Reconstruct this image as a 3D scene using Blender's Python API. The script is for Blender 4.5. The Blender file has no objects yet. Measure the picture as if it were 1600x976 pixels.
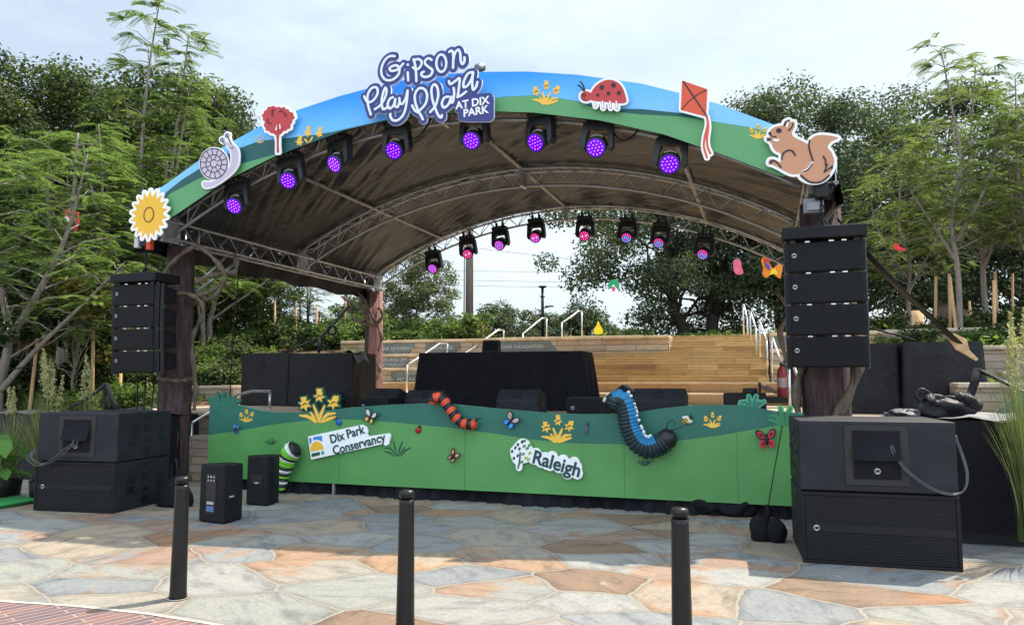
import bpy, math, random
import numpy as np
from mathutils import Vector, Matrix
R = math.radians
SC = bpy.context.scene
COL = SC.collection
rnd = random.Random(7)

# ------------------------------------------------------------------ camera
F, YH, H, TH = 1180.0, 595.0, 1.6, R(18.6)
PIT = math.atan((YH - 488) / F)
cd = bpy.data.cameras.new('camera'); cam = bpy.data.objects.new('camera', cd); COL.objects.link(cam)
cam.location = (0, 0, H); cam.rotation_euler = (R(90) + PIT, 0, TH)
cd.sensor_fit = 'HORIZONTAL'; cd.sensor_width = 36.0; cd.lens = 36.0 * F / 1600
cd.clip_end = 2000; cd.clip_start = .05
SC.camera = cam
# ------------------------------------------------------------------ world, sun, exposure
SUN = Vector((.36, .52, 1.0)).normalized()
ELEV = math.asin(SUN.z); AZ = math.atan2(SUN.x, SUN.y)
w = bpy.data.worlds.new('World'); SC.world = w; w.use_nodes = True
nt = w.node_tree; nt.nodes.clear()
out = nt.nodes.new('ShaderNodeOutputWorld'); bg = nt.nodes.new('ShaderNodeBackground')
sky = nt.nodes.new('ShaderNodeTexSky'); sky.sky_type = 'NISHITA'; sky.sun_disc = False
sky.sun_elevation = ELEV; sky.sun_rotation = AZ; sky.air_density = 1.0; sky.dust_density = 2.5; sky.ozone_density = 1.5
bg.inputs['Strength'].default_value = .10
tc = nt.nodes.new('ShaderNodeTexCoord'); mp = nt.nodes.new('ShaderNodeMapping'); mp.inputs['Scale'].default_value = (1, 1, 2.6)
ns = nt.nodes.new('ShaderNodeTexNoise'); ns.inputs['Scale'].default_value = 2.1; ns.inputs['Detail'].default_value = 9; ns.inputs['Roughness'].default_value = .58
cr = nt.nodes.new('ShaderNodeValToRGB'); cr.color_ramp.elements[0].position = .40; cr.color_ramp.elements[1].position = .62
mx = nt.nodes.new('ShaderNodeMix'); mx.data_type = 'RGBA'
CLOUD = mx.inputs[7]; CLOUD.default_value = (5.9, 6.75, 7.3, 1)
fm = nt.nodes.new('ShaderNodeMapRange'); fm.inputs['To Min'].default_value = .48; fm.inputs['To Max'].default_value = .95
L = nt.links.new
L(tc.outputs['Generated'], mp.inputs['Vector']); L(mp.outputs['Vector'], ns.inputs['Vector']); L(ns.outputs['Fac'], cr.inputs['Fac'])
L(cr.outputs['Color'], fm.inputs['Value']); L(fm.outputs['Result'], mx.inputs[0]); L(sky.outputs['Color'], mx.inputs[6]); 
# sky brightened behind and above the camera, added as unseen fill for front faces
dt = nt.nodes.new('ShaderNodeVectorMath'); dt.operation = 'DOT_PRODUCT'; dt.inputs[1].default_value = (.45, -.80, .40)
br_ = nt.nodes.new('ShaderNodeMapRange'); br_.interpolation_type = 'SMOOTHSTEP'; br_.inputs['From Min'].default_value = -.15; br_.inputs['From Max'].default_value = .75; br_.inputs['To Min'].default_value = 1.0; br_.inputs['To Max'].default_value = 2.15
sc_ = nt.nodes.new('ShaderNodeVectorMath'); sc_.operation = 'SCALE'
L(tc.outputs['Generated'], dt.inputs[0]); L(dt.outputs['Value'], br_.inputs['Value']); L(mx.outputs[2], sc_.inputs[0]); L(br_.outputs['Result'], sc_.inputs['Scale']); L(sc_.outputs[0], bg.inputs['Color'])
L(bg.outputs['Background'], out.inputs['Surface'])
sl = bpy.data.lights.new('sun', 'SUN'); sun = bpy.data.objects.new('sun', sl); COL.objects.link(sun)
sl.energy = 4.8; sl.angle = R(.6); sl.color = (1, .90, .76)
sun.rotation_euler = SUN.to_track_quat('Z', 'Y').to_euler(); sun.location = (5, 10, 30)
SC.view_settings.view_transform = 'Standard'; SC.view_settings.look = 'None'; SC.view_settings.gamma = 1
SC.view_settings.use_curve_mapping = False
SC.view_settings.exposure = .75
SC.render.engine = 'CYCLES'
SC.cycles.max_bounces = 8; SC.cycles.transparent_max_bounces = 8

# ------------------------------------------------------------------ picture -> place helpers (photo pixels, 1600 wide)
def ray(px, py):
    x = (px - 800) / F; y = -(py - 488) / F
    c, s = math.cos(PIT), math.sin(PIT)
    fw = c - s * y; up = s + c * y
    return Vector((x * math.cos(TH) - fw * math.sin(TH), x * math.sin(TH) + fw * math.cos(TH), up))
CAM = Vector((0, 0, H))
def PV(px, py, v): d = ray(px, py); return CAM + d * (v / d.y)
def PU(px, py, u): d = ray(px, py); return CAM + d * (u / d.x)
def PZ(px, py, z=0.): d = ray(px, py); return CAM + d * ((z - H) / d.z)
def PD(px, py, D):
    d = ray(px, py); fw = -d.x * math.sin(TH) + d.y * math.cos(TH)
    return CAM + d * (D / fw)

# ------------------------------------------------------------------ scene bookkeeping
def thing(name, label, cat, loc=(0, 0, 0), rz=0., group=None):
    o = bpy.data.objects.new(name, None); COL.objects.link(o); o.empty_display_size = .2
    o.location = loc; o.rotation_euler = (0, 0, rz); o['label'] = label; o['category'] = cat
    if group: o['group'] = group
    return o
def tag(o, label, cat, group=None):
    o['label'] = label; o['category'] = cat
    if group: o['group'] = group
    return o
def copy_tree(o, loc=None, rz=None, label=None, scale=None, parent=None):
    c = o.copy(); COL.objects.link(c); c.parent = parent
    if loc is not None: c.location = loc
    if rz is not None: c.rotation_euler = (0, 0, rz)
    if scale is not None: c.scale = scale
    if label: c['label'] = label
    for ch in list(o.children): copy_tree(ch, parent=c)
    return c

# ------------------------------------------------------------------ materials
def rgb(*c): return (c[0], c[1], c[2], 1)
def srgb(r, g, b):
    f = lambda x: ((x / 255 + .055) / 1.055) ** 2.4 if x > 10 else x / 255 / 12.92
    return (f(r), f(g), f(b))
class NT:
    def __init__(s, m): s.t = m.node_tree; s.b = s.t.nodes.get('Principled BSDF')
    def n(s, kind, **kw):
        x = s.t.nodes.new('ShaderNode' + kind)
        for k, v in kw.items():
            if k in x.inputs: x.inputs[k].default_value = v
            else: setattr(x, k, v)
        return x
    def l(s, a, b): s.t.links.new(a, b)
    def ramp(s, fac, stops, interp='LINEAR'):
        r = s.n('ValToRGB'); e = r.color_ramp.elements; r.color_ramp.interpolation = interp
        while len(e) < len(stops): e.new(.5)
        for i, (p, c) in enumerate(stops): e[i].position = p; e[i].color = rgb(*c)
        s.l(fac, r.inputs['Fac']); return r.outputs['Color']
    def mix(s, fac, a, b, blend='MIX'):
        x = s.n('Mix', data_type='RGBA', blend_type=blend)
        for sock, val in ((x.inputs[0], fac), (x.inputs[6], a), (x.inputs[7], b)):
            if hasattr(val, 'is_linked'): s.l(val, sock)
            elif isinstance(val, tuple): sock.default_value = rgb(*val)
            else: sock.default_value = val
        return x.outputs[2]
    def bump(s, h, strength=.3, dist=.02):
        b = s.n('Bump', Strength=strength, Distance=dist); s.l(h, b.inputs['Height']); s.l(b.outputs['Normal'], s.b.inputs['Normal']); return b
MATS = {}
def newmat(name):
    m = bpy.data.materials.new(name); m.use_nodes = True; MATS[name] = m; return m, NT(m)
def M(name, col, rough=.6, metal=0., var=.12, scale=6., bump=0., bscale=30., spec=.4, emit=0., ecol=None):
    if name in MATS: return MATS[name]
    m, t = newmat(name); b = t.b
    c = t.n('TexCoord'); n = t.n('TexNoise', Scale=scale, Detail=5.); t.l(c.outputs['Object'], n.inputs['Vector'])
    lo = tuple(x * (1 - var) for x in col); hi = tuple(min(1, x * (1 + var)) for x in col)
    t.l(t.ramp(n.outputs['Fac'], [(.3, lo), (.7, hi)]), b.inputs['Base Color'])
    b.inputs['Roughness'].default_value = rough; b.inputs['Metallic'].default_value = metal; b.inputs['Specular IOR Level'].default_value = spec
    if bump:
        n2 = t.n('TexNoise', Scale=bscale, Detail=4.); t.l(c.outputs['Object'], n2.inputs['Vector']); t.bump(n2.outputs['Fac'], bump, .01)
    if emit:
        b.inputs['Emission Color'].default_value = rgb(*(ecol or col)); b.inputs['Emission Strength'].default_value = emit
    return m

# ------------------------------------------------------------------ mesh builder
class MB:
    def __init__(s): s.v = []; s.f = []; s.mi = []; s.sm = []
    def add(s, vs, fs, m=0, smooth=False):
        o = len(s.v); s.v += [tuple(p) for p in vs]
        for k, f in enumerate(fs):
            s.f.append([i + o for i in f]); s.mi.append(m[k] if isinstance(m, list) else m); s.sm.append(smooth)
        return s
    def box(s, c, d, rz=0., m=0, mat=None):
        x, y, z = d[0] / 2, d[1] / 2, d[2] / 2
        vs = [Vector(p) for p in ((-x, -y, -z), (x, -y, -z), (x, y, -z), (-x, y, -z), (-x, -y, z), (x, -y, z), (x, y, z), (-x, y, z))]
        T = Matrix.Translation(c) @ (mat if mat is not None else Matrix.Rotation(rz, 4, 'Z'))
        return s.add([T @ p for p in vs], [(0, 3, 2, 1), (4, 5, 6, 7), (0, 1, 5, 4), (1, 2, 6, 5), (2, 3, 7, 6), (3, 0, 4, 7)], m)
    def bb(s, x0, x1, y0, y1, z0, z1, m=0): return s.box(((x0 + x1) / 2, (y0 + y1) / 2, (z0 + z1) / 2), (x1 - x0, y1 - y0, z1 - z0), 0, m)
    def tube(s, pts, r, n=8, m=0, cap=True, flat=1.):
        pts = [Vector(p) for p in pts]; k = len(pts)
        rs = list(r) if hasattr(r, '__len__') else [r] * k
        t0 = (pts[1] - pts[0]).normalized()
        a = t0.orthogonal().normalized() if abs(t0.z) > .9 else t0.cross(Vector((0, 0, 1))).normalized()
        vs = []
        for i, p in enumerate(pts):
            t = (pts[min(i + 1, k - 1)] - pts[max(i - 1, 0)]).normalized()
            a = (a - t * a.dot(t)).normalized(); b = t.cross(a)
            for j in range(n):
                q = 2 * math.pi * j / n; vs.append(p + (a * math.cos(q) + b * math.sin(q) * flat) * rs[i])
        fs = []; ms = []
        for i in range(k - 1):
            for j in range(n):
                fs.append((i * n + j, i * n + (j + 1) % n, (i + 1) * n + (j + 1) % n, (i + 1) * n + j)); ms.append(m[i] if isinstance(m, list) else m)
        s.add(vs, fs, ms, True)
        if cap:
            o = len(s.v) - len(vs)
            s.f.append([o + j for j in range(n)][::-1]); s.mi.append(ms[0]); s.sm.append(False)
            s.f.append([o + (k - 1) * n + j for j in range(n)]); s.mi.append(ms[-1]); s.sm.append(False)
        return s
    def lathe(s, prof, c=(0, 0, 0), n=24, m=0, mat=None):
        T = Matrix.Translation(c) @ (mat if mat is not None else Matrix.Identity(4)); vs = []
        for (r, z) in prof:
            for j in range(n):
                q = 2 * math.pi * j / n; vs.append(T @ Vector((r * math.cos(q), r * math.sin(q), z)))
        fs = []
        for i in range(len(prof) - 1):
            for j in range(n): fs.append((i * n + j, i * n + (j + 1) % n, (i + 1) * n + (j + 1) % n, (i + 1) * n + j))
        s.add(vs, fs, m, True)
        o = len(s.v) - len(vs)
        if prof[0][0] > 1e-4: s.f.append([o + j for j in range(n)][::-1]); s.mi.append(m); s.sm.append(False)
        if prof[-1][0] > 1e-4: s.f.append([o + (len(prof) - 1) * n + j for j in range(n)]); s.mi.append(m); s.sm.append(False)
        return s
    def prism(s, pts, y0, y1, m=0, mside=None):           # pts in (x, z), counter-clockwise seen from the front (-Y)
        a = sum(pts[i][0] * pts[(i + 1) % len(pts)][1] - pts[(i + 1) % len(pts)][0] * pts[i][1] for i in range(len(pts)))
        if a < 0: pts = pts[::-1]
        n = len(pts); vs = [(x, y0, z) for x, z in pts] + [(x, y1, z) for x, z in pts]
        fs = [tuple(range(n)), tuple(range(2 * n - 1, n - 1, -1))] + [(i, i + n, (i + 1) % n + n, (i + 1) % n) for i in range(n)]
        return s.add(vs, fs, [m, m] + [m if mside is None else mside] * n)
    def ball(s, c, r, n=14, k=8, m=0, mat=None):
        r = r if hasattr(r, '__len__') else (r, r, r)
        T = Matrix.Translation(c) @ (mat if mat is not None else Matrix.Identity(4)) @ Matrix.Diagonal((*r, 1))
        return s.lathe([(max(1e-5, math.sin(math.pi * i / k)), -math.cos(math.pi * i / k)) for i in range(k + 1)], (0, 0, 0), n, m, T)
    def build(s, name, mats, parent=None, bevel=0., off=None, seg=2, kind=None):
        me = bpy.data.meshes.new(name)
        vs = s.v
        if off is not None: vs = [(p[0] - off[0], p[1] - off[1], p[2] - off[2]) for p in vs]
        me.from_pydata(vs, [], s.f)
        for mm in (mats if isinstance(mats, (list, tuple)) else [mats]): me.materials.append(mm)
        me.polygons.foreach_set('material_index', s.mi); me.polygons.foreach_set('use_smooth', s.sm); me.update()
        o = bpy.data.objects.new(name, me); COL.objects.link(o)
        if parent is not None: o.parent = parent
        if kind: o['kind'] = kind
        if bevel:
            b = o.modifiers.new('bevel', 'BEVEL'); b.width = bevel; b.segments = seg; b.limit_method = 'ANGLE'; b.angle_limit = R(40)
        return o
def np_mesh(name, verts, quads, mats, parent=None, smooth=False):
    me = bpy.data.meshes.new(name); nv, nf = len(verts), len(quads)
    me.vertices.add(nv); me.vertices.foreach_set('co', np.asarray(verts, np.float32).ravel())
    me.loops.add(nf * 4); me.loops.foreach_set('vertex_index', np.asarray(quads, np.int32).ravel())
    me.polygons.add(nf); me.polygons.foreach_set('loop_start', np.arange(0, nf * 4, 4, dtype=np.int32))
    try: me.polygons.foreach_set('loop_total', np.full(nf, 4, np.int32))
    except Exception: pass
    me.polygons.foreach_set('use_smooth', np.full(nf, smooth, bool))
    me.update(calc_edges=True); me.validate()
    for mm in (mats if isinstance(mats, (list, tuple)) else [mats]): me.materials.append(mm)
    o = bpy.data.objects.new(name, me); COL.objects.link(o)
    if parent is not None: o.parent = parent
    return o
def cr_spline(P, n=6, closed=False):
    P = [tuple(map(float, p)) for p in P]; k = len(P); res = []
    rng = range(k) if closed else range(k - 1)
    for i in rng:
        g = (lambda j: P[j % k]) if closed else (lambda j: P[min(max(j, 0), k - 1)])
        p0, p1, p2, p3 = g(i - 1), g(i), g(i + 1), g(i + 2)
        for q in range(n):
            t = q / n
            res.append(tuple(.5 * (2 * b + (c - a) * t + (2 * a - 5 * b + 4 * c - d) * t * t + (-a + 3 * b - 3 * c + d) * t ** 3) for a, b, c, d in zip(p0, p1, p2, p3)))
    if not closed: res.append(P[-1])
    return res
# --- flat cut-outs: signed distance of polygons / strokes on a grid, contoured and extruded
def sd_poly(X, Z, P):
    P = np.array(P, float); d = np.full(X.shape, 1e9); ins = np.zeros(X.shape, bool)
    for i in range(len(P)):
        a, b = P[i], P[(i + 1) % len(P)]; e = b - a
        wx, wz = X - a[0], Z - a[1]; t = np.clip((wx * e[0] + wz * e[1]) / max(1e-12, e @ e), 0, 1)
        d = np.minimum(d, (wx - e[0] * t) ** 2 + (wz - e[1] * t) ** 2)
        if a[1] != b[1]: ins ^= ((a[1] > Z) != (b[1] > Z)) & (X < (b[0] - a[0]) * (Z - a[1]) / (b[1] - a[1]) + a[0])
    d = np.sqrt(d); return np.where(ins, -d, d)
def sd_line(X, Z, P, r):
    P = np.array(P, float); d = np.full(X.shape, 1e9)
    rs = r if hasattr(r, '__len__') else [r] * len(P)
    for i in range(len(P) - 1):
        a, b = P[i], P[i + 1]; e = b - a; wx, wz = X - a[0], Z - a[1]; t = np.clip((wx * e[0] + wz * e[1]) / max(1e-12, e @ e), 0, 1)
        d = np.minimum(d, np.hypot(wx - e[0] * t, wz - e[1] * t) - (rs[i] + (rs[i + 1] - rs[i]) * t))
    return d
CASES = {1: [[0, 4, 7]], 2: [[4, 1, 5]], 3: [[0, 1, 5, 7]], 4: [[5, 2, 6]], 5: [[0, 4, 7], [5, 2, 6]], 6: [[4, 1, 2, 6]], 7: [[0, 1, 2, 6, 7]], 8: [[7, 6, 3]], 9: [[0, 4, 6, 3]],
         10: [[4, 1, 5], [7, 6, 3]], 11: [[0, 1, 5, 6, 3]], 12: [[7, 5, 2, 3]], 13: [[0, 4, 5, 2, 3]], 14: [[4, 1, 2, 3, 7]]}
EDGE = {4: (0, 1), 5: (1, 2), 6: (2, 3), 7: (3, 0)}
def plate(mb, shapes, grow, y0, thick, m=0, res=.01, lines=None):
    """shapes: list of ('p', pts) or ('l', pts, r); outline grown by `grow`; front face at y0 (towards -Y), body behind it."""
    allp = np.array([p for s in shapes for p in s[1]], float); mr = max([np.max(s[2]) for s in shapes if s[0] == 'l'] + [0]) + max(grow, 0) + 2 * res
    x0, z0 = allp.min(0) - mr; x1, z1 = allp.max(0) + mr
    nx, nz = max(3, int((x1 - x0) / res) + 2), max(3, int((z1 - z0) / res) + 2)
    xs, zs = x0 + np.arange(nx) * res, z0 + np.arange(nz) * res; X, Z = np.meshgrid(xs, zs); f = np.full(X.shape, 1e9)
    for s in shapes: f = np.minimum(f, sd_poly(X, Z, s[1]) if s[0] == 'p' else sd_line(X, Z, s[1], s[2]))
    f = f - grow; f[f == 0] = 1e-9; ins = f < 0
    vs, vid, fs, seg = [], {}, [], []
    def vert(key, x, z):
        if key not in vid: vid[key] = len(vs); vs.append((x, z))
        return vid[key]
    def corner(i, j): return vert((i, j), xs[i], zs[j])
    def edge(i, j, i2, j2):
        k = (min((i, j), (i2, j2)), max((i, j), (i2, j2)))
        if k in vid: return vid[k]
        a, b = f[j, i], f[j2, i2]; t = a / (a - b); return vert(k, xs[i] + (xs[i2] - xs[i]) * t, zs[j] + (zs[j2] - zs[j]) * t)
    for j in range(nz - 1):
        i = 0
        while i < nx - 1:
            c = int(ins[j, i]) | int(ins[j, i + 1]) << 1 | int(ins[j + 1, i + 1]) << 2 | int(ins[j + 1, i]) << 3
            if c == 15:
                i2 = i
                while i2 < nx - 1 and ins[j, i2 + 1] and ins[j + 1, i2 + 1]: i2 += 1
                fs.append([corner(q, j) for q in range(i, i2 + 1)] + [corner(q, j + 1) for q in range(i2, i - 1, -1)]); i = i2; continue
            if c:
                cc = [(i, j), (i + 1, j), (i + 1, j + 1), (i, j + 1)]
                for pol in CASES[c]:
                    ids = [corner(*cc[q]) if q < 4 else edge(*cc[EDGE[q][0]], *cc[EDGE[q][1]]) for q in pol]
                    fs.append(ids)
                    for q in range(len(pol)):
                        if pol[q] >= 4 and pol[(q + 1) % len(pol)] >= 4: seg.append((ids[q], ids[(q + 1) % len(pol)]))
            i += 1
    n = len(vs); V = [(x, y0, z) for x, z in vs] + [(x, y0 + thick, z) for x, z in vs]
    mb.add(V, fs + [[q + n for q in g[::-1]] for g in fs] + [(a, a + n, b + n, b) for a, b in seg], m)
    return mb
def on(v, pts): return [(q.x, q.z) for q in (PV(p[0], p[1], v) for p in pts)]       # photo outline -> outline on the upright plane y = v
def text(body, size, loc, mat, parent=None, ang=0., name='lettering', ext=.002, align='CENTER', shear=0., off=0., sx=1.):
    c = bpy.data.curves.new(name, 'FONT'); c.body = body; c.size = size; c.extrude = ext; c.align_x = align; c.align_y = 'CENTER'; c.shear = shear; c.offset = off; c.resolution_u = 3
    tmp = bpy.data.objects.new(name, c); me = bpy.data.meshes.new_from_object(tmp); bpy.data.objects.remove(tmp); me.materials.clear(); me.materials.append(mat)
    o = bpy.data.objects.new(name, me); COL.objects.link(o)
    o.matrix_basis = Matrix.Translation(loc) @ Matrix.Rotation(-ang, 4, 'Y') @ Matrix.Rotation(R(90), 4, 'X') @ Matrix.Diagonal((sx, 1, 1, 1))
    if parent is not None: o.parent = parent
    return o

# ================================================================== MATERIALS
def flagstone():
    m, t = newmat('flagstone'); b = t.b
    c = t.n('TexCoord'); mp = t.n('Mapping'); mp.inputs['Rotation'].default_value = (0, 0, R(24)); mp.inputs['Scale'].default_value = (.80, 1.06, 1)
    t.l(c.outputs['Object'], mp.inputs['Vector'])
    dn = t.n('TexNoise', Scale=1.1, Detail=3.); t.l(mp.outputs['Vector'], dn.inputs['Vector'])
    ad = t.n('VectorMath', operation='MULTIPLY_ADD'); t.l(dn.outputs['Color'], ad.inputs[0]); ad.inputs[1].default_value = (.3, .3, 0); t.l(mp.outputs['Vector'], ad.inputs[2])
    vo = t.n('TexVoronoi', Scale=1.48, Randomness=1.0); vo.voronoi_dimensions = '2D'; t.l(ad.outputs[0], vo.inputs['Vector'])
    ve = t.n('TexVoronoi', Scale=1.48, Randomness=1.0); ve.voronoi_dimensions = '2D'; ve.feature = 'DISTANCE_TO_EDGE'; t.l(ad.outputs[0], ve.inputs['Vector'])
    sep = t.n('SeparateColor'); t.l(vo.outputs['Color'], sep.inputs['Color'])
    base = t.ramp(sep.outputs['Red'], [(0, (.225, .245, .26)), (.2, (.28, .29, .285)), (.36, (.25, .265, .25)), (.46, (.285, .27, .235)), (.58, (.30, .26, .21)), (.68, (.20, .22, .235)), (.82, (.27, .275, .265)), (.90, (.21, .15, .11)), (.96, (.33, .28, .215))], 'CONSTANT')
    # cleft grain: stretched noise, turned a different way in each stone
    ang = t.n('Math', operation='MULTIPLY'); t.l(sep.outputs['Green'], ang.inputs[0]); ang.inputs[1].default_value = 6.28
    vr = t.n('VectorRotate'); vr.rotation_type = 'Z_AXIS'; t.l(c.outputs['Object'], vr.inputs['Vector']); t.l(ang.outputs[0], vr.inputs['Angle'])
    m2 = t.n('Mapping'); m2.inputs['Scale'].default_value = (1.5, 3.4, 1); t.l(vr.outputs[0], m2.inputs['Vector'])
    g = t.n('TexNoise', Scale=1.6, Detail=8., Roughness=.65); t.l(m2.outputs['Vector'], g.inputs['Vector'])
    g2 = t.n('TexNoise', Scale=.9, Detail=6., Roughness=.6); t.l(vr.outputs[0], g2.inputs['Vector'])
    rust = t.ramp(g2.outputs['Fac'], [(.48, (0, 0, 0)), (.54, (1, 1, 1))])
    rb = t.n('Math', operation='GREATER_THAN'); t.l(sep.outputs['Blue'], rb.inputs[0]); rb.inputs[1].default_value = .54
    rm = t.n('Math', operation='MULTIPLY'); t.l(rust, rm.inputs[0]); t.l(rb.outputs[0], rm.inputs[1])
    rm2 = t.n('Math', operation='MULTIPLY'); t.l(rm.outputs[0], rm2.inputs[0]); rm2.inputs[1].default_value = .6
    col = t.mix(rm2.outputs[0], base, (.31, .165, .085))
    col = t.mix(.85, col, t.ramp(g.outputs['Fac'], [(.30, (.42, .42, .45)), (.5, (.95, .95, .95)), (.70, (1.1, 1.05, .97))]), 'MULTIPLY')
    fine = t.n('TexNoise', Scale=28., Detail=6., Roughness=.7); t.l(c.outputs['Object'], fine.inputs['Vector'])
    col = t.mix(.75, col, t.ramp(fine.outputs['Fac'], [(.3, (.6, .6, .6)), (.65, (1, 1, 1))]), 'MULTIPLY')
    sc = t.n('TexNoise', Scale=3.5, Detail=8., Roughness=.75); t.l(vr.outputs[0], sc.inputs['Vector'])
    col = t.mix(t.ramp(sc.outputs['Fac'], [(.60, (0, 0, 0)), (.72, (.45, .45, .45))]), col, (.5, .47, .42))
    col = t.mix(.6, col, t.ramp(ve.outputs['Distance'], [(.02, (.62, .6, .58)), (.10, (1, 1, 1))]), 'MULTIPLY')
    jn = t.n('TexNoise', Scale=7., Detail=4.); t.l(c.outputs['Object'], jn.inputs['Vector'])
    js = t.n('Math', operation='MULTIPLY_ADD'); t.l(jn.outputs['Fac'], js.inputs[0]); js.inputs[1].default_value = -.022; t.l(ve.outputs['Distance'], js.inputs[2])
    joint = t.ramp(js.outputs[0], [(.001, (1, 1, 1)), (.009, (0, 0, 0))])
    jg = t.n('TexNoise', Scale=120., Detail=3.); t.l(c.outputs['Object'], jg.inputs['Vector'])
    col = t.mix(joint, col, t.ramp(jg.outputs['Fac'], [(.35, (.155, .142, .122)), (.65, (.31, .288, .245))]))
    col = t.mix(1., col, (1.04, 1.005, .965), 'MULTIPLY'); t.l(col, b.inputs['Base Color']); b.inputs['Roughness'].default_value = .75; b.inputs['Specular IOR Level'].default_value = .3
    hm = t.mix(joint, g.outputs['Color'], (.25, .25, .25)); t.bump(hm, .7, .025)
    return m
BRK = -68
def brickpave():
    m, t = newmat('brick_paving'); b = t.b
    c = t.n('TexCoord'); mp = t.n('Mapping'); mp.inputs['Rotation'].default_value = (0, 0, R(BRK)); t.l(c.outputs['Object'], mp.inputs['Vector'])
    br = t.n('TexBrick', Scale=1., **{'Mortar Size': .004, 'Brick Width': .6, 'Row Height': .075, 'Bias': 0.}); br.inputs['Color1'].default_value = rgb(.115, .075, .085); br.inputs['Color2'].default_value = rgb(.20, .105, .085); br.inputs['Mortar'].default_value = rgb(.36, .32, .28)
    t.l(mp.outputs['Vector'], br.inputs['Vector']); n = t.n('TexNoise', Scale=60., Detail=5.); t.l(c.outputs['Object'], n.inputs['Vector'])
    t.l(t.mix(.4, br.outputs['Color'], t.ramp(n.outputs['Fac'], [(.3, (.55, .55, .6)), (.7, (1.2, 1.15, 1.15))]), 'MULTIPLY'), b.inputs['Base Color']); b.inputs['Roughness'].default_value = .85
    t.bump(br.outputs['Fac'], .5, -.006); return m
def stoneblock(name, cols, bw, rh, mortar=(.2, .16, .12), off=.5, msize=.006, zoff=0.):
    m, t = newmat(name); b = t.b
    c = t.n('TexCoord'); sx = t.n('SeparateXYZ'); t.l(c.outputs['Object'], sx.inputs[0])
    sm = t.n('Math', operation='ADD'); t.l(sx.outputs['X'], sm.inputs[0]); t.l(sx.outputs['Y'], sm.inputs[1])
    zz = t.n('Math', operation='ADD'); t.l(sx.outputs['Z'], zz.inputs[0]); zz.inputs[1].default_value = zoff
    cb = t.n('CombineXYZ'); t.l(sm.outputs[0], cb.inputs['X']); t.l(zz.outputs[0], cb.inputs['Y'])
    br = t.n('TexBrick', Scale=1., **{'Mortar Size': msize, 'Brick Width': bw, 'Row Height': rh, 'Mortar Smooth': .3}); br.offset = off; br.squash = 1.35; br.squash_frequency = 3
    br.inputs['Color1'].default_value = rgb(0, 0, 0); br.inputs['Color2'].default_value = rgb(1, 1, 1); br.inputs['Mortar'].default_value = rgb(.5, .5, .5); t.l(cb.outputs[0], br.inputs['Vector'])
    k = len(cols) - 1; base = t.ramp(br.outputs['Color'], [(i / k, q) for i, q in enumerate(cols)])
    n = t.n('TexNoise', Scale=5., Detail=8., Roughness=.68); mp = t.n('Mapping'); mp.inputs['Scale'].default_value = (1, 1, 2.5); t.l(c.outputs['Object'], mp.inputs['Vector']); t.l(mp.outputs['Vector'], n.inputs['Vector'])
    col = t.mix(.6, base, t.ramp(n.outputs['Fac'], [(.3, (.6, .56, .5)), (.52, (1, 1, 1)), (.75, (1.15, 1.0, .85))]), 'MULTIPLY')
    col = t.mix(br.outputs['Fac'], col, mortar)
    t.l(col, b.inputs['Base Color']); b.inputs['Roughness'].default_value = .85; b.inputs['Specular IOR Level'].default_value = .25
    h = t.mix(br.outputs['Fac'], n.outputs['Color'], (0, 0, 0)); t.bump(h, .7, .03); return m
def leafmat(name, stops, trans=.35, rough=.62, tcol=None):
    m, t = newmat(name); b = t.b; g = t.n('NewGeometry')
    col = t.ramp(g.outputs['Random Per Island'], stops); t.l(col, b.inputs['Base Color']); b.inputs['Roughness'].default_value = rough; b.inputs['Specular IOR Level'].default_value = .2
    tr = t.n('BsdfTranslucent'); t.l(t.mix(1., col, (1.15, 1.3, .65), 'MULTIPLY'), tr.inputs['Color'])
    ms = t.n('MixShader'); ms.inputs[0].default_value = trans; t.l(b.outputs[0], ms.inputs[1]); t.l(tr.outputs[0], ms.inputs[2]); t.l(ms.outputs[0], t.t.nodes['Material Output'].inputs['Surface']); return m
def bark(name, c0, c1, sx=1.):
    m, t = newmat(name); c = t.n('TexCoord'); mp = t.n('Mapping'); mp.inputs['Scale'].default_value = (9 * sx, 9 * sx, 1.3 * sx); t.l(c.outputs['Object'], mp.inputs['Vector'])
    n = t.n('TexNoise', Scale=2.2, Detail=8., Roughness=.7); t.l(mp.outputs['Vector'], n.inputs['Vector']); t.l(t.ramp(n.outputs['Fac'], [(.32, c0), (.66, c1)]), t.b.inputs['Base Color'])
    t.b.inputs['Roughness'].default_value = .85; t.b.inputs['Specular IOR Level'].default_value = .25; t.bump(n.outputs['Fac'], .8, .03); return m
def grille(name, scale, c0=(.012, .013, .015), c1=(.05, .053, .06)):
    m, t = newmat(name); c = t.n('TexCoord'); sx = t.n('SeparateXYZ'); t.l(c.outputs['Object'], sx.inputs[0]); cb = t.n('CombineXYZ'); t.l(sx.outputs['X'], cb.inputs['X']); t.l(sx.outputs['Z'], cb.inputs['Y'])
    v = t.n('TexBrick', Scale=scale, **{'Brick Width': 1., 'Row Height': .86, 'Mortar Size': .20, 'Mortar Smooth': .6}); t.l(cb.outputs[0], v.inputs['Vector'])
    t.l(t.ramp(v.outputs['Fac'], [(.2, c0), (.8, c1)]), t.b.inputs['Base Color']); t.b.inputs['Roughness'].default_value = .55; t.b.inputs['Specular IOR Level'].default_value = .2; t.bump(v.outputs['Fac'], .5, .004); return m
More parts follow.
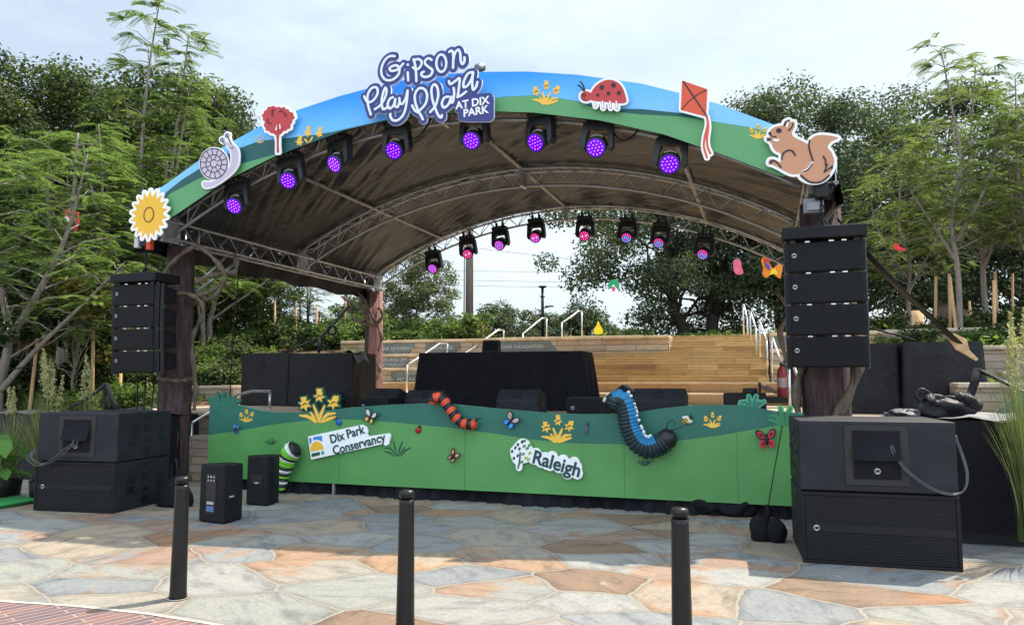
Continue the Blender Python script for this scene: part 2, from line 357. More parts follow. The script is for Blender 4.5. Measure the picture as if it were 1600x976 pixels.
def cloth(name, col, rough=.85, sc=3., strength=.5, sheen=.0):
    m, t = newmat(name); c = t.n('TexCoord'); n = t.n('TexNoise', Scale=sc, Detail=6., Roughness=.55, Distortion=.8); t.l(c.outputs['Object'], n.inputs['Vector'])
    t.l(t.ramp(n.outputs['Fac'], [(.3, tuple(x * .75 for x in col)), (.7, tuple(x * 1.3 for x in col))]), t.b.inputs['Base Color']); t.b.inputs['Roughness'].default_value = rough; t.b.inputs['Specular IOR Level'].default_value = .24
    f = t.n('TexNoise', Scale=90., Detail=2.); t.l(c.outputs['Object'], f.inputs['Vector']); t.bump(t.mix(.12, n.outputs['Color'], f.outputs['Color']), strength, .05); return m
FLAG = flagstone(); BRICKP = brickpave()
STEP = stoneblock('sandstone_steps', [(.38, .24, .10), (.48, .33, .15), (.42, .26, .10), (.54, .37, .17), (.33, .18, .075)], .75, .1555, zoff=-1.08 + .0)
WALLM = stoneblock('stacked_sandstone', [(.42, .31, .2), (.5, .4, .28), (.36, .24, .15), (.46, .38, .3), (.33, .22, .14)], .62, .16, msize=.012)
WALLG = stoneblock('garden_wall_stone', [(.30, .24, .18), (.38, .32, .25), (.24, .19, .15), (.33, .28, .24)], .7, .13, msize=.012)
COPING = M('sandstone_coping', (.52, .40, .26), .8, var=.3, scale=2.5, bump=.5, bscale=12)
SLATE = M('plaque_slate', (.13, .145, .145), .7, var=.2, scale=3)
PLQTXT = M('plaque_lettering', (.44, .45, .43), .8)
MULCH = M('mulch', (.10, .055, .032), .95, var=.6, scale=14, bump=.9, bscale=25)
GRASSM = M('lawn', (.07, .10, .035), .95, var=.4, scale=3)
BLACKP = M('black_paint', (.007, .0075, .0092), .6, var=.3, scale=5, bump=.12, bscale=260, spec=.22)
BLACKS = M('black_satin', (.007, .0075, .009), .42, var=.3, scale=4, spec=.28)
BOLLM = M('bollard_black', (.0055, .0055, .0062), .36, var=.35, scale=7, spec=.35, bump=.04, bscale=60)
GREYP = M('grey_speaker_paint', (.017, .019, .024), .62, var=.25, scale=4, bump=.15, bscale=240, spec=.22)
GRILLE = grille('speaker_grille', 62., (.003, .0034, .004), (.0075, .0082, .010)); GRILLB = grille('subwoofer_grille', 40., (.0025, .0028, .0032), (.0125, .0135, .0155))
CLOTHB = cloth('black_cloth', (.007, .0075, .0105), .9, 2.2, .5)
TARP = cloth('black_tarp', (.009, .0095, .012), .5, 3.5, .9)
TARPG = cloth('grey_plastic_cover', (.05, .053, .06), .42, 4., .9)
ALU = M('aluminium', (.42, .45, .50), .42, .7, var=.15, scale=8)
STEEL = M('brushed_steel', (.62, .61, .59), .35, .9, var=.08, scale=12)
WHITE = M('white_print', (.80, .81, .84), .5, var=.03); PALEB = M('pale_blue_print', (.70, .75, .83), .5, var=.02)
NAVY = M('navy_print', (.030, .043, .20), .5, var=.06); INK = M('black_ink', (.012, .012, .02), .5, var=.05)
def painted(name, c, var=.05): return M(name, c, .5, var=var, scale=1.2)
GREENL = M('painted_light_green', (.085, .268, .078), .45, var=.10, scale=1.6, bump=.05, bscale=6); GREEND = M('painted_dark_green', (.018, .125, .092), .45, var=.12, scale=1.6, bump=.05, bscale=6); TEALD = painted('painted_teal', (.008, .085, .085))
GREENR = painted('painted_roof_green', (.10, .31, .13))
YEL = painted('painted_yellow', (.76, .44, .035)); YEL2 = painted('painted_daffodil', (.80, .47, .06)); ORG = painted('painted_orange', (.62, .30, .04)); REDP = painted('painted_red', (.47, .045, .05)); KITE = painted('painted_kite_orange', (.62, .085, .04))
LILAC = painted('painted_lilac', (.50, .44, .56)); TAN = painted('painted_tan', (.50, .245, .14)); SKYB = painted('painted_blue', (.03, .22, .62)); DKG = painted('painted_grass_line', (.006, .075, .05)); TUFT = painted('painted_tuft', (.04, .30, .13))
def skypaint():
    m, t = newmat('painted_sky'); c = t.n('TexCoord'); s = t.n('SeparateXYZ'); t.l(c.outputs['Object'], s.inputs[0])
    n = t.n('TexNoise', Scale=.5, Detail=2.); t.l(c.outputs['Object'], n.inputs['Vector'])
    mr = t.n('MapRange'); mr.inputs['From Min'].default_value = 4.9; mr.inputs['From Max'].default_value = 5.75; t.l(s.outputs['Z'], mr.inputs['Value'])
    t.l(t.ramp(mr.outputs['Result'], [(0, (.19, .50, .84)), (.45, (.10, .42, .86)), (.85, (.010, .26, .80)), (1, (.008, .24, .78))]), t.b.inputs['Base Color']); t.b.inputs['Roughness'].default_value = .5; return m
SKYP = skypaint()
def fabric_roof():
    m, t = newmat('canopy_fabric'); c = t.n('TexCoord'); mp = t.n('Mapping'); mp.inputs['Rotation'].default_value = (0, 0, R(38)); mp.inputs['Scale'].default_value = (.55, 3.2, 1); t.l(c.outputs['Object'], mp.inputs['Vector'])
    n = t.n('TexNoise', Scale=1.6, Detail=7., Roughness=.6, Distortion=1.2); t.l(mp.outputs['Vector'], n.inputs['Vector'])
    n2 = t.n('TexNoise', Scale=.9, Detail=5.); t.l(c.outputs['Object'], n2.inputs['Vector'])
    t.l(t.ramp(n2.outputs['Fac'], [(.40, (.006, .0075, .011)), (.60, (.0165, .0195, .026))]), t.b.inputs['Base Color']); t.b.inputs['Roughness'].default_value = .31; t.b.inputs['Specular IOR Level'].default_value = .28; t.b.inputs['Specular Tint'].default_value = rgb(.75, .88, 1.0)
    t.bump(n.outputs['Fac'], .3, .1)
    tr = t.n('BsdfTranslucent'); tr.inputs['Color'].default_value = rgb(.30, .28, .26); ms = t.n('MixShader'); ms.inputs[0].default_value = .004
    t.l(t.b.outputs[0], ms.inputs[1]); t.l(tr.outputs[0], ms.inputs[2]); t.l(ms.outputs[0], t.t.nodes['Material Output'].inputs['Surface']); return m
CANOPY = fabric_roof()
WOODC = bark('carved_post', (.024, .016, .017), (.115, .074, .074)); WOODP = bark('carved_post_pink_lit', (.20, .10, .10), (.40, .22, .20)); VINE = bark('vine_wood', (.06, .046, .036), (.21, .165, .125), 1.2)
STAKEM = bark('stake_wood', (.40, .24, .12), (.60, .40, .22), .5); BARKG = bark('grey_bark', (.13, .11, .095), (.30, .26, .22)); BARKD = bark('dark_bark', (.022, .018, .014), (.07, .056, .045))
LF_DARK = leafmat('leaf_dark', [(0, (.020, .036, .016)), (.6, (.045, .072, .026)), (.85, (.095, .12, .032)), (1, (.20, .20, .05))], .34)
LF_FERN = leafmat('leaf_fern', [(0, (.072, .108, .046)), (.6, (.12, .17, .07)), (1, (.19, .235, .10))], .48)
LF_FERNR = leafmat('leaf_fern_light', [(0, (.088, .118, .054)), (.6, (.145, .18, .085)), (1, (.22, .25, .12))], .5)
LF_OAK = leafmat('leaf_oak', [(0, (.036, .053, .030)), (.6, (.072, .098, .052)), (1, (.13, .155, .085))], .36)
LF_MID = leafmat('leaf_mid', [(0, (.05, .085, .025)), (.6, (.10, .15, .042)), (1, (.19, .23, .07))], .45)
LF_WIL = leafmat('leaf_olive', [(0, (.045, .065, .03)), (.6, (.11, .13, .06)), (1, (.25, .25, .14))], .35)
LF_YEL = leafmat('leaf_yellowing', [(0, (.06, .085, .02)), (.6, (.14, .14, .03)), (1, (.28, .19, .04))], .4)
LF_SHR = leafmat('leaf_shrub', [(0, (.035, .07, .022)), (.6, (.085, .14, .036)), (1, (.20, .24, .05))], .42)
LF_GLO = leafmat('leaf_glossy', [(0, (.012, .03, .012)), (.7, (.03, .055, .02)), (1, (.16, .18, .12))], .12, .25)
LF_GRS = leafmat('leaf_grass', [(0, (.08, .12, .04)), (.6, (.16, .21, .07)), (1, (.36, .34, .18))], .35)
PLUME = leafmat('leaf_plume', [(0, (.30, .28, .15)), (1, (.50, .47, .30))], .4)

# ================================================================== GROUND AND TERRACES
def gz(u, v):
    if v < 21.4 and -11.2 < u < 2.6: return -.06
    if u <= -4:
        if v < 11.5: return -.06
        if v < 14.4: return .76 + .17 * (v - 11.5)
        if v < 16.5: return 1.42 + .03 * (v - 14.4)
        if v < 21.4: return 1.92 + .16 * (v - 16.5)
        return min(2.8 + .03 * (v - 21.4), 3.4) + (.035 * max(0, -u - 12) if v > 22 else 0) * min(1, (v - 21.4) / 10)
    if u < 2.6: return 2.78 + .002 * (v - 21.4)
    if v < 12.9: return -.06
    if v < 16: return 1.52
    if v < 19.5: return 2.22
    return 2.72 + .003 * (v - 19.5)
us = sorted(set([-400, -250, -150, -90, -60, -45, -36, -30, -26, -23, -20, -18, -16, -14.5, -13, -12, -11.25, -11.15, -9, -6, -3, 0, 2.55, 2.65, 4, 6, 8, 11, 14, 18, 23, 30, 40, 60, 90, 150, 250, 400]))
vs_ = sorted(set([-200, -60, -20, 0, 6, 10, 11.45, 11.52, 12.85, 12.92, 14.35, 14.42, 15.2, 15.95, 16.02, 16.45, 16.52, 17.5, 19.45, 19.52, 20.5, 21.35, 21.45, 23, 25, 28, 32, 37, 43, 50, 60, 80, 110, 160, 250, 400]))
gm = MB(); nu = len(us)
gm.add([(u, v, gz(u, v) + (.12 * math.sin(u * 1.7 + v) * math.sin(v * .9) if v > 22 else 0)) for v in vs_ for u in us],
       [(j * nu + i, j * nu + i + 1, (j + 1) * nu + i + 1, (j + 1) * nu + i) for j in range(len(vs_) - 1) for i in range(nu - 1)])
g = gm.build('ground', MULCH, kind='structure')
pl = MB().add([(-40, -14, 0), (34, -14, 0), (34, 14, 0), (-40, 14, 0)], [(0, 1, 2, 3)]).build('plaza', FLAG, kind='structure')
# brick band crossing the near left corner, its far edge slightly bowed
eds = [PZ(x, y) for x, y in ((-420, 925), (-180, 931), (0, 941), (120, 949), (230, 961), (330, 977), (480, 1010))]
edn = [Vector((p.x - 1.1, p.y - 1.35, 0)) for p in eds]
n_ = len(eds)
MB().add([(p.x, p.y, .004) for p in eds] + [(p.x, p.y, .004) for p in edn], [(i, i + n_, i + n_ + 1, i + 1) for i in range(n_ - 1)]).build('brick_band', BRICKP, kind='structure')
mbr = MB()
for i in range(n_ - 1):
    a, b = eds[i], eds[i + 1]; nn = Vector((-(b - a).y, (b - a).x, 0)).normalized() * .035
    mbr.add([(a.x, a.y, .008), (b.x, b.y, .008), (b.x + nn.x, b.y + nn.y, .008), (a.x + nn.x, a.y + nn.y, .008)], [(0, 1, 2, 3)])
mbr.build('mortar_edge', M('mortar_light', (.45, .41, .34), .9, bump=.4), kind='structure')

DECK = 1.08
t = thing('stone_stage', 'raised sandstone stage platform behind the painted hill fascia', 'stage', (-4.25, 13.5, 0))
o3 = (-4.25, 13.5, 0)
MB().bb(-11.1, 2.5, 10.6, 16.98, 0, DECK - .07).build('body', WALLG, t, off=o3)
MB().bb(-11.15, 2.55, 10.55, 17.0, DECK - .07, DECK).build('deck', M('deck_stone', (.40, .32, .23), .85, var=.25, scale=1.5, bump=.4, bscale=9), t, .012, off=o3)
MB().bb(-9.9, -9.0, 9.75, 10.54, 0, .42).bb(-8.95, -8.05, 10.05, 10.54, 0, .72).build('front_step', WALLG, t, .015, off=o3)
# broad steps
t = thing('sandstone_steps', 'broad flight of warm sandstone steps rising behind the stage', 'steps', (-1.5, 17, DECK)); o3 = (-1.5, 17, 0)
t.location = (0, 0, 0); o3 = (0, 0, 0)
LOWR = stoneblock('sandstone_low_risers', [(.42, .26, .12), (.47, .32, .17), (.38, .23, .11)], .95, .245, zoff=-1.08 + .245 * 5)
mlow = MB()
mlow.bb(-11.1, 3.2, 17.002, 17.7, DECK - .3, 1.29).bb(-11.1, 3.2, 17.7, 18.4, DECK - .3, 1.53)
mlow.build('lower_riser', LOWR, t)
mt = MB().bb(-11.1, 3.2, 16.97, 17.7, 1.292, 1.33).bb(-11.1, 3.2, 17.67, 18.45, 1.532, 1.572)
mt.build('tread', M('tread_stone', (.60, .45, .28), .85, var=.2, scale=3, bump=.3), t, .008)
ms = MB()
for i in range(8): ms.bb(-5.0, .05, 18.42 + .35 * i, 22.3 - .001 * i, 1.3, 1.574 + .1555 * (i + 1))
ms.build('upper_flight', STEP, t, .008)
# donor wall tiers, left and right of the flight
def tiers(name, label, u0, u1, plaques):
    t = thing(name, label, 'wall')
    tv = [(18.47, 1.574, 1.96), (19.2, 1.96, 2.36), (20.0, 2.36, 2.80)]
    for k, (v, z0, z1) in enumerate(tv):
        if u1 < 0: u1 = (-5.02, -5.02, -2.4)[k]
        MB().bb(u0, u1, v, 22.4 - .003 * k, z0 - .4, z1 - .085).build('tier', WALLM, t)
        mc = MB(); u = u0
        while u < u1 - .05:
            wd = min(rnd.uniform(1.0, 1.9), u1 - u); mc.bb(u + .004, u + wd - .004, v - rnd.uniform(.03, .06), v + (.78 if k < 2 else 2.3), z1 - .085, z1 + rnd.uniform(-.008, .01)); u += wd
        mc.build('coping', COPING, t, .02)
    for (px0, px1, k, cut, lines, sz) in plaques:
        v, z0, z1 = tv[k]; a = PV(px0, 560, v).x; b = PV(px1, 560, v).x; zt, zb = z1 - .1, z0 + .03
        pts = [(a + .02, zt), (b - .05, zt), (b, zt - .08), (b - .16 * cut, zb + .05), (b - .22 * cut, zb), (a + .14, zb), (a, zb + .12), (a + .03, zb + .2)]
        p = MB().prism(pts, v - .03, v + .02).build('plaque', SLATE, t, .006)
        for q, s in enumerate(lines):
            text(s, sz, ((a + b) / 2 - (.06 if q else 0), v - .033, (zt + zb) / 2 + (len(lines) - 1) * sz * .5 - q * sz * 1.08), PLQTXT, p, ext=.0015)
    return t
tiers('donor_wall', 'stepped sandstone wall with dark slate name plaques left of the steps', -12.2, -3.42, [
    (592, 648, 2, 1, ['BANK OF AMERICA'], .13), (664, 720, 2, 1, ['KATIE AND'], .13), (776, 862, 2, -1, ['CHER FOUNDATION -'], .13),
    (588, 640, 1, .6, ['ANN AND JIM', 'GOODNIGHT'], .14), (611, 690, 0, 1, ['NANCY', 'MCFARLANE'], .17)])
tiers('side_wall', 'stepped sandstone wall with one slate plaque right of the steps', .08, 3.3, [(1204, 1236, 2, 1, [], .1)])
# retaining walls of the planting beds
def retaining(name, label, segs, mat=WALLG):
    t = thing(name, label, 'wall')
    mb, mc = MB(), MB()
    for (u0, u1, v, z0, z1) in segs:
        mb.bb(u0, u1, v, v + .42, z0 - .3, z1 - .08); u = u0
        while u < u1 - .05:
            wd = min(rnd.uniform(.9, 1.7), u1 - u); mc.bb(u + .005, u + wd - .005, v - .05, v + .47, z1 - .08, z1 + rnd.uniform(-.01, .012)); u += wd
    mb.build('face', mat, t); mc.build('coping', M('garden_coping', (.42, .35, .27), .85, var=.25, scale=3, bump=.4), t, .02)
retaining('retaining_wall', 'low stone retaining wall across the left planting bed', [(-30, -11.25, 14.0, 0, 1.5)])
retaining('retaining_wall', 'lowest stone edging wall of the left bed behind the covered riser', [(-30, -11.25, 11.1, 0, .84)])
retaining('retaining_wall', 'second stone retaining wall higher up the left planting bed', [(-16.5, -11.0, 16.2, 1.4, 1.97)])
retaining('retaining_wall', 'lowest stone retaining wall right of the stage behind the black cases', [(2.6, 22, 12.5, 0, 1.58)])
retaining('retaining_wall', 'middle stone retaining wall between the shrubs at right', [(3.4, 26, 15.7, 1.4, 2.24)])
retaining('retaining_wall', 'topmost stone retaining wall behind the right hand tree stakes', [(2.6, 28, 19.2, 2.1, 2.78)])
sp = MB().prism([(0, 0), (1.0, 0), (.86, .42), (.62, .52)], 0, .06)
s_ = sp.build('slate_slab', SLATE); tag(s_, 'triangular grey slate slab leaning on the lowest right stone wall', 'slate slab'); s_.location = PV(1536, 648, 12.2) - Vector((0, 0, .02)); s_.location.z = 1.05
# handrails -------------------------------------------------------------
def handrail(label, pts, foots, r=.024):
    base = Vector((pts[0].x, pts[0].y, foots[0])); t = thing('handrail', label, 'handrail', base, group='steel handrails of the stone steps')
    MB().tube(pts, r, 8).build('rail', STEEL, t, off=base)
    for p, z in ((pts[0], foots[0]), (pts[-1], foots[1])):
        MB().tube([p - Vector((0, 0, .005)), Vector((p.x, p.y, z))], r * .95, 8).lathe([(r * 2.2, 0), (r * 2.2, .012)], (p.x, p.y, z), 12).build('post', STEEL, t, off=base)
def hr(label, P, vs, fz): handrail(label, [PV(x, y, v) for (x, y), v in zip(P, vs)], fz)
hr('steel handrail left of the pair of covered cases, at the low front steps', [(300, 660), (372, 616), (394, 611), (422, 611)], (10.1, 11.1, 11.4, 11.75), (.0, DECK))
hr('steel handrail in front of the rear left post', [(494, 614), (548, 579), (563, 568), (582, 568)], (13.4, 14.8, 15.2, 15.7), (DECK, DECK))
hr('steel handrail whose lower half shows left of the draped table', [(636, 570), (657, 557), (686, 537), (699, 537)], (17.4, 18.3, 19.4, 19.8), (1.33, 2.3))
hr('steel handrail rising behind the small black box on the draped table', [(676, 583), (740, 543), (778, 515.5), (787, 516)], (18.9, 19.9, 20.7, 21.0), (1.96, 2.75))
hr('steel handrail above the draped table, left of the tall lamp post', [(817, 521), (832, 509), (847, 497), (854, 497)], (20.4, 20.9, 21.4, 21.7), (2.36, 2.78))
hr('steel handrail right of the tall lamp post', [(878, 504), (892, 495), (904, 486), (909, 486)], (21.2, 21.7, 22.1, 22.3), (2.78, 2.8))
hr('topmost of the steel handrails descending the right edge of the steps', [(1167.5, 497), (1165, 487), (1162, 476), (1161, 476)], (21.2, 21.5, 21.9, 22.0), (2.5, 2.82))
hr('second steel handrail down the right edge of the steps', [(1181, 512), (1177, 500), (1173, 487.5), (1172, 487.5)], (19.8, 20.2, 20.7, 20.8), (2.04, 2.5))
hr('third steel handrail down the right edge of the steps', [(1198, 532), (1193, 518), (1188, 503.5), (1186.5, 503.5)], (18.6, 19.0, 19.5, 19.6), (1.73, 2.19))
hr('steel handrail above the red fire extinguisher', [(1221, 566), (1214, 548), (1207.5, 528), (1205.5, 528)], (17.3, 17.7, 18.3, 18.4), (1.33, 1.574))
hr('nearest steel handrail at the front right corner, below the hung speakers', [(1255, 607), (1247, 590), (1236, 560.5), (1232, 560.5)], (11.0, 11.4, 12.1, 12.2), (DECK - .02, DECK))

# ================================================================== STAGE CANOPY
UC, VF, VR = -4.25, 9.2, 16.75
UL, UR = -9.17, .68
ST = thing('stage_canopy', 'arched stage roof of black fabric on aluminium trusses and carved wooden posts', 'stage roof', (UC, VF, 0))
so = (UC, VF, 0)
def build(mb, name, mats, parent=ST, bevel=0.): return mb.build(name, mats, parent, bevel, off=so if parent is ST else None)
RC = 9.35; CZ = 5.62
def arch(t, crown=CZ, Rr=RC): return crown - (Rr - math.sqrt(max(0, Rr * Rr - t * t)))
# fabric skin with sagging and diagonal wrinkles
def skin():
    NU, NV = 330, 230; V = []
    for j in range(NV + 1):
        s = j / NV; v = VF + .02 + (VR - VF) * s
        bay = (s * 2) % 1.0
        for i in range(NU + 1):
            tt = -4.98 + 9.96 * i / NU
            z = arch(tt) - .05 * math.sin(math.pi * bay) ** .7
            q = tt * .75 + v * .95
            wr = .017 * math.sin(q * 24 + 2.2 * math.sin(tt * 1.1 + v * .5) + math.sin(v * 3.1)) + .009 * math.sin(q * 43 + 3 * math.sin(tt * .9) + 2 * math.sin(v * 1.3)) + .018 * math.sin(q * 9 + 1.5 * math.sin(tt * 1.3) + .8 * math.sin(v * 2.1)) + .013 * math.sin(q * 19 + 2 * math.sin(v * 1.7 + tt)) + .02 * math.sin((tt * .4 - v) * 6 + math.sin(tt * 2.2))
            amp = .35 + .65 * abs(math.sin(tt * .83 + v * .6)) ** 2
            V.append((UC + tt, v, z + wr * amp * math.sin(math.pi * min(1, max(0, bay))) ** .5))
    Fs = [(j * (NU + 1) + i, (j + 1) * (NU + 1) + i, (j + 1) * (NU + 1) + i + 1, j * (NU + 1) + i + 1) for j in range(NV) for i in range(NU)]
    return MB().add(V, Fs, 0, True)
build(skin(), 'canopy_skin', CANOPY)
# side valances
for sgn in (-1, 1):
    mb = MB(); n = 60; V = []
    for i in range(n + 1):
        v = VF + .05 + (VR - VF - .1) * i / n
        for k, z in enumerate((4.27, 3.95, 3.62 + .03 * math.sin(i * .5))):
            V.append((UC + sgn * (5.0 + .03 * math.sin(i * .9 + k) + .06 * k), v, z))
    mb.add(V, [(i * 3 + k, i * 3 + 3 + k, i * 3 + 4 + k, i * 3 + 1 + k) for i in range(n) for k in range(2)], 0, True)
    build(mb, 'side_valance', TARP)
# front panel with its painted landscape
top = [(251, 293), (262, 286), (310.6, 250.8), (403, 199), (462, 173), (530, 150.5), (580, 137), (640, 123.5), (700, 115.5), (747, 112.5), (824, 112), (902, 117), (1003, 131), (1064, 146), (1124, 163), (1209, 195), (1263, 221), (1292, 240)]
bot = [(240, 358), (273, 336.6), (357, 280), (430, 244), (540, 203), (600, 190), (680, 178.5), (767, 174), (834, 176), (936, 188), (1037, 210), (1144, 247), (1209, 272), (1222, 276.5), (1240, 273), (1292, 285)]
dk = [(240, 322), (260, 300), (284, 281), (314, 262), (373, 232), (406, 220), (437, 217), (492, 211), (520, 206), (604, 187), (660, 170), (705, 161), (740, 157), (790, 151), (843, 149), (895, 157), (936, 167), (953, 170), (1003, 170.5), (1070, 177.5), (1108, 189), (1166, 198), (1209, 207), (1250, 226), (1292, 247)]
gr = [(240, 330), (263, 304), (314, 277.6), (373, 257), (424, 243), (445, 238), (520, 240), (604, 200), (650, 181), (690, 168), (740, 157.3), (790, 151.3), (843, 149.3), (895, 157.3), (936, 170), (953, 174), (1000, 179), (1065, 182.4), (1108, 189.3), (1166, 198.3), (1209, 207.3), (1250, 226.3), (1292, 247.3)]
def prof(pts, v):
    q = on(v, pts); xs = [p[0] for p in q]; zs = [p[1] for p in q]
    return lambda u: float(np.interp(u, xs, zs))
pt, pb, pd, pg = (prof(p, VF - .04) for p in (top, bot, dk, gr))
u0p, u1p = PV(251, 293, VF - .04).x - .05, PV(1284, 236, VF - .04).x
mb = MB(); N = 160; V = []
for i in range(N + 1):
    u = u0p + (u1p - u0p) * i / N; zt, zb = pt(u), pb(u); zd = min(max(pd(u), zb), zt); zg = min(max(pg(u), zb), zd)
    V += [(u, VF - .04, zb), (u, VF - .04, zg), (u, VF - .04, zd), (u, VF - .04, zt), (u, VF, zb), (u, VF, zt)]
Fs, Ms = [], []
for i in range(N):
    a, b = i * 6, i * 6 + 6
    for k, mm in ((0, 2), (1, 1), (2, 0)): Fs.append((a + k, b + k, b + k + 1, a + k + 1)); Ms.append(mm)
    Fs += [(a + 4, a + 5, b + 5, b + 4), (a + 3, b + 3, b + 5, a + 5), (a, a + 4, b + 4, b)]; Ms += [3, 3, 3]
Fs += [(0, 3, 5, 4), (N * 6, N * 6 + 4, N * 6 + 5, N * 6 + 3)]; Ms += [3, 3]
mb.add(V, Fs, Ms); PANEL = build(mb, 'painted_front_panel', [SKYP, TEALD, GREENR, BLACKP])
# trusses ---------------------------------------------------------------
def truss(mb, rails, rc, rl, lac):
    for rl_ in rails: mb.tube(rl_, rc, 7)
    for a, b in lac:
        A, B = rails[a], rails[b]; n = len(A)
        for i in range(0, n - 1): mb.tube([A[i], B[i + 1]] if i % 2 == 0 else [B[i], A[i + 1]], rl, 5, cap=False)
    return mb
for k, v in enumerate((9.62, 13.3, 16.55)):
    n = 41; tt = [-4.78 + 9.56 * i / (n - 1) for i in range(n)]
    d = .30 if k < 2 else .27
    rails = [[(UC + t_, v - .13, arch(t_) - .07) for t_ in tt], [(UC + t_, v + .13, arch(t_) - .07) for t_ in tt], [(UC + t_ * .985, v, arch(t_) - .07 - d) for t_ in tt]]
    build(truss(MB(), rails, .026, .0095, ((0, 2), (1, 2), (0, 1))), 'arch_truss', ALU)
    for s in (-1, 1): build(MB().box((UC + s * 4.80, v, 4.06), (.04, .34, .5)), 'truss_joint', ALU)
    build(MB().box((UC, v, arch(0) - .22), (.05, .3, .34)), 'truss_joint', ALU)
for u in (UL, UR):
    n = 27; vv = [9.28 + (16.72 - 9.28) * i / (n - 1) for i in range(n)]
    rails = [[(u + a, v, z) for v in vv] for a, z in ((-.14, 4.16), (.14, 4.16), (.14, 3.88), (-.14, 3.88))]
    mb = truss(MB(), rails, .026, .0095, ((0, 3), (1, 2), (0, 1), (3, 2)))
    for v in (9.28, 9.8, 10.25, 13.1, 13.5, 16.3, 16.72): mb.tube([(u - .14, v, 4.16), (u - .14, v, 3.88), (u + .14, v, 3.88), (u + .14, v, 4.16)], .02, 6)
    build(mb, 'side_truss', ALU)
for t_ in (0, -3.1, 3.1): build(MB().tube([(UC + t_, VF + .1, arch(t_) - .06), (UC + t_, VR - .1, arch(t_) - .06)], .035, 8), 'purlin', M('purlin_tube', (.34, .34, .34), .5, .4, var=.2))
build(MB().tube([(UC - 5.02, VF + .02, 4.2), (UC - 5.02, VR, 4.2)], .03, 8).tube([(UC + 5.02, VF + .02, 4.2), (UC + 5.02, VR, 4.2)], .03, 8), 'edge_tube', ALU)
# posts with vines ------------------------------------------------------
def post(u, v, r0, r1, z0, z1, mats, base=False):
    mb = MB(); n = 48; V = []
    for (z, rr) in ((z0, r0 * 1.04), (z0 + .4, r0), ((z0 + z1) / 2, (r0 + r1) / 2), (z1, r1)):
        for j in range(n):
            q = 2 * math.pi * j / n; k = 1 + .05 * math.cos(q * 4 + .4) + .045 * math.sin(q * 7 + z * .3) + .03 * math.sin(q * 15 + 1.5 * math.sin(z * 1.2))
            V.append((u + rr * k * math.cos(q), v + rr * k * math.sin(q), z))
    Fs = [(i * n + j, i * n + (j + 1) % n, (i + 1) * n + (j + 1) % n, (i + 1) * n + j) for i in range(3) for j in range(n)]
    # the side towards the steps is painted pink for the coloured light on the rear posts
    ms = [(1 if (len(mats) > 1 and (j >= n - 12 or j < 6)) else 0) for i in range(3) for j in range(n)]
    mb.add(V, Fs + [tuple(range(3 * n, 4 * n))], ms + [0], True)
    p = build(mb, 'carved_post', mats)
    if base:
        MB().tube([(u - so[0] + r0 * 1.15 * math.cos(q), v - so[1] + r0 * 1.15 * math.sin(q), z0 + .06 + .02 * math.sin(3 * q)) for q in [i * math.pi / 12 for i in range(25)]], .05, 8).build('base_ring', VINE, p)
    mb = MB()
    for i in range(4): 
        a = math.pi / 4 + i * math.pi / 2; mb.tube([(u + .16 * math.cos(a) - so[0], v + .16 * math.sin(a) - so[1], z1 - .02), (u + .16 * math.cos(a) - so[0], v + .16 * math.sin(a) - so[1], 3.87)], .025, 7)
    mb.build('cap_stub', ALU, p)
    return p
def vine(p, pts, r): 
    q = cr_spline([(a - so[0], b - so[1], c) for a, b, c in pts], 7); n = len(q)
    MB().tube(q, [r * (.85 + .25 * math.sin(i * .7)) * (1 if i > 1 else .8) for i in range(n)], 8).build('vine', VINE, p)
pA = post(UL, 10.0, .27, .215, 0, 3.80, [WOODC], True)
def vpx(p, P, vs, r, z=None):
    n = len(P); vine(p, [tuple(PV(x, y, vs[0] + (vs[1] - vs[0]) * i / (n - 1))) for i, (x, y) in enumerate(P)], r)
vpx(pA, [(252, 436), (262, 419), (278, 402), (296, 389), (312, 386), (334, 404), (350, 425), (350, 440), (336, 462), (312, 472), (302, 474)], (9.62, 9.9), .042)
vpx(pA, [(276, 459), (292, 459), (308, 466), (317, 478), (315, 497), (307, 512), (300, 535), (303, 575), (306, 610), (303, 640)], (9.68, 9.95), .042)
vpx(pA, [(305, 442), (322, 433), (345, 428), (366, 425), (370, 412), (366, 398)], (9.75, 10.3), .05)
vpx(pA, [(308, 462), (326, 456), (342, 448)], (9.75, 9.95), .045)
for P in (((306, 456), (372, 408)), ((312, 440), (352, 402))): MB().tube([tuple(PV(*P[0], 9.9) - Vector(so)), tuple(PV(*P[1], 10.35) - Vector(so))], .022, 7).build('brace', ALU, pA)
vine(pA, [(UL + .25 * math.cos(q), 10.0 + .25 * math.sin(q), 1.62 + .02 * math.sin(q * 2)) for q in [i * math.pi / 6 for i in range(13)]], .045)
pB = post(UR, 10.0, .27, .225, 0, 3.80, [WOODC], True)
vine(pB, [(UR + .3, 9.9, 2.6), (UR + .34, 9.72, 2.0), (UR + .3, 9.66, 1.65), (UR + .12, 9.66, 1.25), (UR - .05, 9.66, 1.0), (UR - .15, 9.7, .6)], .07)
vine(pB, [(UR - .2, 9.7, .9), (UR - .34, 9.85, 1.25), (UR - .32, 9.95, 1.6), (UR - .2, 9.8, 1.95), (UR - .05, 9.68, 2.5)], .06)
vine(pB, [(UR - .3, 9.85, 2.9), (UR - .2, 9.70, 3.2), (UR + .02, 9.62, 3.5), (UR + .22, 9.7, 3.76)], .05)
pC = post(UL, 16.55, .24, .2, DECK, 3.80, [WOODC, WOODP])
zc = lambda P: [(500 + x / 4.435, 420 + y / 4.435) for x, y in P]
vpx(pC, zc([(160, 130), (195, 225), (210, 300), (260, 360), (330, 385), (395, 375), (430, 330), (425, 290), (408, 272)]), (16.1, 16.4), .042)
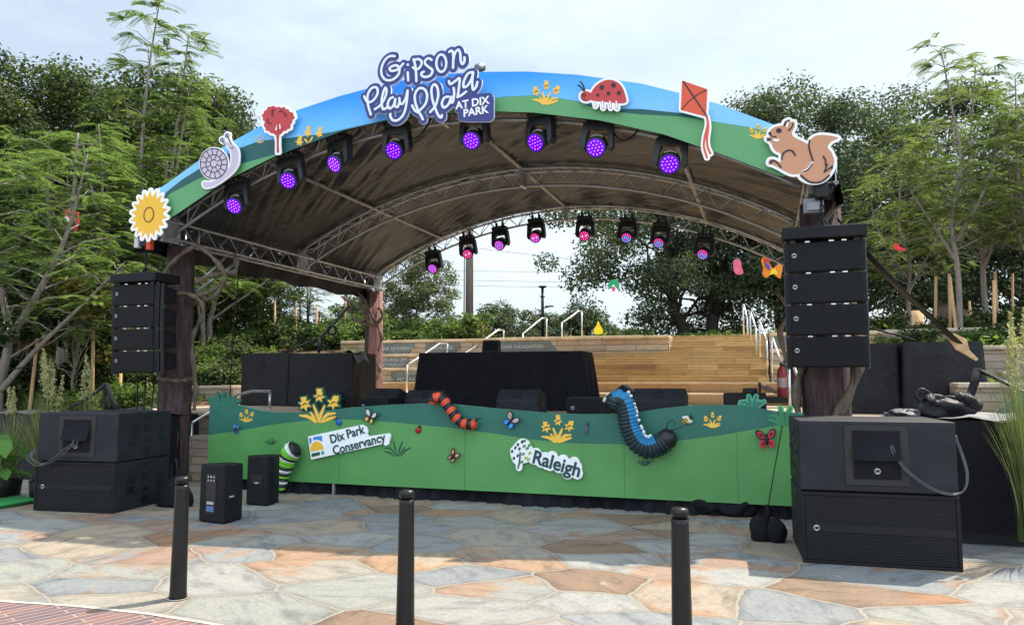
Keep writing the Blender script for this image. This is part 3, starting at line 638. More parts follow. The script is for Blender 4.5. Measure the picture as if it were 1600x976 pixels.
vpx(pC, zc([(200, 115), (275, 180), (285, 260), (320, 330), (335, 380)]), (16.05, 16.2), .038)
vpx(pC, zc([(150, 190), (230, 240), (310, 285), (332, 325), (280, 362), (240, 340)]), (16.0, 16.25), .038)
vpx(pC, zc([(285, 180), (350, 305), (400, 400), (425, 480), (405, 565)]), (16.15, 16.35), .038)
vpx(pC, zc([(215, 890), (270, 855), (330, 815), (395, 750), (415, 700), (403, 658)]), (15.95, 16.4), .042)
vpx(pC, zc([(330, 815), (280, 780), (257, 720), (262, 680)]), (16.1, 16.4), .036)
pD_ = post(UR, 16.55, .24, .2, DECK, 3.80, [WOODC, WOODP])
vine(pD_, [(UR - .1, 16.2, 1.3), (UR - .36, 16.35, 1.6), (UR - .3, 16.5, 2.0), (UR - .4, 16.4, 2.6), (UR - .2, 16.2, 3.0), (UR - .45, 16.3, 3.4)], .06)
vine(pD_, [(UR - .8, 16.1, 1.5), (UR - .4, 16.1, 1.35), (UR + .2, 16.15, 1.28)], .06)
# small gear of the roof: winch plate, loose flap at the right end
build(MB().box(tuple(PV(1271, 322, 9.3)), (.22, .1, .17)).box(tuple(PV(1271, 322, 9.23)), (.15, .03, .1)), 'junction_box', M('pale_grey_box', (.22, .24, .26), .5), bevel=.01)
mb = MB(); V = []
for i in range(13):
    for k in range(5): V.append((UR - .02 + .04 * math.sin(i * .8 + k) * .6 + .03 * k + .01 * i, 9.2 + .1 * k, 4.5 - i * .07))
mb.add(V, [(i * 5 + k, i * 5 + k + 1, i * 5 + 6 + k, i * 5 + 5 + k) for i in range(12) for k in range(4)], 0, True); build(mb, 'loose_flap', TARP)
# skirt under the stage front
FV = 9.5

# ================================================================== PAINTED HILL FASCIA
FA = thing('hill_fascia', 'long low fascia painted as two green hills along the stage front', 'fascia', (-3.9, FV, 0)); fo = (-3.9, FV, 0)
ftop = [(322, 629), (329, 629.5), (364, 631), (385.6, 636), (410, 642), (435, 644), (459, 644.3), (500, 642), (525, 639), (540, 637), (605.6, 632), (655, 630), (704, 631), (780, 638.5), (858, 645), (907.5, 647), (961.6, 646.5), (994, 644), (1033, 638), (1078, 633), (1123, 632), (1157, 633), (1190, 638), (1218, 643), (1252, 645.5)]
fhil = [(322, 680), (376, 672), (435, 661.5), (484, 656.5), (533, 654.6), (560, 655.5), (622, 660), (704, 668), (780, 678), (826, 686), (891, 692), (981, 694), (1055, 689), (1123, 680), (1217.6, 664), (1252, 661)]
ft, fh = prof(ftop, FV - .03), prof(fhil, FV - .03)
fu0, fu1 = PV(326, 680, FV - .03).x, PV(1258, 700, FV - .03).x
mb = MB(); N = 140; V = []
for i in range(N + 1):
    u = fu0 + (fu1 - fu0) * i / N; zt, zh = ft(u), fh(u)
    zb = .16; V += [(u, FV - .03, zb), (u, FV - .03, zh), (u, FV - .03, zt), (u, FV + .03, zb), (u, FV + .03, zt)]
Fs, Ms = [], []
for i in range(N):
    a, b = i * 5, i * 5 + 5
    Fs += [(a, b, b + 1, a + 1), (a + 1, b + 1, b + 2, a + 2), (a + 3, a + 4, b + 4, b + 3), (a + 2, b + 2, b + 4, a + 4), (a, a + 3, b + 3, b)]; Ms += [0, 1, 2, 3, 2]
Fs += [(0, 2, 4, 3), (N * 5, N * 5 + 3, N * 5 + 4, N * 5 + 2)]; Ms += [3, 3]
mb.add(V, Fs, Ms); mb.build('painted_hills', [GREENL, GREEND, BLACKP, M('fascia_edge', (.10, .33, .22), .6)], FA, off=fo)
seam = MB()
for px in (533, 728, 975, 1150): p = PV(px, 640, FV); seam.bb(p.x - .003, p.x + .003, FV - .0325, FV - .03, .162, ft(p.x) - .004)
seam.build('panel_seam', M('seam', (.06, .16, .09), .7), FA, off=fo)
mb = MB()                                                             # black skirt below
n = 220; V = []
for i in range(n + 1):
    u = fu0 + .15 + (fu1 - fu0 - .2) * i / n; a = .03 * math.sin(i * .9) + .02 * math.sin(i * 2.3 + 1) + .05 * math.sin(i * .13)
    V += [(u, FV + .06 + a * .3, .3), (u, FV + .05 + a, .12), (u, FV + .0 + a * 1.4, .0)]
mb.add(V, [(i * 3 + k, i * 3 + k + 1, i * 3 + k + 4, i * 3 + k + 3) for i in range(n) for k in range(2)], 0, True); mb.build('skirt_cloth', CLOTHB, FA, off=fo)
for px in (523,): p = PV(px, 700, FV); MB().bb(p.x - .015, p.x + .015, FV - .02, FV + .02, 0, .3).build('prop_leg', ALU, FA, off=fo)

def star6(cx, cy, r, a0):
    pts = []
    for i in range(12):
        rr = r if i % 2 == 0 else r * .47; a = a0 + i * math.pi / 6; pts.append((cx + rr * math.cos(a), cy + rr * math.sin(a)))
    return pts
def daff_shapes(cx, cy, s):                   # photo-pixel shapes of a three-flower clump; cx, cy = foot of the stems
    fl = [('p', star6(cx - 19 * s, cy - 25 * s, 9.5 * s, .3)), ('p', star6(cx + 1 * s, cy - 36 * s, 8.5 * s, .1)), ('p', star6(cx + 20 * s, cy - 27 * s, 9.5 * s, .5)),
          ('p', [(cx - 25 * s, cy - 35 * s), (cx - 17 * s, cy - 36 * s), (cx - 17 * s, cy - 27 * s), (cx - 23 * s, cy - 28 * s)]), ('p', [(cx - 3 * s, cy - 47 * s), (cx + 5 * s, cy - 47 * s), (cx + 3 * s, cy - 38 * s), (cx - 2 * s, cy - 38 * s)]), ('p', [(cx + 20 * s, cy - 37 * s), (cx + 28 * s, cy - 37 * s), (cx + 26 * s, cy - 28 * s), (cx + 19 * s, cy - 30 * s)])]
    lv = [[(-4, 0), (-9, -5), (-16, -9), (-26, -10)], [(-3, -1), (-7, -8), (-11, -14)], [(0, -1), (-2, -11), (-7, -24)], [(1, -1), (3, -11), (8, -23)], [(3, 0), (8, -8), (13, -12), (23, -13)], [(6, -1), (13, -5), (23, -8)]]
    return fl, [('l', [(cx + a * s, cy + b * s) for a, b in l_], s) for l_ in lv]
def to_plane(sh, v):
    r_ = []
    for s in sh:
        pts = on(v, s[1])
        if s[0] == 'p': r_.append(('p', pts))
        else:
            n = len(pts); k = s[2]; r_.append(('l', pts, [k * .004 + k * .018 * math.sin(math.pi * (i + .25) / (n - .3)) for i in range(n)]))
    return r_
def daffodils(cx, cy, s, v, parent, cut=False, mat=YEL2, name='painted_daffodils', res=.008, thick=.003):
    fl, lv = daff_shapes(cx, cy, s); off = so if parent is ST else fo if parent is FA else None
    sh = to_plane(fl, v) + to_plane(lv, v)
    if cut: plate(MB(), sh, .022, v + .002, .03, 0, res) .build(name + '_backing', DKG, parent, off=off)
    mb = MB(); plate(mb, sh, 0, v - .001 - thick, thick, 0, res); mb.build(name, mat, parent, off=off)
    mk = MB()
    for (a, b) in ((-19, -25), (1, -36), (20, -27)):
        plate(mk, [('l', on(v, [(cx + a * s - 3 * s, cy + b * s + 1 * s), (cx + a * s, cy + b * s - 2 * s), (cx + a * s + 3 * s, cy + b * s - 1 * s)]), .006 * s)], 0, v - .0045 - thick, .003, 0, .005)
    mk.build(name + '_lines', INK, parent, off=off)
def tufts(cx, cy, s, v, parent, name='painted_grass', mat=DKG, cut=None, w=.55, long=False):
    L_ = [[(-6, 0), (-12, -5), (-22, -8)], [(-3, 0), (-8, -9), (-12, -13), (-21, -13)], [(-1, 0), (-4, -14), (-6, -24)], [(1, 0), (4, -13), (8, -24)], [(3, 0), (8, -9), (12, -14)], [(6, 0), (13, -9), (22, -14)]]
    sh = [('l', [(cx + a * s, cy + b * s) for a, b in l_], s * w) for l_ in L_]
    off = so if parent is ST else fo if parent is FA else None
    sh = to_plane(sh, v)
    if cut: plate(MB(), sh, .02, v + .002, .03, 0, .008).build(name + '_backing', cut, parent, off=off)
    plate(MB(), sh, 0, v - .004, .003, 0, .006).build(name, mat, parent, off=off)
PF = FV - .031
daffodils(385, 659, .42, PF, FA, res=.006); daffodils(871, 691, .92, PF, FA); daffodils(1113, 668, .52, PF, FA, res=.006)
daffodils(498, 660, 1.13, PF, FA, True, name='daffodil_cutout')
tufts(424, 694, .42, PF, FA, w=.75); tufts(621, 712, .95, PF, FA); tufts(1008, 727, .55, PF, FA, w=.7)
tufts(344, 633, .8, PF + .02, FA, 'grass_cutout', M('tuft_dark', (.02, .16, .10), .5), GREEND, w=.6); tufts(361, 634, .6, PF + .01, FA, 'grass_cutout', M('tuft_mid', (.03, .2, .12), .5), GREEND, w=.65)
tufts(1175, 639, .85, PF + .01, FA, 'grass_cutout', M('tuft_teal', (.022, .15, .105), .5), M('tuft_rim', (.07, .33, .20), .5), w=.85); tufts(1226, 664, 1.12, PF, FA, 'grass_cutout', M('tuft_line', (.03, .20, .08), .5), M('tuft_pale', (.15, .45, .19), .5), w=1.0)
PR = VF - .041
daffodils(853, 164, .8, PR, ST); daffodils(483, 228, .85, PR, ST) if False else None
def daff_flowers(cx, cy, s, v, cents, leaves):
    sh = []
    for (a, b) in cents: sh += [('p', star6(a, b, 9 * s, .2 + a)), ('p', [(a - 2 * s, b - 13 * s), (a + 6 * s, b - 12 * s), (a + 4 * s, b - 5 * s), (a - 1 * s, b - 5 * s)])]
    sh = to_plane(sh + [('l', l_, s) for l_ in leaves], v)
    plate(MB(), sh, 0, v - .004, .003, 0, .007).build('painted_daffodils', YEL2, ST, off=so)
daff_flowers(483, 225, .82, PR, [(468, 222), (481, 208), (499, 209)], [[(481, 223), (477, 218)], [(484, 222), (488, 215)]])
daffodils(406, 224, .28, PR, ST, mat=M('painted_faint_ochre', (.55, .42, .22), .5), res=.005); daffodils(1184, 217, .5, PR, ST, res=.006)

# ================================================================== CUT-OUT SIGNS ON THE ROOF FRONT
CV = VF - .12                                                       # plane of the cut-outs
def zm(x0, y0, k): return lambda P: [(x0 + x / k, y0 + y / k) for x, y in P]
def cutout(name, label, anchor, layers, border, cat='cut-out sign', v=CV, bmat=WHITE, res=.01, thick=.022):
    """layers: (part name, material, shapes in metres, grow). The backing is the union of the first layer's outline grown by `border`."""
    a = PV(anchor[0], anchor[1], v); t = thing(name, label, cat, (a.x, v, a.z)); off = (a.x, v, a.z)
    base = [s for l_ in layers if l_[4] for s in l_[2]]
    plate(MB(), base, border, v, thick, 0, res).build('backing', bmat, t, off=off)
    mbk = MB()
    for k, (nm, mat, sh, gw, _) in enumerate(layers):
        plate(MB(), sh, gw, v - .0035 * (k + 1), .0025, 0, res * (.55 if len(sh) and max(np.max(s[2]) if s[0] == 'l' else 1 for s in sh) < .02 else .8)).build(nm, mat, t, off=off)
    # stand-off blocks that fix it to the roof front
    MB().box((a.x, v + thick + (VF - v - thick) / 2 - .02, a.z), (.08, VF - v - thick - .044, .08)).build('standoff', BLACKP, t, off=off)
    return t
def P_(pts, v=CV, n=5): return ('p', on(v, cr_spline(pts, n, True)) if n else on(v, pts))
def S_(pts, r, v=CV, n=5): return ('l', on(v, cr_spline(pts, n) if n and len(pts) > 2 else pts), r)
# sunflower
sf = PV(233, 335.5, CV); fl = []
for i in range(36):
    rr = .372 if i % 2 == 0 else .262
    a = math.pi / 2 + i * math.pi / 18; fl.append((sf.x + rr * math.cos(a) * .97, sf.z + rr * math.sin(a) * 1.04))
cutout('sunflower_sign', 'yellow sunflower cut-out with a white rim at the left end of the roof front', (233, 335),
       [('petals', YEL, [('p', fl)], 0, 1), ('disc', ORG if False else YEL, [('l', [(sf.x, sf.z - .01), (sf.x, sf.z + .02)], .075)], 0, 0),
        ('outline', INK, [('l', [(sf.x + .095 * math.cos(q), sf.z + .115 * math.sin(q)) for q in [i * math.pi / 12 for i in range(25)]], .006)], 0, 0)], .04)
# snail
Z = zm(180, 60, 2.872)
body = Z([(392, 651), (402, 643), (440, 642), (490, 602), (520, 560), (519, 505), (505, 487), (490, 472), (476, 466), (471, 450), (488, 445), (496, 462), (508, 470), (505, 448), (492, 438), (500, 424), (514, 430), (513, 448), (522, 470), (545, 492), (554, 520), (550, 565), (528, 600), (490, 632), (440, 663), (402, 668)])
shc = Z([(443, 562)])[0]
def ring(cx, cy, rx, ry, n=24, a0=0, a1=2 * math.pi): return [(cx + rx * math.cos(a0 + (a1 - a0) * i / n), cy + ry * math.sin(a0 + (a1 - a0) * i / n)) for i in range(n + 1)]
rx, ry = 61 / 2.872, 68 / 2.872
spokes = [S_([(shc[0] + rx * .58 * math.cos(a), shc[1] + ry * .58 * math.sin(a)), (shc[0] + rx * .97 * math.cos(a), shc[1] + ry * .97 * math.sin(a))], .006, n=0) for a in [i * math.pi / 7 + .1 for i in range(14)]]
spokes += [S_([(shc[0] + rx * .25 * math.cos(a), shc[1] + ry * .25 * math.sin(a)), (shc[0] + rx * .58 * math.cos(a), shc[1] + ry * .58 * math.sin(a))], .005, n=0) for a in [i * math.pi / 4 + .3 for i in range(8)]]
cutout('snail_sign', 'pale lilac snail cut-out with a spiral shell beside the sunflower sign', (340, 250),
       [('body', LILAC, [P_(body), ('p', on(CV, ring(*shc, rx, ry)[:-1]))], 0, 1),
        ('shell_lines', INK, [('l', on(CV, ring(*shc, rx, ry)), .007), ('l', on(CV, ring(*shc, rx * .58, ry * .58)), .006), ('l', on(CV, ring(*shc, rx * .25, ry * .25, 20, 0, 5.4)), .006)] + spokes
         + [S_(Z([(482, 458), (495, 485)]), .006, n=0), S_(Z([(505, 440), (522, 475)]), .006, n=0), S_(Z([(515, 492), (525, 494), (531, 487)]), .005)]
         + [('l', on(CV, ring(*Z([(479, 456)])[0], 2.2, 2.4, 10)), .006), ('l', on(CV, ring(*Z([(501, 438)])[0], 2.2, 2.4, 10)), .006)], 0, 0)], .024)
# red tree
crown = []
for i in range(72):
    q = 2 * math.pi * i / 72; rr = 1 + .045 * math.sin(q * 18) + .07 * math.sin(q * 3 + .8) + .04 * math.sin(q * 7)
    crown.append((729 + 69 * rr * math.cos(q), 362 - 58 * rr * math.sin(q) + (8 if math.sin(q) < -.4 else 0)))
trunkp = Z([(727, 412), (722, 395), (733, 380), (741, 400), (735, 430), (734, 480), (736, 513), (725, 513), (726, 470), (722, 430), (708, 405), (716, 402)])
cutout('red_tree_sign', 'red tree cut-out with a white rim on the left of the roof front', (434, 200),
       [('crown', REDP, [('p', on(CV, Z(crown))), ('p', on(CV, trunkp))], 0, 1),
        ('trunk_gaps', WHITE, [S_(Z([(729, 390), (722, 410)]), .012, n=0), S_(Z([(739, 388), (741, 405)]), .010, n=0)], 0, 0),
        ('bark', REDP, [S_(Z([(731, 384), (729, 440), (730, 508)]), .012, n=0), S_(Z([(712, 408), (728, 440)]), .008, n=0), S_(Z([(752, 400), (733, 440)]), .008, n=0)], 0, 0),
        ('leaf_lines', INK, [S_(Z(p), .006) for p in ([(717, 322), (705, 324), (708, 334), (703, 340), (712, 350)], [(738, 330), (750, 324), (757, 336), (766, 340), (766, 352)], [(688, 362), (684, 372), (692, 380), (702, 384)])], 0, 0)], .034)
# ladybird
Z2 = zm(530, 0, 2.957)
bodyl = Z2([(1160, 462), (1163, 432), (1185, 398), (1222, 374), (1262, 371), (1300, 393), (1321, 437), (1321, 476), (1240, 473)])
legs = [S_(Z2([(x, 470), (x + 4, y)]), .014, n=0) for x, y in ((1181, 490), (1216, 499), (1251, 499), (1280, 501))]
cutout('ladybird_sign', 'red ladybird cut-out with black spots right of the roof centre', (940, 146),
       [('body', REDP, [P_(bodyl), ('p', on(CV, ring(*Z2([(1141, 446)])[0], 9, 8)[:-1]))] + legs, 0, 1),
        ('leg_fill', WHITE, [('l', s[1], .009) for s in legs], 0, 0),
        ('spots', INK, [('p', on(CV, ring(*Z2([(x, y)])[0], r / 2.957, r / 2.8, 14)[:-1])) for x, y, r in ((1214, 405, 10), (1268, 395, 10), (1195, 440, 7), (1244, 433, 8.5), (1293, 431, 9))]
         + [S_(Z2(p), .010) for p in ([(1134, 420), (1128, 396), (1115, 380)], [(1128, 420), (1115, 402), (1103, 396)])] + [('l', on(CV, ring(*Z2([(1131, 441)])[0], 2.6, 2, 12)), .005), S_(Z2([(1124, 458), (1132, 462), (1138, 458)]), .005)], 0, 0)], .026)
# kite
Z3 = zm(1020, 110, 3.755)
tail = [S_(Z3([(318, 275), (322, 320), (305, 390), (300, 450), (318, 512)]), .012), S_(Z3([(318, 275), (326, 330), (318, 400), (322, 450), (338, 488)]), .012)]
cutout('kite_sign', 'orange-red kite cut-out with two ribbon tails on the right of the roof front', (1085, 150),
       [('sail', KITE, [P_(Z3([(172, 60), (320, 112), (313, 272), (164, 233)]), n=0)] + tail, 0, 1),
        ('spars', INK, [S_(Z3([(180, 68), (318, 270)]), .008, n=0), S_(Z3([(172, 230), (205, 190), (260, 145), (314, 118)]), .006)], 0, 0)], .024)
# squirrel
Z4 = zm(1020, 110, 3.755)
bodyS = [(670, 408), (668, 395), (690, 392), (681, 372), (700, 342), (735, 328), (765, 322), (772, 302), (798, 290), (806, 302), (828, 302), (832, 330), (815, 368), (830, 392), (875, 415), (915, 440), (938, 490), (932, 550), (890, 595), (830, 610), (785, 597), (745, 575), (705, 555), (680, 548), (684, 525), (712, 522), (748, 538), (752, 492), (722, 474), (704, 450), (694, 424)]
tailS = [(862, 612), (905, 588), (940, 535), (918, 470), (922, 415), (952, 386), (1010, 380), (1088, 396), (1048, 418), (1026, 450), (1050, 485), (1064, 545), (1035, 612), (985, 650), (930, 655), (885, 640)]
cutout('squirrel_sign', 'brown squirrel cut-out with a bushy tail at the right end of the roof front', (1252, 240),
       [('body', TAN, [P_(Z4(bodyS), n=4), P_(Z4(tailS), n=4)], 0, 1),
        ('pale_marks', WHITE, [S_(Z4([(712, 408), (730, 413), (736, 408)]), .012), S_(Z4([(880, 598), (915, 575), (934, 545)]), .014), S_(Z4([(786, 330), (792, 306)]), .010, n=0)], 0, 0),
        ('ink_lines', INK, [('p', on(CV, ring(*Z4([(740, 355)])[0], 4.6, 3.6, 16)[:-1])), ('p', on(CV, ring(*Z4([(687, 371)])[0], 2.3, 2.6, 12)[:-1]))]
         + [S_(Z4(p), r) for p, r in (([(690, 378), (700, 388), (725, 391)], .006), ([(756, 522), (765, 490), (790, 472), (818, 474), (836, 500)], .009), ([(690, 537), (710, 530), (735, 548), (752, 570)], .009), ([(685, 548), (700, 540)], .007), ([(672, 404), (690, 402)], .006), ([(672, 412), (690, 410)], .006),
              ([(772, 326), (780, 306), (800, 294)], .009), ([(795, 355), (815, 335), (822, 312)], .007), ([(920, 412), (916, 450), (932, 510), (940, 530)], .009), ([(880, 598), (912, 582), (936, 548)], .007), ([(870, 618), (920, 655), (985, 655), (1035, 618)], .010))]
         + [S_(Z4(p), .008, n=0) for p in ([(1000, 505), (1015, 530), (1012, 556), (1024, 552)], [(1024, 552), (1006, 598), (1054, 562), (1050, 580)])], 0, 0)], .030)
# name sign
Z5 = zm(560, 60, 6.973)
STR = [[(398, 198), (350, 198), (300, 232), (262, 300), (252, 380), (285, 445), (345, 462), (405, 435), (445, 385), (455, 325), (492, 280)], [(455, 330), (420, 300), (370, 308), (342, 335), (365, 360), (415, 350), (450, 330)],
       [(540, 375), (543, 420), (546, 462)], [(540, 290), (542, 294)],
       [(604, 232), (622, 300), (632, 400), (634, 470)], [(612, 242), (655, 230), (692, 258), (680, 310), (640, 342), (598, 322)],
       [(800, 240), (770, 222), (735, 240), (730, 280), (770, 318), (808, 350), (795, 400), (745, 425), (700, 415), (688, 385), (715, 368)],
       ring(906, 275, 54, 94, 16), [(992, 152), (1022, 140), (1036, 190), (1034, 325)], [(1036, 240), (1055, 165), (1090, 128), (1112, 170), (1116, 240), (1135, 285), (1158, 255), (1157, 212)],
       [(138, 832), (116, 760), (102, 690), (108, 610), (150, 545), (200, 540), (214, 590), (190, 650), (140, 695), (95, 690), (66, 635)],
       [(182, 775), (240, 735), (288, 660), (310, 580), (296, 542), (272, 600), (256, 690), (272, 775), (330, 745)],
       [(378, 645), (345, 665), (322, 720), (340, 768), (385, 735), (405, 665), (400, 735), (430, 750), (450, 700)], [(450, 655), (455, 705), (485, 715), (520, 650), (538, 572), (530, 690), (500, 820), (440, 890), (380, 895), (350, 850), (352, 828)],
       [(705, 885), (670, 820), (620, 790), (588, 735)], [(655, 795), (622, 700), (620, 610), (665, 548), (725, 560), (752, 630), (732, 720), (670, 790)],
       [(785, 805), (840, 740), (872, 630), (862, 540), (830, 505), (800, 550), (805, 650), (838, 760), (875, 845), (905, 865), (912, 840)],
       [(985, 640), (940, 650), (912, 710), (935, 758), (985, 720), (1015, 640), (1008, 700), (1035, 690), (1046, 600), (1040, 545)],
       [(988, 470), (1005, 503), (1060, 468), (1104, 440), (1098, 540), (1082, 645)], [(1082, 645), (1130, 620), (1175, 585)],
       [(1245, 372), (1195, 390), (1152, 470), (1150, 535), (1195, 515), (1238, 440), (1252, 375), (1242, 470), (1252, 562), (1285, 530), (1298, 480)]]
SV = VF - .2
SH = [S_(Z5(s), .0165, SV, 4) for s in STR]
FLT = PV(720, 166, SV)
boxp = Z5([(1088, 680), (1110, 655), (1270, 640), (1425, 628), (1440, 660), (1440, 850), (1425, 868), (1250, 872), (1120, 866), (1125, 780), (1085, 775)])
a0 = PV(665, 135, SV)
tS = thing('name_sign', 'navy cloud-edged lettering sign over the left middle of the roof front', 'sign', (a0.x, SV, a0.z)); oS = (a0.x, SV, a0.z)
fill = [('p', on(SV, Z5(p))) for p in ([(260, 300), (400, 220), (600, 250), (900, 190), (1110, 140), (1150, 250), (1040, 320), (900, 360), (750, 420), (560, 450), (340, 440)], [(110, 620), (200, 560), (420, 640), (400, 730), (200, 730)], [(640, 640), (860, 560), (1000, 640), (900, 760), (700, 790)], [(1000, 500), (1230, 390), (1290, 500), (1150, 600), (1000, 660)])]
back = [('l', s[1], .0165) for s in SH]
plate(MB(), back + [('p', on(SV, boxp))], .0475, SV + .006, .03, 0, .008).build('rim', PALEB, tS, off=oS)
plate(MB(), back + [('p', on(SV, boxp))], .044, SV, .03, 0, .008).build('backing', NAVY, tS, off=oS)
plate(MB(), SH, 0, SV - .010, .009, 0, .0045).build('script_lettering', PALEB, tS, off=oS)
for s_, zx in (('AT DIX', (1242, 708)), ('PARK', (1278, 800))):
    p = PV(*Z5([zx])[0], SV); text(s_, .145, (p.x - a0.x, -.004, p.z - a0.z), WHITE, tS, off=.004, ang=R(3))
mbx = MB()
for px, py in ((610, 160), (665, 150), (735, 150)): p = PV(px, py, SV); mbx.bb(p.x - .03, p.x + .03, SV + .035, VF - .045, p.z - .03, p.z + .03)
mbx.build('standoff', BLACKP, tS, off=oS)
# floodlight on the roof top behind the sign
p = PV(750, 106, VF + .15); t = thing('roof_floodlight', 'small silver cylinder floodlight on the roof top beside the name sign', 'floodlight', p)
MB().lathe([(.05, -.07), (.058, -.06), (.058, .055), (.05, .065)], (0, 0, 0), 18, 0, Matrix.Rotation(R(-62), 4, 'X') @ Matrix.Rotation(R(20), 4, 'Y')).build('housing', M('floodlight_steel', (.22, .23, .24), .4, .8), t)
MB().box((-.10, 0, -.04), (.1, .08, .05)).tube([(0, .02, -.03), (0, .04, -.16)], .018, 8).build('bracket', BLACKP, t)

# ================================================================== LOGO BOARDS AND BUGS ON THE FASCIA
BV = FV - .075
Z6 = zm(460, 640, 6.154)
a0 = PV(545, 690, BV); t = thing('conservancy_sign', 'white tilted board with a sunrise emblem and two lines of serif lettering on the fascia', 'sign', (a0.x, BV, a0.z)); o6 = (a0.x, BV, a0.z)
def PB(pts, n=0): return P_(Z6(pts), BV, n)
plate(MB(), [PB([(138, 262), (650, 150), (690, 172), (700, 205), (690, 235), (712, 262), (910, 232), (918, 250), (900, 325), (875, 335), (855, 318), (165, 468)])], .012, BV, .03, 0, .008).build('board', WHITE, t, off=o6)
for nm, mt_, pp in (('emblem_blue', SKYB, [PB([(142, 270), (162, 266), (166, 310), (150, 332)]), PB([(180, 262), (265, 246), (270, 305), (235, 288), (205, 285), (183, 294)])]), ('emblem_sun', YEL, [PB([(156, 400), (155, 360), (170, 325), (195, 305), (225, 300), (255, 318), (275, 345), (280, 378)])]),
                   ('emblem_dark', DKG, [PB([(163, 420), (245, 402), (248, 432), (168, 452)])]), ('emblem_green', painted('painted_emerald', (.02, .26, .15)), [PB([(258, 400), (283, 393), (288, 425), (264, 430)])])):
    plate(MB(), pp, 0, BV - .004, .003, 0, .006).build(nm, mt_, t, off=o6)
DGT = painted('lettering_dark_green', (.006, .055, .06))
p = PV(*Z6([(505, 238)])[0], BV); text('Dix Park', .172, (p.x - a0.x, -.004, p.z - a0.z), DGT, t, R(16.5), off=.004, sx=.92)
p = PV(*Z6([(618, 330)])[0], BV); text('Conservancy', .172, (p.x - a0.x, -.004, p.z - a0.z), DGT, t, R(14.5), off=.004, sx=.94)
Z7 = zm(760, 600, 6.1)
a0 = PV(850, 715, BV); t = thing('city_sign', 'white tilted board with a leafy tree emblem and one name on the fascia', 'sign', (a0.x, BV, a0.z)); o7 = (a0.x, BV, a0.z)
tp = [(245, 640), (270, 600), (330, 540), (380, 550), (410, 600), (430, 650), (390, 720), (330, 740), (320, 800), (300, 800), (300, 760), (265, 720)]
letters = [[(470, 660), (520, 740)], [(555, 700), (575, 760)], [(625, 690), (605, 770)], [(660, 740), (690, 790)], [(730, 725), (715, 790)], [(770, 770), (775, 850)], [(835, 745), (865, 850)], [(450, 700), (850, 790)]]
plate(MB(), [P_(Z7(tp), BV, 4)] + [S_(Z7(l_), .055 if i == 7 else .045, BV, 0) for i, l_ in enumerate(letters)], .028, BV, .03, 0, .008).build('board', WHITE, t, off=o7)
dia = [(245, 640, 0), (275, 605, 0), (300, 575, 0), (340, 548, 0), (315, 615, 0), (360, 590, 1), (390, 610, 1), (410, 580, 1), (350, 665, 1), (415, 655, 2), (298, 680, 0), (378, 702, 2), (262, 705, 0), (338, 740, 1), (402, 716, 2), (362, 540, 1)]
for q, mm in enumerate((DGT, painted('leaf_mid_green', (.06, .26, .08)), painted('leaf_lime', (.33, .42, .06)))):
    plate(MB(), [PBq for PBq in [P_(Z7([(x - 2, y - 19), (x + 15, y - 9), (x + 3, y + 19), (x - 14, y + 6)] if c == 0 else [(x - 15, y - 8), (x + 15, y - 18), (x + 15, y + 6), (x - 15, y + 17)]), BV, 0) for x, y, c in dia if c == q]], 0, BV - .004, .003, 0, .005).build('emblem_leaf', mm, t, off=o7)
plate(MB(), [S_(Z7([(302, 800), (318, 720), (322, 650)]), .010, BV, 4)], 0, BV - .004, .003, 0, .005).build('emblem_stem', DGT, t, off=o7)
p = PV(*Z7([(668, 760)])[0], BV); text('Raleigh', .24, (p.x - a0.x, -.004, p.z - a0.z), DGT, t, R(-14.5), off=.006, sx=.95)
# caterpillars: ribbed flexible tubes
def caterpillar(label, path, rad, bands, mats, rib=.14, ribs_per=1.0, feel=None, dv=None):
    pts = []
    for i, (x, y) in enumerate(cr_spline(path, 40)):
        pts.append(PV(x, y, FV - .05 - (rad if dv is None else dv(i))))
    L_ = [0]
    for a, b in zip(pts, pts[1:]): L_.append(L_[-1] + (b - a).length)
    n = max(60, int(L_[-1] / .011)); xs = [L_[-1] * i / n for i in range(n + 1)]
    q = [Vector([float(np.interp(x, L_, [p[k] for p in pts])) for k in range(3)]) for x in xs]
    tot = L_[-1]
    rs = []
    for i, x in enumerate(xs):
        e = min(1, math.sqrt(max(0, 1 - (1 - min(1, min(x + .01, tot - x + .01) / (rad * .9))) ** 2)))
        rs.append(rad * (.06 + .94 * e) * (1 + rib * (.5 if i % 4 < 2 else -.5)))
    rs = [r * (1 if not callable(feel) else feel(i / n)) for i, r in enumerate(rs)]
    t = thing('caterpillar', label, 'caterpillar', q[n // 2]); off = tuple(q[n // 2])
    MB().tube(q, rs, 16, [bands(i / n) for i in range(n)]).build('body', mats, t, off=off)
    return t, q, rs, off
RUBR = M('orange_hose', (.62, .07, .025), .5); RUBK = M('black_hose', (.012, .012, .014), .45); RUBB = M('blue_hose', (.012, .17, .36), .55, var=.2, scale=12); RUBT = M('dark_teal_hose', (.012, .03, .04), .55, var=.4, scale=9)
CWH = M('white_band', (.62, .64, .66), .7, var=.15, scale=25); CLIME = M('lime_band', (.15, .50, .03), .7, var=.2, scale=25)
def feelers(t, tip, dirs, off):
    mb = MB()
    for P in dirs: mb.tube([tip + Vector(p) for p in P], .006, 5)
    mb.build('feelers', INK, t, off=off)
t, q, rs, o_ = caterpillar('orange and black striped caterpillar crawling over the fascia top', [(676, 631), (679, 622), (690, 622), (702, 637), (712, 651), (724, 661), (744, 663)], .068, lambda s: 0 if int(s * 12.4 + .55) % 2 == 0 else 1, [RUBR, RUBK])
feelers(t, q[-1] + Vector((0, -.02, .04)), [[(0, 0, 0), (.05, -.02, .04), (.10, -.04, .04)], [(0, 0, .0), (.03, -.05, .05), (.08, -.08, .05)]], o_)
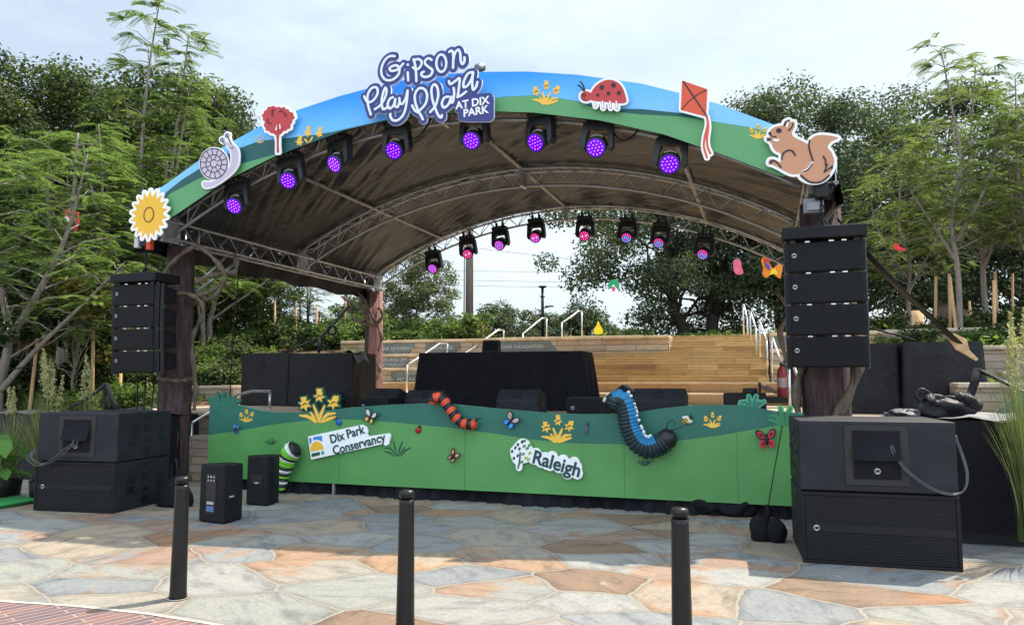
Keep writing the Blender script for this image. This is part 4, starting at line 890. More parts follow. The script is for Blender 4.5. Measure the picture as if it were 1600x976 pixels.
t, q, rs, o_ = caterpillar('big blue and black ribbed caterpillar hanging over the fascia top', [(960, 638), (964, 625), (974, 628), (980, 645), (985, 668), (996, 690), (1014, 699), (1032, 693), (1046, 683)], .128, lambda s: 0, [RUBT], .16)
SIDE = -1
mb = MB(); n = len(q)                                                  # blue back and white tufts laid on the tube
for k, (mm, a0_, a1_) in enumerate(((0, .28, 1.2),)):
    V = []; K = 6
    for i in range(10, n - 14):
        tg = (q[min(i + 1, n - 1)] - q[i - 1]).normalized(); b = Vector((0, -1, 0)); s_ = tg.cross(b).normalized()
        if i == 10: s0 = s_
        for j in range(K + 1):
            a = a0_ + (a1_ - a0_) * j / K; d = (s_ * math.sin(a) * SIDE + b * math.cos(a)); V.append(q[i] + d * (rs[i] + .004))
    m_ = n - 24
    mb.add(V, [(i * (K + 1) + j, i * (K + 1) + j + 1, (i + 1) * (K + 1) + j + 1, (i + 1) * (K + 1) + j) for i in range(m_ - 1) for j in range(K)], 0, True)
mb.build('blue_back', RUBB, t, off=o_)
mb = MB()
for i in range(8, n - 22, 9):
    tg = (q[i + 1] - q[i - 1]).normalized(); b = Vector((0, -1, 0)); s_ = tg.cross(b).normalized()
    for _ in range(3):
        a = 1.25 + rnd.uniform(-.12, .12); mb.ball(q[i + rnd.randint(-4, 4)] + (s_ * math.sin(a) * SIDE + b * math.cos(a)) * (rs[i] + .008), (.022, .02, .022), 7, 5)
mb.build('white_tuft', CWH, t, off=o_)
feelers(t, q[-1] + Vector((-.04, -.08, .08)), [[(0, 0, 0), (.04, -.02, .10), (.10, -.04, .14), (.12, -.04, .08)], [(.02, 0, -.02), (.10, -.02, .02), (.22, -.04, .06)]], o_)
MB().ball(q[-1] + Vector((-.03, 0, -.02)), .125, 16, 10).build('head', RUBK, t, off=o_)
t, q, rs, o_ = caterpillar('lime, white and black banded caterpillar leaning on the fascia by the floor speakers', [(464, 699), (455, 706), (447, 722), (441, 742), (436, 768)], .118, lambda s: [0, 1, 2, 2, 0, 1, 2, 2, 0, 1, 0, 2, 0, 1, 0, 2, 0][int(s * 16.99)], [RUBK, CWH, CLIME], .2, feel=lambda s: 1.15 - .5 * s)
# butterflies
def butterfly(label, px, py, s, ang, cols, spread=.9):
    p = PV(px, py, FV - .06); t = thing('butterfly', label, 'butterfly', p)
    up = [(0, 0), (.18, .55), (.62, .98), (.95, .88), (.92, .45), (.55, .10)]; lo = [(0, 0), (.45, .03), (.72, -.18), (.66, -.58), (.38, -.72), (.12, -.4)]
    RT = Matrix.Rotation(-ang, 4, 'Y')
    for sg in (-1, 1):
        for nm, shp, c1, c2 in (('upper_wing', up, cols[0], cols[1]), ('lower_wing', lo, cols[2], cols[3])):
            mb = MB()
            for k, (sc_, mi) in enumerate(((1, 0), (.72, 1), (.3, 2))):
                cx = sum(a for a, b in shp) / len(shp); cz = sum(b for a, b in shp) / len(shp)
                pts = cr_spline([((cx + (a - cx) * sc_) * s * spread, (cz + (b - cz) * sc_) * s) for a, b in shp], 3, True)
                mk = MB().prism(pts if sg > 0 else [(-a, b) for a, b in pts], -.003 * k - .004, .002 - .003 * k, mi)
                mb.add([RT @ Matrix.Rotation(sg * -.35, 4, 'Z') @ Vector(v_) for v_ in mk.v], mk.f, mk.mi)
            mb.build(nm, [c1, c2, cols[4]], t)
    mb = MB().tube([RT @ Vector((0, -.012, z)) for z in (-.42 * s, -.1 * s, .2 * s, .38 * s)], [.012, .022, .022, .014], 8)
    for sg in (-1, 1): mb.tube([RT @ Vector((0, -.012, .36 * s)), RT @ Vector((sg * .12 * s, -.04, .62 * s))], .004, 5)
    mb.build('body', INK, t); return t
W1, BLU1, BLU2, OR1, RD1, YL1, PK1 = (M(n, c, .5, var=.2, scale=30) for n, c in (('wing_white', (.6, .58, .55)), ('wing_deep_blue', (.03, .07, .42)), ('wing_sky_blue', (.05, .32, .75)), ('wing_orange', (.45, .14, .03)), ('wing_red', (.50, .03, .05)), ('wing_yellow', (.72, .42, .02)), ('wing_peach', (.60, .38, .25))))
butterfly('deep blue butterfly on the far left of the fascia', 369, 671, .085, R(-12), (BLU1, BLU2, BLU1, BLU1, W1), .6)
butterfly('black, white and yellow butterfly above the tilted conservancy board', 579, 652, .11, R(-22), (INK, W1, INK, YL1, W1), .95)
butterfly('sky blue and peach butterfly on the dark hill above the tree emblem', 798, 658, .115, R(-38), (INK, PK1, BLU1, BLU2, BLU2), .9)
butterfly('small orange and black butterfly low on the fascia middle', 708, 713, .105, R(-38), (INK, OR1, INK, OR1, W1), .75)
butterfly('large red butterfly at the right end of the fascia', 1198, 687, .13, R(6), (INK, RD1, RD1, RD1, INK), .95)
def beetle(name, label, px, py, r, mat, cat, ang=0., stripes=None):
    p = PV(px, py, FV - .03); t = thing(name, label, cat, p); T = Matrix.Rotation(-ang, 4, 'Y')
    MB().ball((0, -r * .35, 0), (r, r * .65, r * 1.1), 18, 12, 0, T).build('shell', mat, t)
    MB().ball(T @ Vector((0, -r * .35, r * 1.05)), r * .5, 12, 8).tube([T @ Vector((r * .2, -r * .5, r * 1.4)), T @ Vector((r * .5, -r, r * 2))], .003, 5).tube([T @ Vector((-r * .2, -r * .5, r * 1.4)), T @ Vector((-r * .5, -r, r * 2))], .003, 5).build('head', INK, t)
    mb = MB()
    if stripes: 
        for z in (-.45, .1): mb.lathe([(math.sqrt(max(.01, 1 - (z + d) ** 2)) * r * 1.03, (z + d) * r * 1.1) for d in (-.12, 0, .12)], (0, -r * .35, 0), 16, 0, T @ Matrix.Diagonal((1, .68, 1, 1)))
        mb.build('stripe', INK, t)
        MB().ball(T @ Vector((-r * .6, -r * .9, r * .3)), (r * .9, r * .1, r * .4), 12, 6).ball(T @ Vector((r * .6, -r * .9, r * .3)), (r * .9, r * .1, r * .4), 12, 6).build('wing', W1, t)
    else:
        for a, b in ((.4, .4), (-.4, .4), (.45, -.35), (-.45, -.35), (0, 0)): mb.ball(T @ Vector((a * r, -r * .35 - r * .62 * math.sqrt(max(.05, 1 - a * a - b * b)), b * r)), (r * .17, r * .06, r * .17), 8, 6)
        mb.build('spot', INK, t)
    return t
beetle('toy_beetle', 'small shiny blue toy beetle above the conservancy board', 530, 659, .045, M('beetle_blue', (.01, .10, .40), .3), 'toy beetle', R(40))
beetle('toy_ladybird', 'small dark red toy ladybird under the striped caterpillar', 654, 671.5, .042, M('beetle_red', (.33, .01, .015), .3), 'toy ladybird', R(-25))
beetle('toy_bee', 'small yellow and black toy bee right of the big caterpillar', 1073, 656, .05, YL1, 'toy bee', R(-50), True)
t = beetle('toy_dragonfly', 'tiny purple toy insect on the dark hill left of the big caterpillar', 917, 671, .026, M('insect_purple', (.12, .08, .18), .4), 'toy insect', R(-30)); t.scale = (.8, 1, 2.2)

# ================================================================== STAGE LIGHTS
DARKH = M('lamp_housing', (.016, .019, .024), .45, var=.2, scale=10, bump=.1, bscale=120)
LPUR = M('lamp_purple', (.04, .01, .16), .3, var=.1, emit=.8, ecol=(.11, .0, 1.0)); LDOT = M('led_pink', (.9, .3, .9), .3, emit=2.0, ecol=(1.0, .22, .95))
LFACE = M('lamp_face_dark', (.03, .008, .04), .3, emit=.10, ecol=(.5, .02, .6))
L_PK = M('led_red', (.9, .1, .3), .3, emit=.9, ecol=(1, .06, .25)); L_BL = M('led_blue', (.1, .3, .9), .3, emit=.9, ecol=(.08, .35, 1)); L_MG = M('led_magenta', (.8, .1, .9), .3, emit=.9, ecol=(.75, .12, 1)); L_WH = M('led_white', (.9, .9, 1), .3, emit=1.0, ecol=(.75, .8, 1))
def lamp(label, group, rear):
    t = thing('moving_head_light', label, 'stage light', (0, 0, 0), 0, group)
    for x in (-.08, .08): MB().box((x, 0, .02), (.04, .06, .1)).tube([(x, .0, .1), (x, -.04, .09), (x, -.045, .04)], .014, 6).build('clamp', ALU if not rear else DARKH, t)
    b = MB().box((0, 0, -.08), (.34, .24, .10)).build('base', DARKH, t, .02)
    MB().box((-.08, -.122, -.08), (.03, .004, .025)).box((0, -.122, -.08), (.03, .004, .025)).box((.08, -.122, -.08), (.035, .004, .03)).build('display', M('lamp_display', (.18, .19, .2), .4), b)
    MB().prism([(-.20, -.15), (-.17, -.13), (.17, -.13), (.20, -.15), (.22, -.44), (.19, -.50), (.15, -.50), (.135, -.30), (.11, -.235), (-.11, -.235), (-.135, -.30), (-.15, -.50), (-.19, -.50), (-.22, -.44)], -.07, .07).build('yoke', DARKH, t, .012)
    T = Matrix.Translation((0, 0, -.42)) @ Matrix.Rotation(R(32), 4, 'X') @ Matrix.Rotation(R(90), 4, 'X')   # +Z of the lathe -> towards the stage front and down
    h = MB().lathe([(.05, -.16), (.105, -.13), (.128, -.05), (.132, .09), (.132, .13), (.118, .135)], (0, 0, 0), 28, 0, T).build('head', DARKH, t)
    MB().tube([T @ Vector((.135 * math.cos(a), .135 * math.sin(a), .02)) for a in [R(55) + R(70) * i / 8 for i in range(9)]], .012, 6).build('head_rib', M('lamp_rib', (.30, .29, .27), .4), h)
    ln = MB().lathe([(.001, .1365), (.116, .1365)], (0, 0, 0), 28, 0, T)
    ln.build('lens', LPUR if not rear else LFACE, h)
    mb = MB(); k = 0
    for rr, cnt in ((0, 1), (.045, 6), (.088, 12)):
        for i in range(cnt):
            a = 2 * math.pi * i / cnt + .2
            mm = 0 if not rear else (rear[k % len(rear)] if rr < .08 else rear[-1] if math.sin(a) > 0 else rear[0]); k += 1
            q = .0062 if not rear else .0165
            mb.lathe([(q, .1368), (q * .8, .143), (.001, .146)], (0, 0, 0), 8, mm, T @ Matrix.Translation((rr * math.cos(a), rr * math.sin(a), 0)))
    mb.build('led', [LDOT] if not rear else [L_PK, L_BL, L_MG, L_WH], h)
    return t
fl_pos = [(360, 324), (445, 284), (523, 258), (614, 237), (738, 221), (843, 223), (935, 232), (1052, 258)]
fl_lab = ['purple stage light next to the snail sign, lowest on the left', 'purple stage light below the red tree sign', 'purple stage light left of the name sign, below the printed daffodils', 'purple stage light below the left half of the name sign', 'purple stage light below the small lower box of the name sign', 'purple stage light below the printed daffodils at the roof centre', 'purple stage light below the ladybird sign', 'purple stage light beside the tails of the kite sign']
proto = None
for (px, py), lb in zip(fl_pos, fl_lab):
    p = PV(px, py, 9.36); loc = (p.x, 9.47, p.z + .50); a = math.atan2(loc[0] - UC, 9)
    if proto is None: proto = lamp(lb, 'purple moving head lights along the front arch', None); o = proto; o.location = loc
    else: o = copy_tree(proto, loc, None, lb)
    o.rotation_euler = (0, -math.asin((UC - loc[0]) / RC) * .35, R(rnd.uniform(-16, 14)) - .12)
rl_pos = [(672, 421), (726, 398), (778, 384), (835, 372), (913, 369), (981, 372), (1034, 380), (1104, 398)]
rl_lab = ['pink and violet lamp at the left end of the rear arch', 'red lamp on the rear arch in front of the utility pole', 'violet lamp on the rear arch just right of the utility pole', 'pink lamp on the rear arch above the tall lamp post', 'red lamp on the rear arch above the paper leaf', 'blue and red lamp on the rear arch, fifth from its left end but one', 'mostly blue lamp on the rear arch in front of the oak trunks', 'blue lamp at the right end of the rear arch']
rl_lab[5] = 'blue lamp with red upper rim on the rear arch, right of a red lamp'
cm = [(2, 1, 2), (0, 3, 0), (2, 1, 2), (2, 3, 0), (0, 3, 0), (1, 1, 0), (1, 1, 0), (1, 2, 0)]
for (px, py), lb, c in zip(rl_pos, rl_lab, cm):
    p = PV(px, py, 16.3); loc = (p.x, 16.42, p.z + .5)
    o = lamp(lb, 'coloured moving head lights along the rear arch', c); o.location = loc; o.rotation_euler = (0, -math.asin((UC - loc[0]) / RC) * .45, R(rnd.uniform(-6, 10)) - .1); 
for i, lb in ((3, 'black cable loop hanging under the middle of the name sign'), (6, 'black cable loop hanging between the ladybird and kite signs')):
    a = PV(*fl_pos[i], 9.5); x0 = a.x + .3; z0 = arch(x0 - UC) - .45
    c_ = MB().tube(cr_spline([(x0 - .25, 9.55, z0 + .25), (x0, 9.45, z0 - .12), (x0 + .2, 9.45, z0 - .05), (x0 + .3, 9.6, z0 + .28)], 8), .012, 6).build('power_cable', BLACKS); tag(c_, lb, 'cable')

# ================================================================== HUNG AND STACKED SPEAKERS
LOGOW = M('logo_white', (.42, .43, .45), .5)
def logo(x, y, z, r, parent):
    l = MB().lathe([(r * .98, 0), (r, .004), (r * .9, .006)], (x, y, z), 20, 0, Matrix.Rotation(R(90), 4, 'X')).build('logo_disc', LOGOW, parent)
    text('RCF', r * .62, (x, y - .0075, z), INK, l, ext=.0008, name='logo_lettering', off=.006)
def line_cab(label):
    t = thing('line_array_speaker', label, 'speaker', (0, 0, 0), 0, 'hung line array speakers')
    w, d, h = .84, .46, .335
    MB().add([(-w / 2, 0, -h / 2), (w / 2, 0, -h / 2), (w / 2 - .03, d, -h / 2 + .05), (-w / 2 + .03, d, -h / 2 + .05), (-w / 2, 0, h / 2), (w / 2, 0, h / 2), (w / 2 - .03, d, h / 2 - .05), (-w / 2 + .03, d, h / 2 - .05)],
             [(0, 3, 2, 1), (4, 5, 6, 7), (0, 1, 5, 4), (1, 2, 6, 5), (2, 3, 7, 6), (3, 0, 4, 7)]).build('body', BLACKP, t, .012)
    MB().bb(-w / 2 + .05, w / 2 - .05, -.014, .002, -h / 2 + .012, h / 2 - .012).build('grille', GRILLE, t, .008)
    for sg in (-1, 1):
        MB().bb(sg * (w / 2 - .012) - .012, sg * (w / 2 - .012) + .012, .01, .05, -h / 2 - .02, h / 2 + .02).bb(sg * (w / 2 + .005) - .008, sg * (w / 2 + .005) + .008, .08, .14, -h / 2 - .015, h / 2 + .015).build('rigging_rail', M('rigging_steel', (.06, .065, .07), .5, .5), t, .004)
        hd = MB().bb(sg * (w / 2 - .012) - .006, sg * (w / 2 - .012) + .006, .18, .33, -.08, .08).build('handle', BLACKS, t, .01)
    logo(-w / 2 + .10, -.015, .02, .026, t)
    mb = MB()
    for x in (-.2, .05, .18): mb.bb(x, x + .05, .01, .04, h / 2 - .004, h / 2 + .012)
    mb.build('link_pin', STEEL, t)
    return t
pos = ['top', 'second', 'third', 'bottom']
cab0 = None
for side, px0, px1, ytop, ybot, v, word in (('left', 173, 243, 445, 583, 9.02, 'left'), ('right', 1227, 1358, 379, 572, 9.02, 'right')):
    cx = (PV(px0, (ytop + ybot) / 2, v).x + PV(px1, (ytop + ybot) / 2, v).x) / 2
    zt, zb = PV(px0, ytop, v).z, PV(px0, ybot, v).z
    if side == 'right': zt, zb = PV(1228, 379, v).z, PV(1238, 575, v).z
    st = (zt - zb) / 4
    what = 'beside the left carved post' if side == 'left' else 'in front of the right carved post'
    for k in range(4):
        z = zt - st * (k + .5); yy = v + .01 * k * k * .5
        lb = '%s black speaker of the hanging stack of four %s' % (pos[k], what)
        if cab0 is None: cab0 = line_cab(lb); o = cab0; o.location = (cx, yy, z)
        else: o = copy_tree(cab0, (cx, yy, z), None, lb)
        o.rotation_euler = (R(1.0 * k), 0, R(2 if side == 'left' else -1))
        o.scale = (1, 1, st / .348)
    t = thing('rigging_frame', 'black flat rigging frame atop the hung speakers %s' % what, 'rigging frame', (cx, v, zt))
    MB().bb(-.44, .44, -.06, .46, .025, .16).build('frame', BLACKP, t, .012)
    MB().bb(-.36, -.30, .0, .3, -.02, .03).build('bracket', BLACKS, t); MB().bb(.30, .36, .0, .3, -.02, .03).build('bracket', BLACKS, t)
    ztr = 3.98
    t = thing('chain_hoist', 'chain hoist with hook holding the hung speakers %s' % what, 'chain hoist', (cx, v + .2, zt + .16))
    hz = ztr - zt - .16
    mb = MB()
    for i in range(int(hz * .8 / .055)):
        z = .04 + i * .055; T = Matrix.Translation((0, 0, z)) @ Matrix.Rotation(R(90 * (i % 2)), 4, 'Z')
        mb.tube([T @ Vector((.018 * math.cos(a), 0, .034 * math.sin(a))) for a in [j * math.pi / 5 for j in range(11)]], .009, 5, cap=False)
    mb.build('chain', BLACKS, t)
    MB().tube([(.05 * math.cos(a), 0, .06 + .05 * math.sin(a)) for a in [R(-90) + R(310) * i / 12 for i in range(13)]], .014, 7).build('hook', BLACKS, t)
    MB().bb(-.07, .07, -.08, .08, hz - .30, hz - .08).build('motor_body', BLACKS, t, .02)
    if side == 'left':
        MB().bb(.075, .16, -.10, -.02, hz - .36, hz - .14).build('red_tag_box', M('hoist_red', (.55, .05, .015), .5), t, .01); MB().bb(-.16, -.075, -.10, -.02, hz - .32, hz - .16).build('pale_tag_box', M('hoist_pale', (.45, .46, .47), .5), t, .01)
# subwoofers
def sub(label, w, d, h, front, cable_side=None, handles=True):
    t = thing('subwoofer', label, 'subwoofer', (0, 0, 0), 0, 'stacked subwoofers')
    MB().bb(-w / 2, w / 2, 0, d, 0.004, h).build('body', GREYP, t, .014)
    if front == 'grille':
        MB().bb(-w / 2 + .03, w / 2 - .03, -.010, .004, .03, h - .03).build('grille', GRILLB, t, .006)
        f = MB(); f.bb(-w / 2, w / 2, -.016, .0, 0.004, .03).bb(-w / 2, w / 2, -.016, 0, h - .03, h).bb(-w / 2, -w / 2 + .03, -.016, 0, .031, h - .031).bb(w / 2 - .03, w / 2, -.016, 0, .031, h - .031); f.build('grille_frame', BLACKP, t, .004)
        MB().bb(-w / 2 + .04, w / 2 - .04, -.015, -.009, h * .5 - .03, h * .5 + .03).build('centre_band', M('sub_band', (.0135, .0138, .0145), .6, spec=.2), t)
        logo(-w / 2 + .12, -.016, h * .5, .026, t)
    else:
        MB().bb(-.26, .26, -.010, .004, .06, h - .04).build('rear_panel', M('panel_black', (.016, .015, .015), .6), t, .008)
        c = MB(); V = []; n = 6
        for i in range(n + 1):
            z = h - .08 - i * .042; V += [(-.19, -.018 - .045 * (i / n) ** 2, z), (.0, -.018 - .06 * (i / n) ** 2, z - .006), (.19, -.018 - .055 * (i / n) ** 2, z)]
        c.add(V, [(3 * i + k, 3 * i + 3 + k, 3 * i + 4 + k, 3 * i + 1 + k) for i in range(n) for k in range(2)], 0, True); c.build('rain_flap', CLOTHB, t)
        MB().bb(-.19, .19, -.02, -.012, .12, .30).build('lower_flap', CLOTHB, t, .004)
        logo(.0, -.021, .19, .026, t)
    if handles:
        for sg in (-1, 1):
            for (y, z) in ((.25 * d, .5 * h), (.52 * d, .76 * h), (.52 * d, .27 * h), (.8 * d, .52 * h)):
                hd = MB().bb(sg * (w / 2 + .002) - .006, sg * (w / 2 + .002) + .006, y - .075, y + .075, z - .10, z + .10).build('handle', M('handle_black', (.008, .008, .009), .4), t, .006)
                MB().bb(sg * (w / 2 + .01) - .004, sg * (w / 2 + .01) + .004, y - .055, y + .055, z - .015, z + .03).build('grip', GREYP, hd, .003)
    return t
pL, pLr = PZ(53, 797), PZ(178, 802); rzL = math.atan2(pLr.y - pL.y, pLr.x - pL.x); wL = (pLr - pL).length; cL = (pL + pLr) / 2
pR, pRr = PZ(1255, 878), PZ(1505, 893); rzR = math.atan2(pRr.y - pR.y, pRr.x - pR.x); wR = (pRr - pR).length; cR = (pR + pRr) / 2
hL = (PD(53, 727, -cL.x * math.sin(TH) + cL.y * math.cos(TH)).z, PD(53, 655, -cL.x * math.sin(TH) + cL.y * math.cos(TH)).z)
s1 = sub('lower black subwoofer of the left stack, grille facing front', wL, 1.02, .60, 'grille'); s1.location = cL; s1.rotation_euler.z = rzL
s2 = sub('upper black subwoofer of the left stack, with cables from its open rear flap', wL, 1.02, .60, 'rear'); s2.location = (cL.x, cL.y, .606); s2.rotation_euler.z = rzL
s3 = sub('lower subwoofer of the right stack, with a wide honeycomb grille', wR, 1.05, .62, 'grille'); s3.location = cR; s3.rotation_euler.z = rzR
s4 = sub('upper grey-black subwoofer of the right stack, back panel facing front', wR, 1.05, .62, 'rear'); s4.location = (cR.x, cR.y, .628); s4.rotation_euler.z = rzR
def sub_cables(root, label, n, paths):
    mb = MB(); T = Matrix.Translation(root.location) @ Matrix.Rotation(root.rotation_euler.z, 4, 'Z')
    for i in range(n):
        mb.tube([T @ (Vector(p) + Vector((.012 * i * (-1) ** i, -.008 * i, -.03 * i * (.3 + .7 * (0 < k < len(paths) - 1))))) for k, p in enumerate(cr_spline(paths, 8))], .0075, 6)
    c = mb.build('cable_bundle', M('cable_rubber', (.05, .052, .058), .45)); tag(c, label, 'cables')
sub_cables(s2, 'loops of black cable from the flap of the upper left subwoofer', 4, [(.05, -.05, .30), (-.12, -.10, .12), (-.38, -.09, -.02), (-.58, -.07, .06), (-.60, .02, .15)])
sub_cables(s4, 'two grey cables looping from the back panel of the upper right subwoofer', 2, [(.12, -.03, .42), (.22, -.06, .22), (.45, -.06, .05), (.64, -.05, .04), (.71, .02, .2), (.66, .12, .5)])
# floor speakers
def floor_speaker(label, p, rz, h, w=.40, d=.36, face='rear'):
    t = thing('portable_speaker', label, 'speaker', p, rz)
    pts = [(-w / 2, 0), (w / 2, 0), (w / 2 - .0, d * .35), (w / 2 - .09, d), (-w / 2 + .09, d), (-w / 2, d * .35)]
    lo = [(x, y, .006) for x, y in pts]; hi = [(x * .96, y, h + (.012 if y < .01 else 0)) for x, y in pts]; n = 6
    MB().add(lo + hi, [tuple(range(5, -1, -1)), tuple(range(6, 12))] + [(i, (i + 1) % n, (i + 1) % n + n, i + n) for i in range(n)]).build('body', BLACKP, t, .02)
    if face == 'rear':
        q = MB().bb(-.085, .075, -.008, .004, .10, h - .10).build('amp_panel', M('amp_panel', (.015, .016, .018), .35), t, .006)
        mb = MB()
        for x in (-.045, .0, .045): mb.lathe([(.010, 0), (.010, .006), (.002, .007)], (x, -.008, h - .17), 10, 0, Matrix.Rotation(R(90), 4, 'X')).lathe([(.012, 0), (.012, .006), (.002, .007)], (x, -.008, h - .13), 10, 0, Matrix.Rotation(R(90), 4, 'X'))
        mb.build('knob', M('knob_grey', (.35, .36, .38), .4), q)
        MB().bb(-.06, -.01, -.011, -.007, .13, .19).bb(.0, .05, -.011, -.007, .13, .19).build('socket', M('socket_blue', (.10, .16, .35), .4), q); MB().bb(-.06, .05, -.011, -.007, .21, .24).build('socket_label', M('label_grey', (.4, .41, .42), .5), q)
    hd = MB().bb(w / 2 - .005 if face == 'rear' else -.09, w / 2 + .003 if face == 'rear' else .09, .05 if face == 'rear' else -.008, .17 if face == 'rear' else .004, h * .42, h * .62).build('handle', M('handle_black', (.008, .008, .009), .4), t, .006)
    MB().bb((w / 2 + .003) if face == 'rear' else -.03, (w / 2 + .008) if face == 'rear' else .03, .08 if face == 'rear' else -.013, .14 if face == 'rear' else -.008, h * .45, h * .475).build('grip_plate', M('grip_pale', (.4, .41, .42), .4), hd)
    mb = MB()
    for x in (-w / 2 + .05, w / 2 - .05): mb.lathe([(.02, 0), (.02, .008)], (x, .05, 0), 10).lathe([(.02, 0), (.02, .008)], (x * .8, d - .05, 0), 10)
    mb.build('rubber_foot', BLACKS, t); return t
a, b = PZ(306, 813), PZ(352, 821); floor_speaker('black portable speaker nearest the left bollard, its control panel facing front', (a + b) / 2, math.atan2(b.y - a.y, b.x - a.x) + R(6), .645, .40, .36)
a, b = PZ(383, 788), PZ(418, 791); floor_speaker('black portable speaker beside the green banded caterpillar', (a + b) / 2, math.atan2(b.y - a.y, b.x - a.x) + R(4), .625, .34, .36, 'side')
# wedge monitors and gear on the stage
def wedge(label, pxl, pxr, ytop, ybot, v, d=.5, name='stage_monitor', badge=True, mat=GREYP):
    a, b = PV(pxl, ytop, v), PV(pxr, ytop, v); w = b.x - a.x; h = max(.25, a.z - DECK); t = thing(name, label, 'stage monitor', ((a.x + b.x) / 2, v, DECK))
    # profile in (y, z): vertical lip, sloping top, tall back
    pr = [(0, .004), (0, h * .58), (d * .28, h), (d * .82, h * .8), (d, .004)]
    V = [(-w / 2, y, z) for y, z in pr] + [(w / 2, y, z) for y, z in pr]; n = 5
    MB().add(V, [tuple(range(n)), tuple(range(2 * n - 1, n - 1, -1))] + [(i, (i + 1) % n, (i + 1) % n + n, i + n)[::-1] for i in range(n)]).build('body', mat, t, .018)
    if badge:
        nrm = Vector((0, -(h * .42), d * .28)).normalized(); c = Vector((0, d * .14, h * .79)) + nrm * .003
        T = Matrix.Translation(c) @ Vector((0, 0, 1)).rotation_difference(nrm).to_matrix().to_4x4()
        MB().tube([T @ Vector((.05 * math.cos(q), .05 * math.sin(q), .002)) for q in [i * math.pi / 12 for i in range(25)]], .0035, 5, cap=False).build('badge', BLACKP, t)
    for sg in (-1, 1): MB().box((sg * (w / 2 + .003), d * .5, h * .4), (.008, .14, .09)).build('handle', M('handle_black', (.008, .008, .009), .4), t)
    return t
wedge('wide black wedge monitor behind the yellow daffodil cut-out', 473, 524, 609, 640, 11.0, .55, badge=False)
wedge('black wedge monitor in front of the rear left post', 573, 620, 606, 632, 11.6)
wedge('black wedge monitor left of the draped table, behind the striped caterpillar', 632, 690, 609, 630, 11.2)
wedge('black wedge monitor centred in front of the draped table', 775, 840, 607.5, 642, 10.9, .55)
wedge('wide black wedge monitor right of the big blue caterpillar', 988, 1070, 606, 644, 10.6, .55)
def stage_box(label, pxl, pxr, ytop, v, d, name, cat, gr=True, tilt=0.):
    a, b = PV(pxl, ytop, v), PV(pxr, ytop, v); w = b.x - a.x; h = a.z - DECK; t = thing(name, label, cat, ((a.x + b.x) / 2, v, DECK))
    MB().bb(-w / 2, w / 2, 0, d, .004, h).build('body', BLACKP, t, .012)
    if gr:
        MB().bb(-w / 2 + .03, w / 2 - .10, -.008, .003, .02, h - .02).build('grille', GRILLE, t, .004); logo(-w / 2 + .09, -.009, h * .5, .026, t)
    else: MB().bb(-w / 2 + .02, w / 2 - .02, -.006, .003, .02, h - .02).build('cover_panel', BLACKS, t, .004)
    return t
stage_box('low black speaker lying on the stage left of the striped caterpillar', 560, 606, 621, 10.6, .4, 'flat_speaker', 'speaker')
stage_box('low black grille speaker between the draped table and the big caterpillar', 885, 946, 620.5, 10.4, .42, 'flat_speaker', 'speaker')
stage_box('black box behind the right grass cut-outs of the fascia', 1130, 1197, 614, 10.7, .5, 'stage_case', 'case', False)
p = PV(1172, 614, 10.85); q = MB().prism([(-.10, 0), (.10, 0), (.09, .07), (-.09, .07)], -.1, .1).tube([(.05, -.1, .02), (.10, -.12, .06)], .012, 6).build('small_device', BLACKS, None, .01); q.location = (p.x, 10.85, p.z + .0); tag(q, 'small black device lying on the box behind the grass cut-outs', 'device')
t = thing('small_monitor', 'small black monitor with a grey top just behind the big caterpillar', 'stage monitor', (PV(962, 620, 12.2).x, 12.2, DECK))
MB().prism([(-.34, .004), (.30, .004), (.30, .34), (.10, .46), (-.34, .12)], 0, .38).build('body', BLACKP, t, .015); MB().box((.20, .19, .405), (.21, .34, .006), mat=Matrix.Rotation(R(31), 4, 'Y')).build('top_panel', M('monitor_grey', (.10, .105, .11), .5), t)
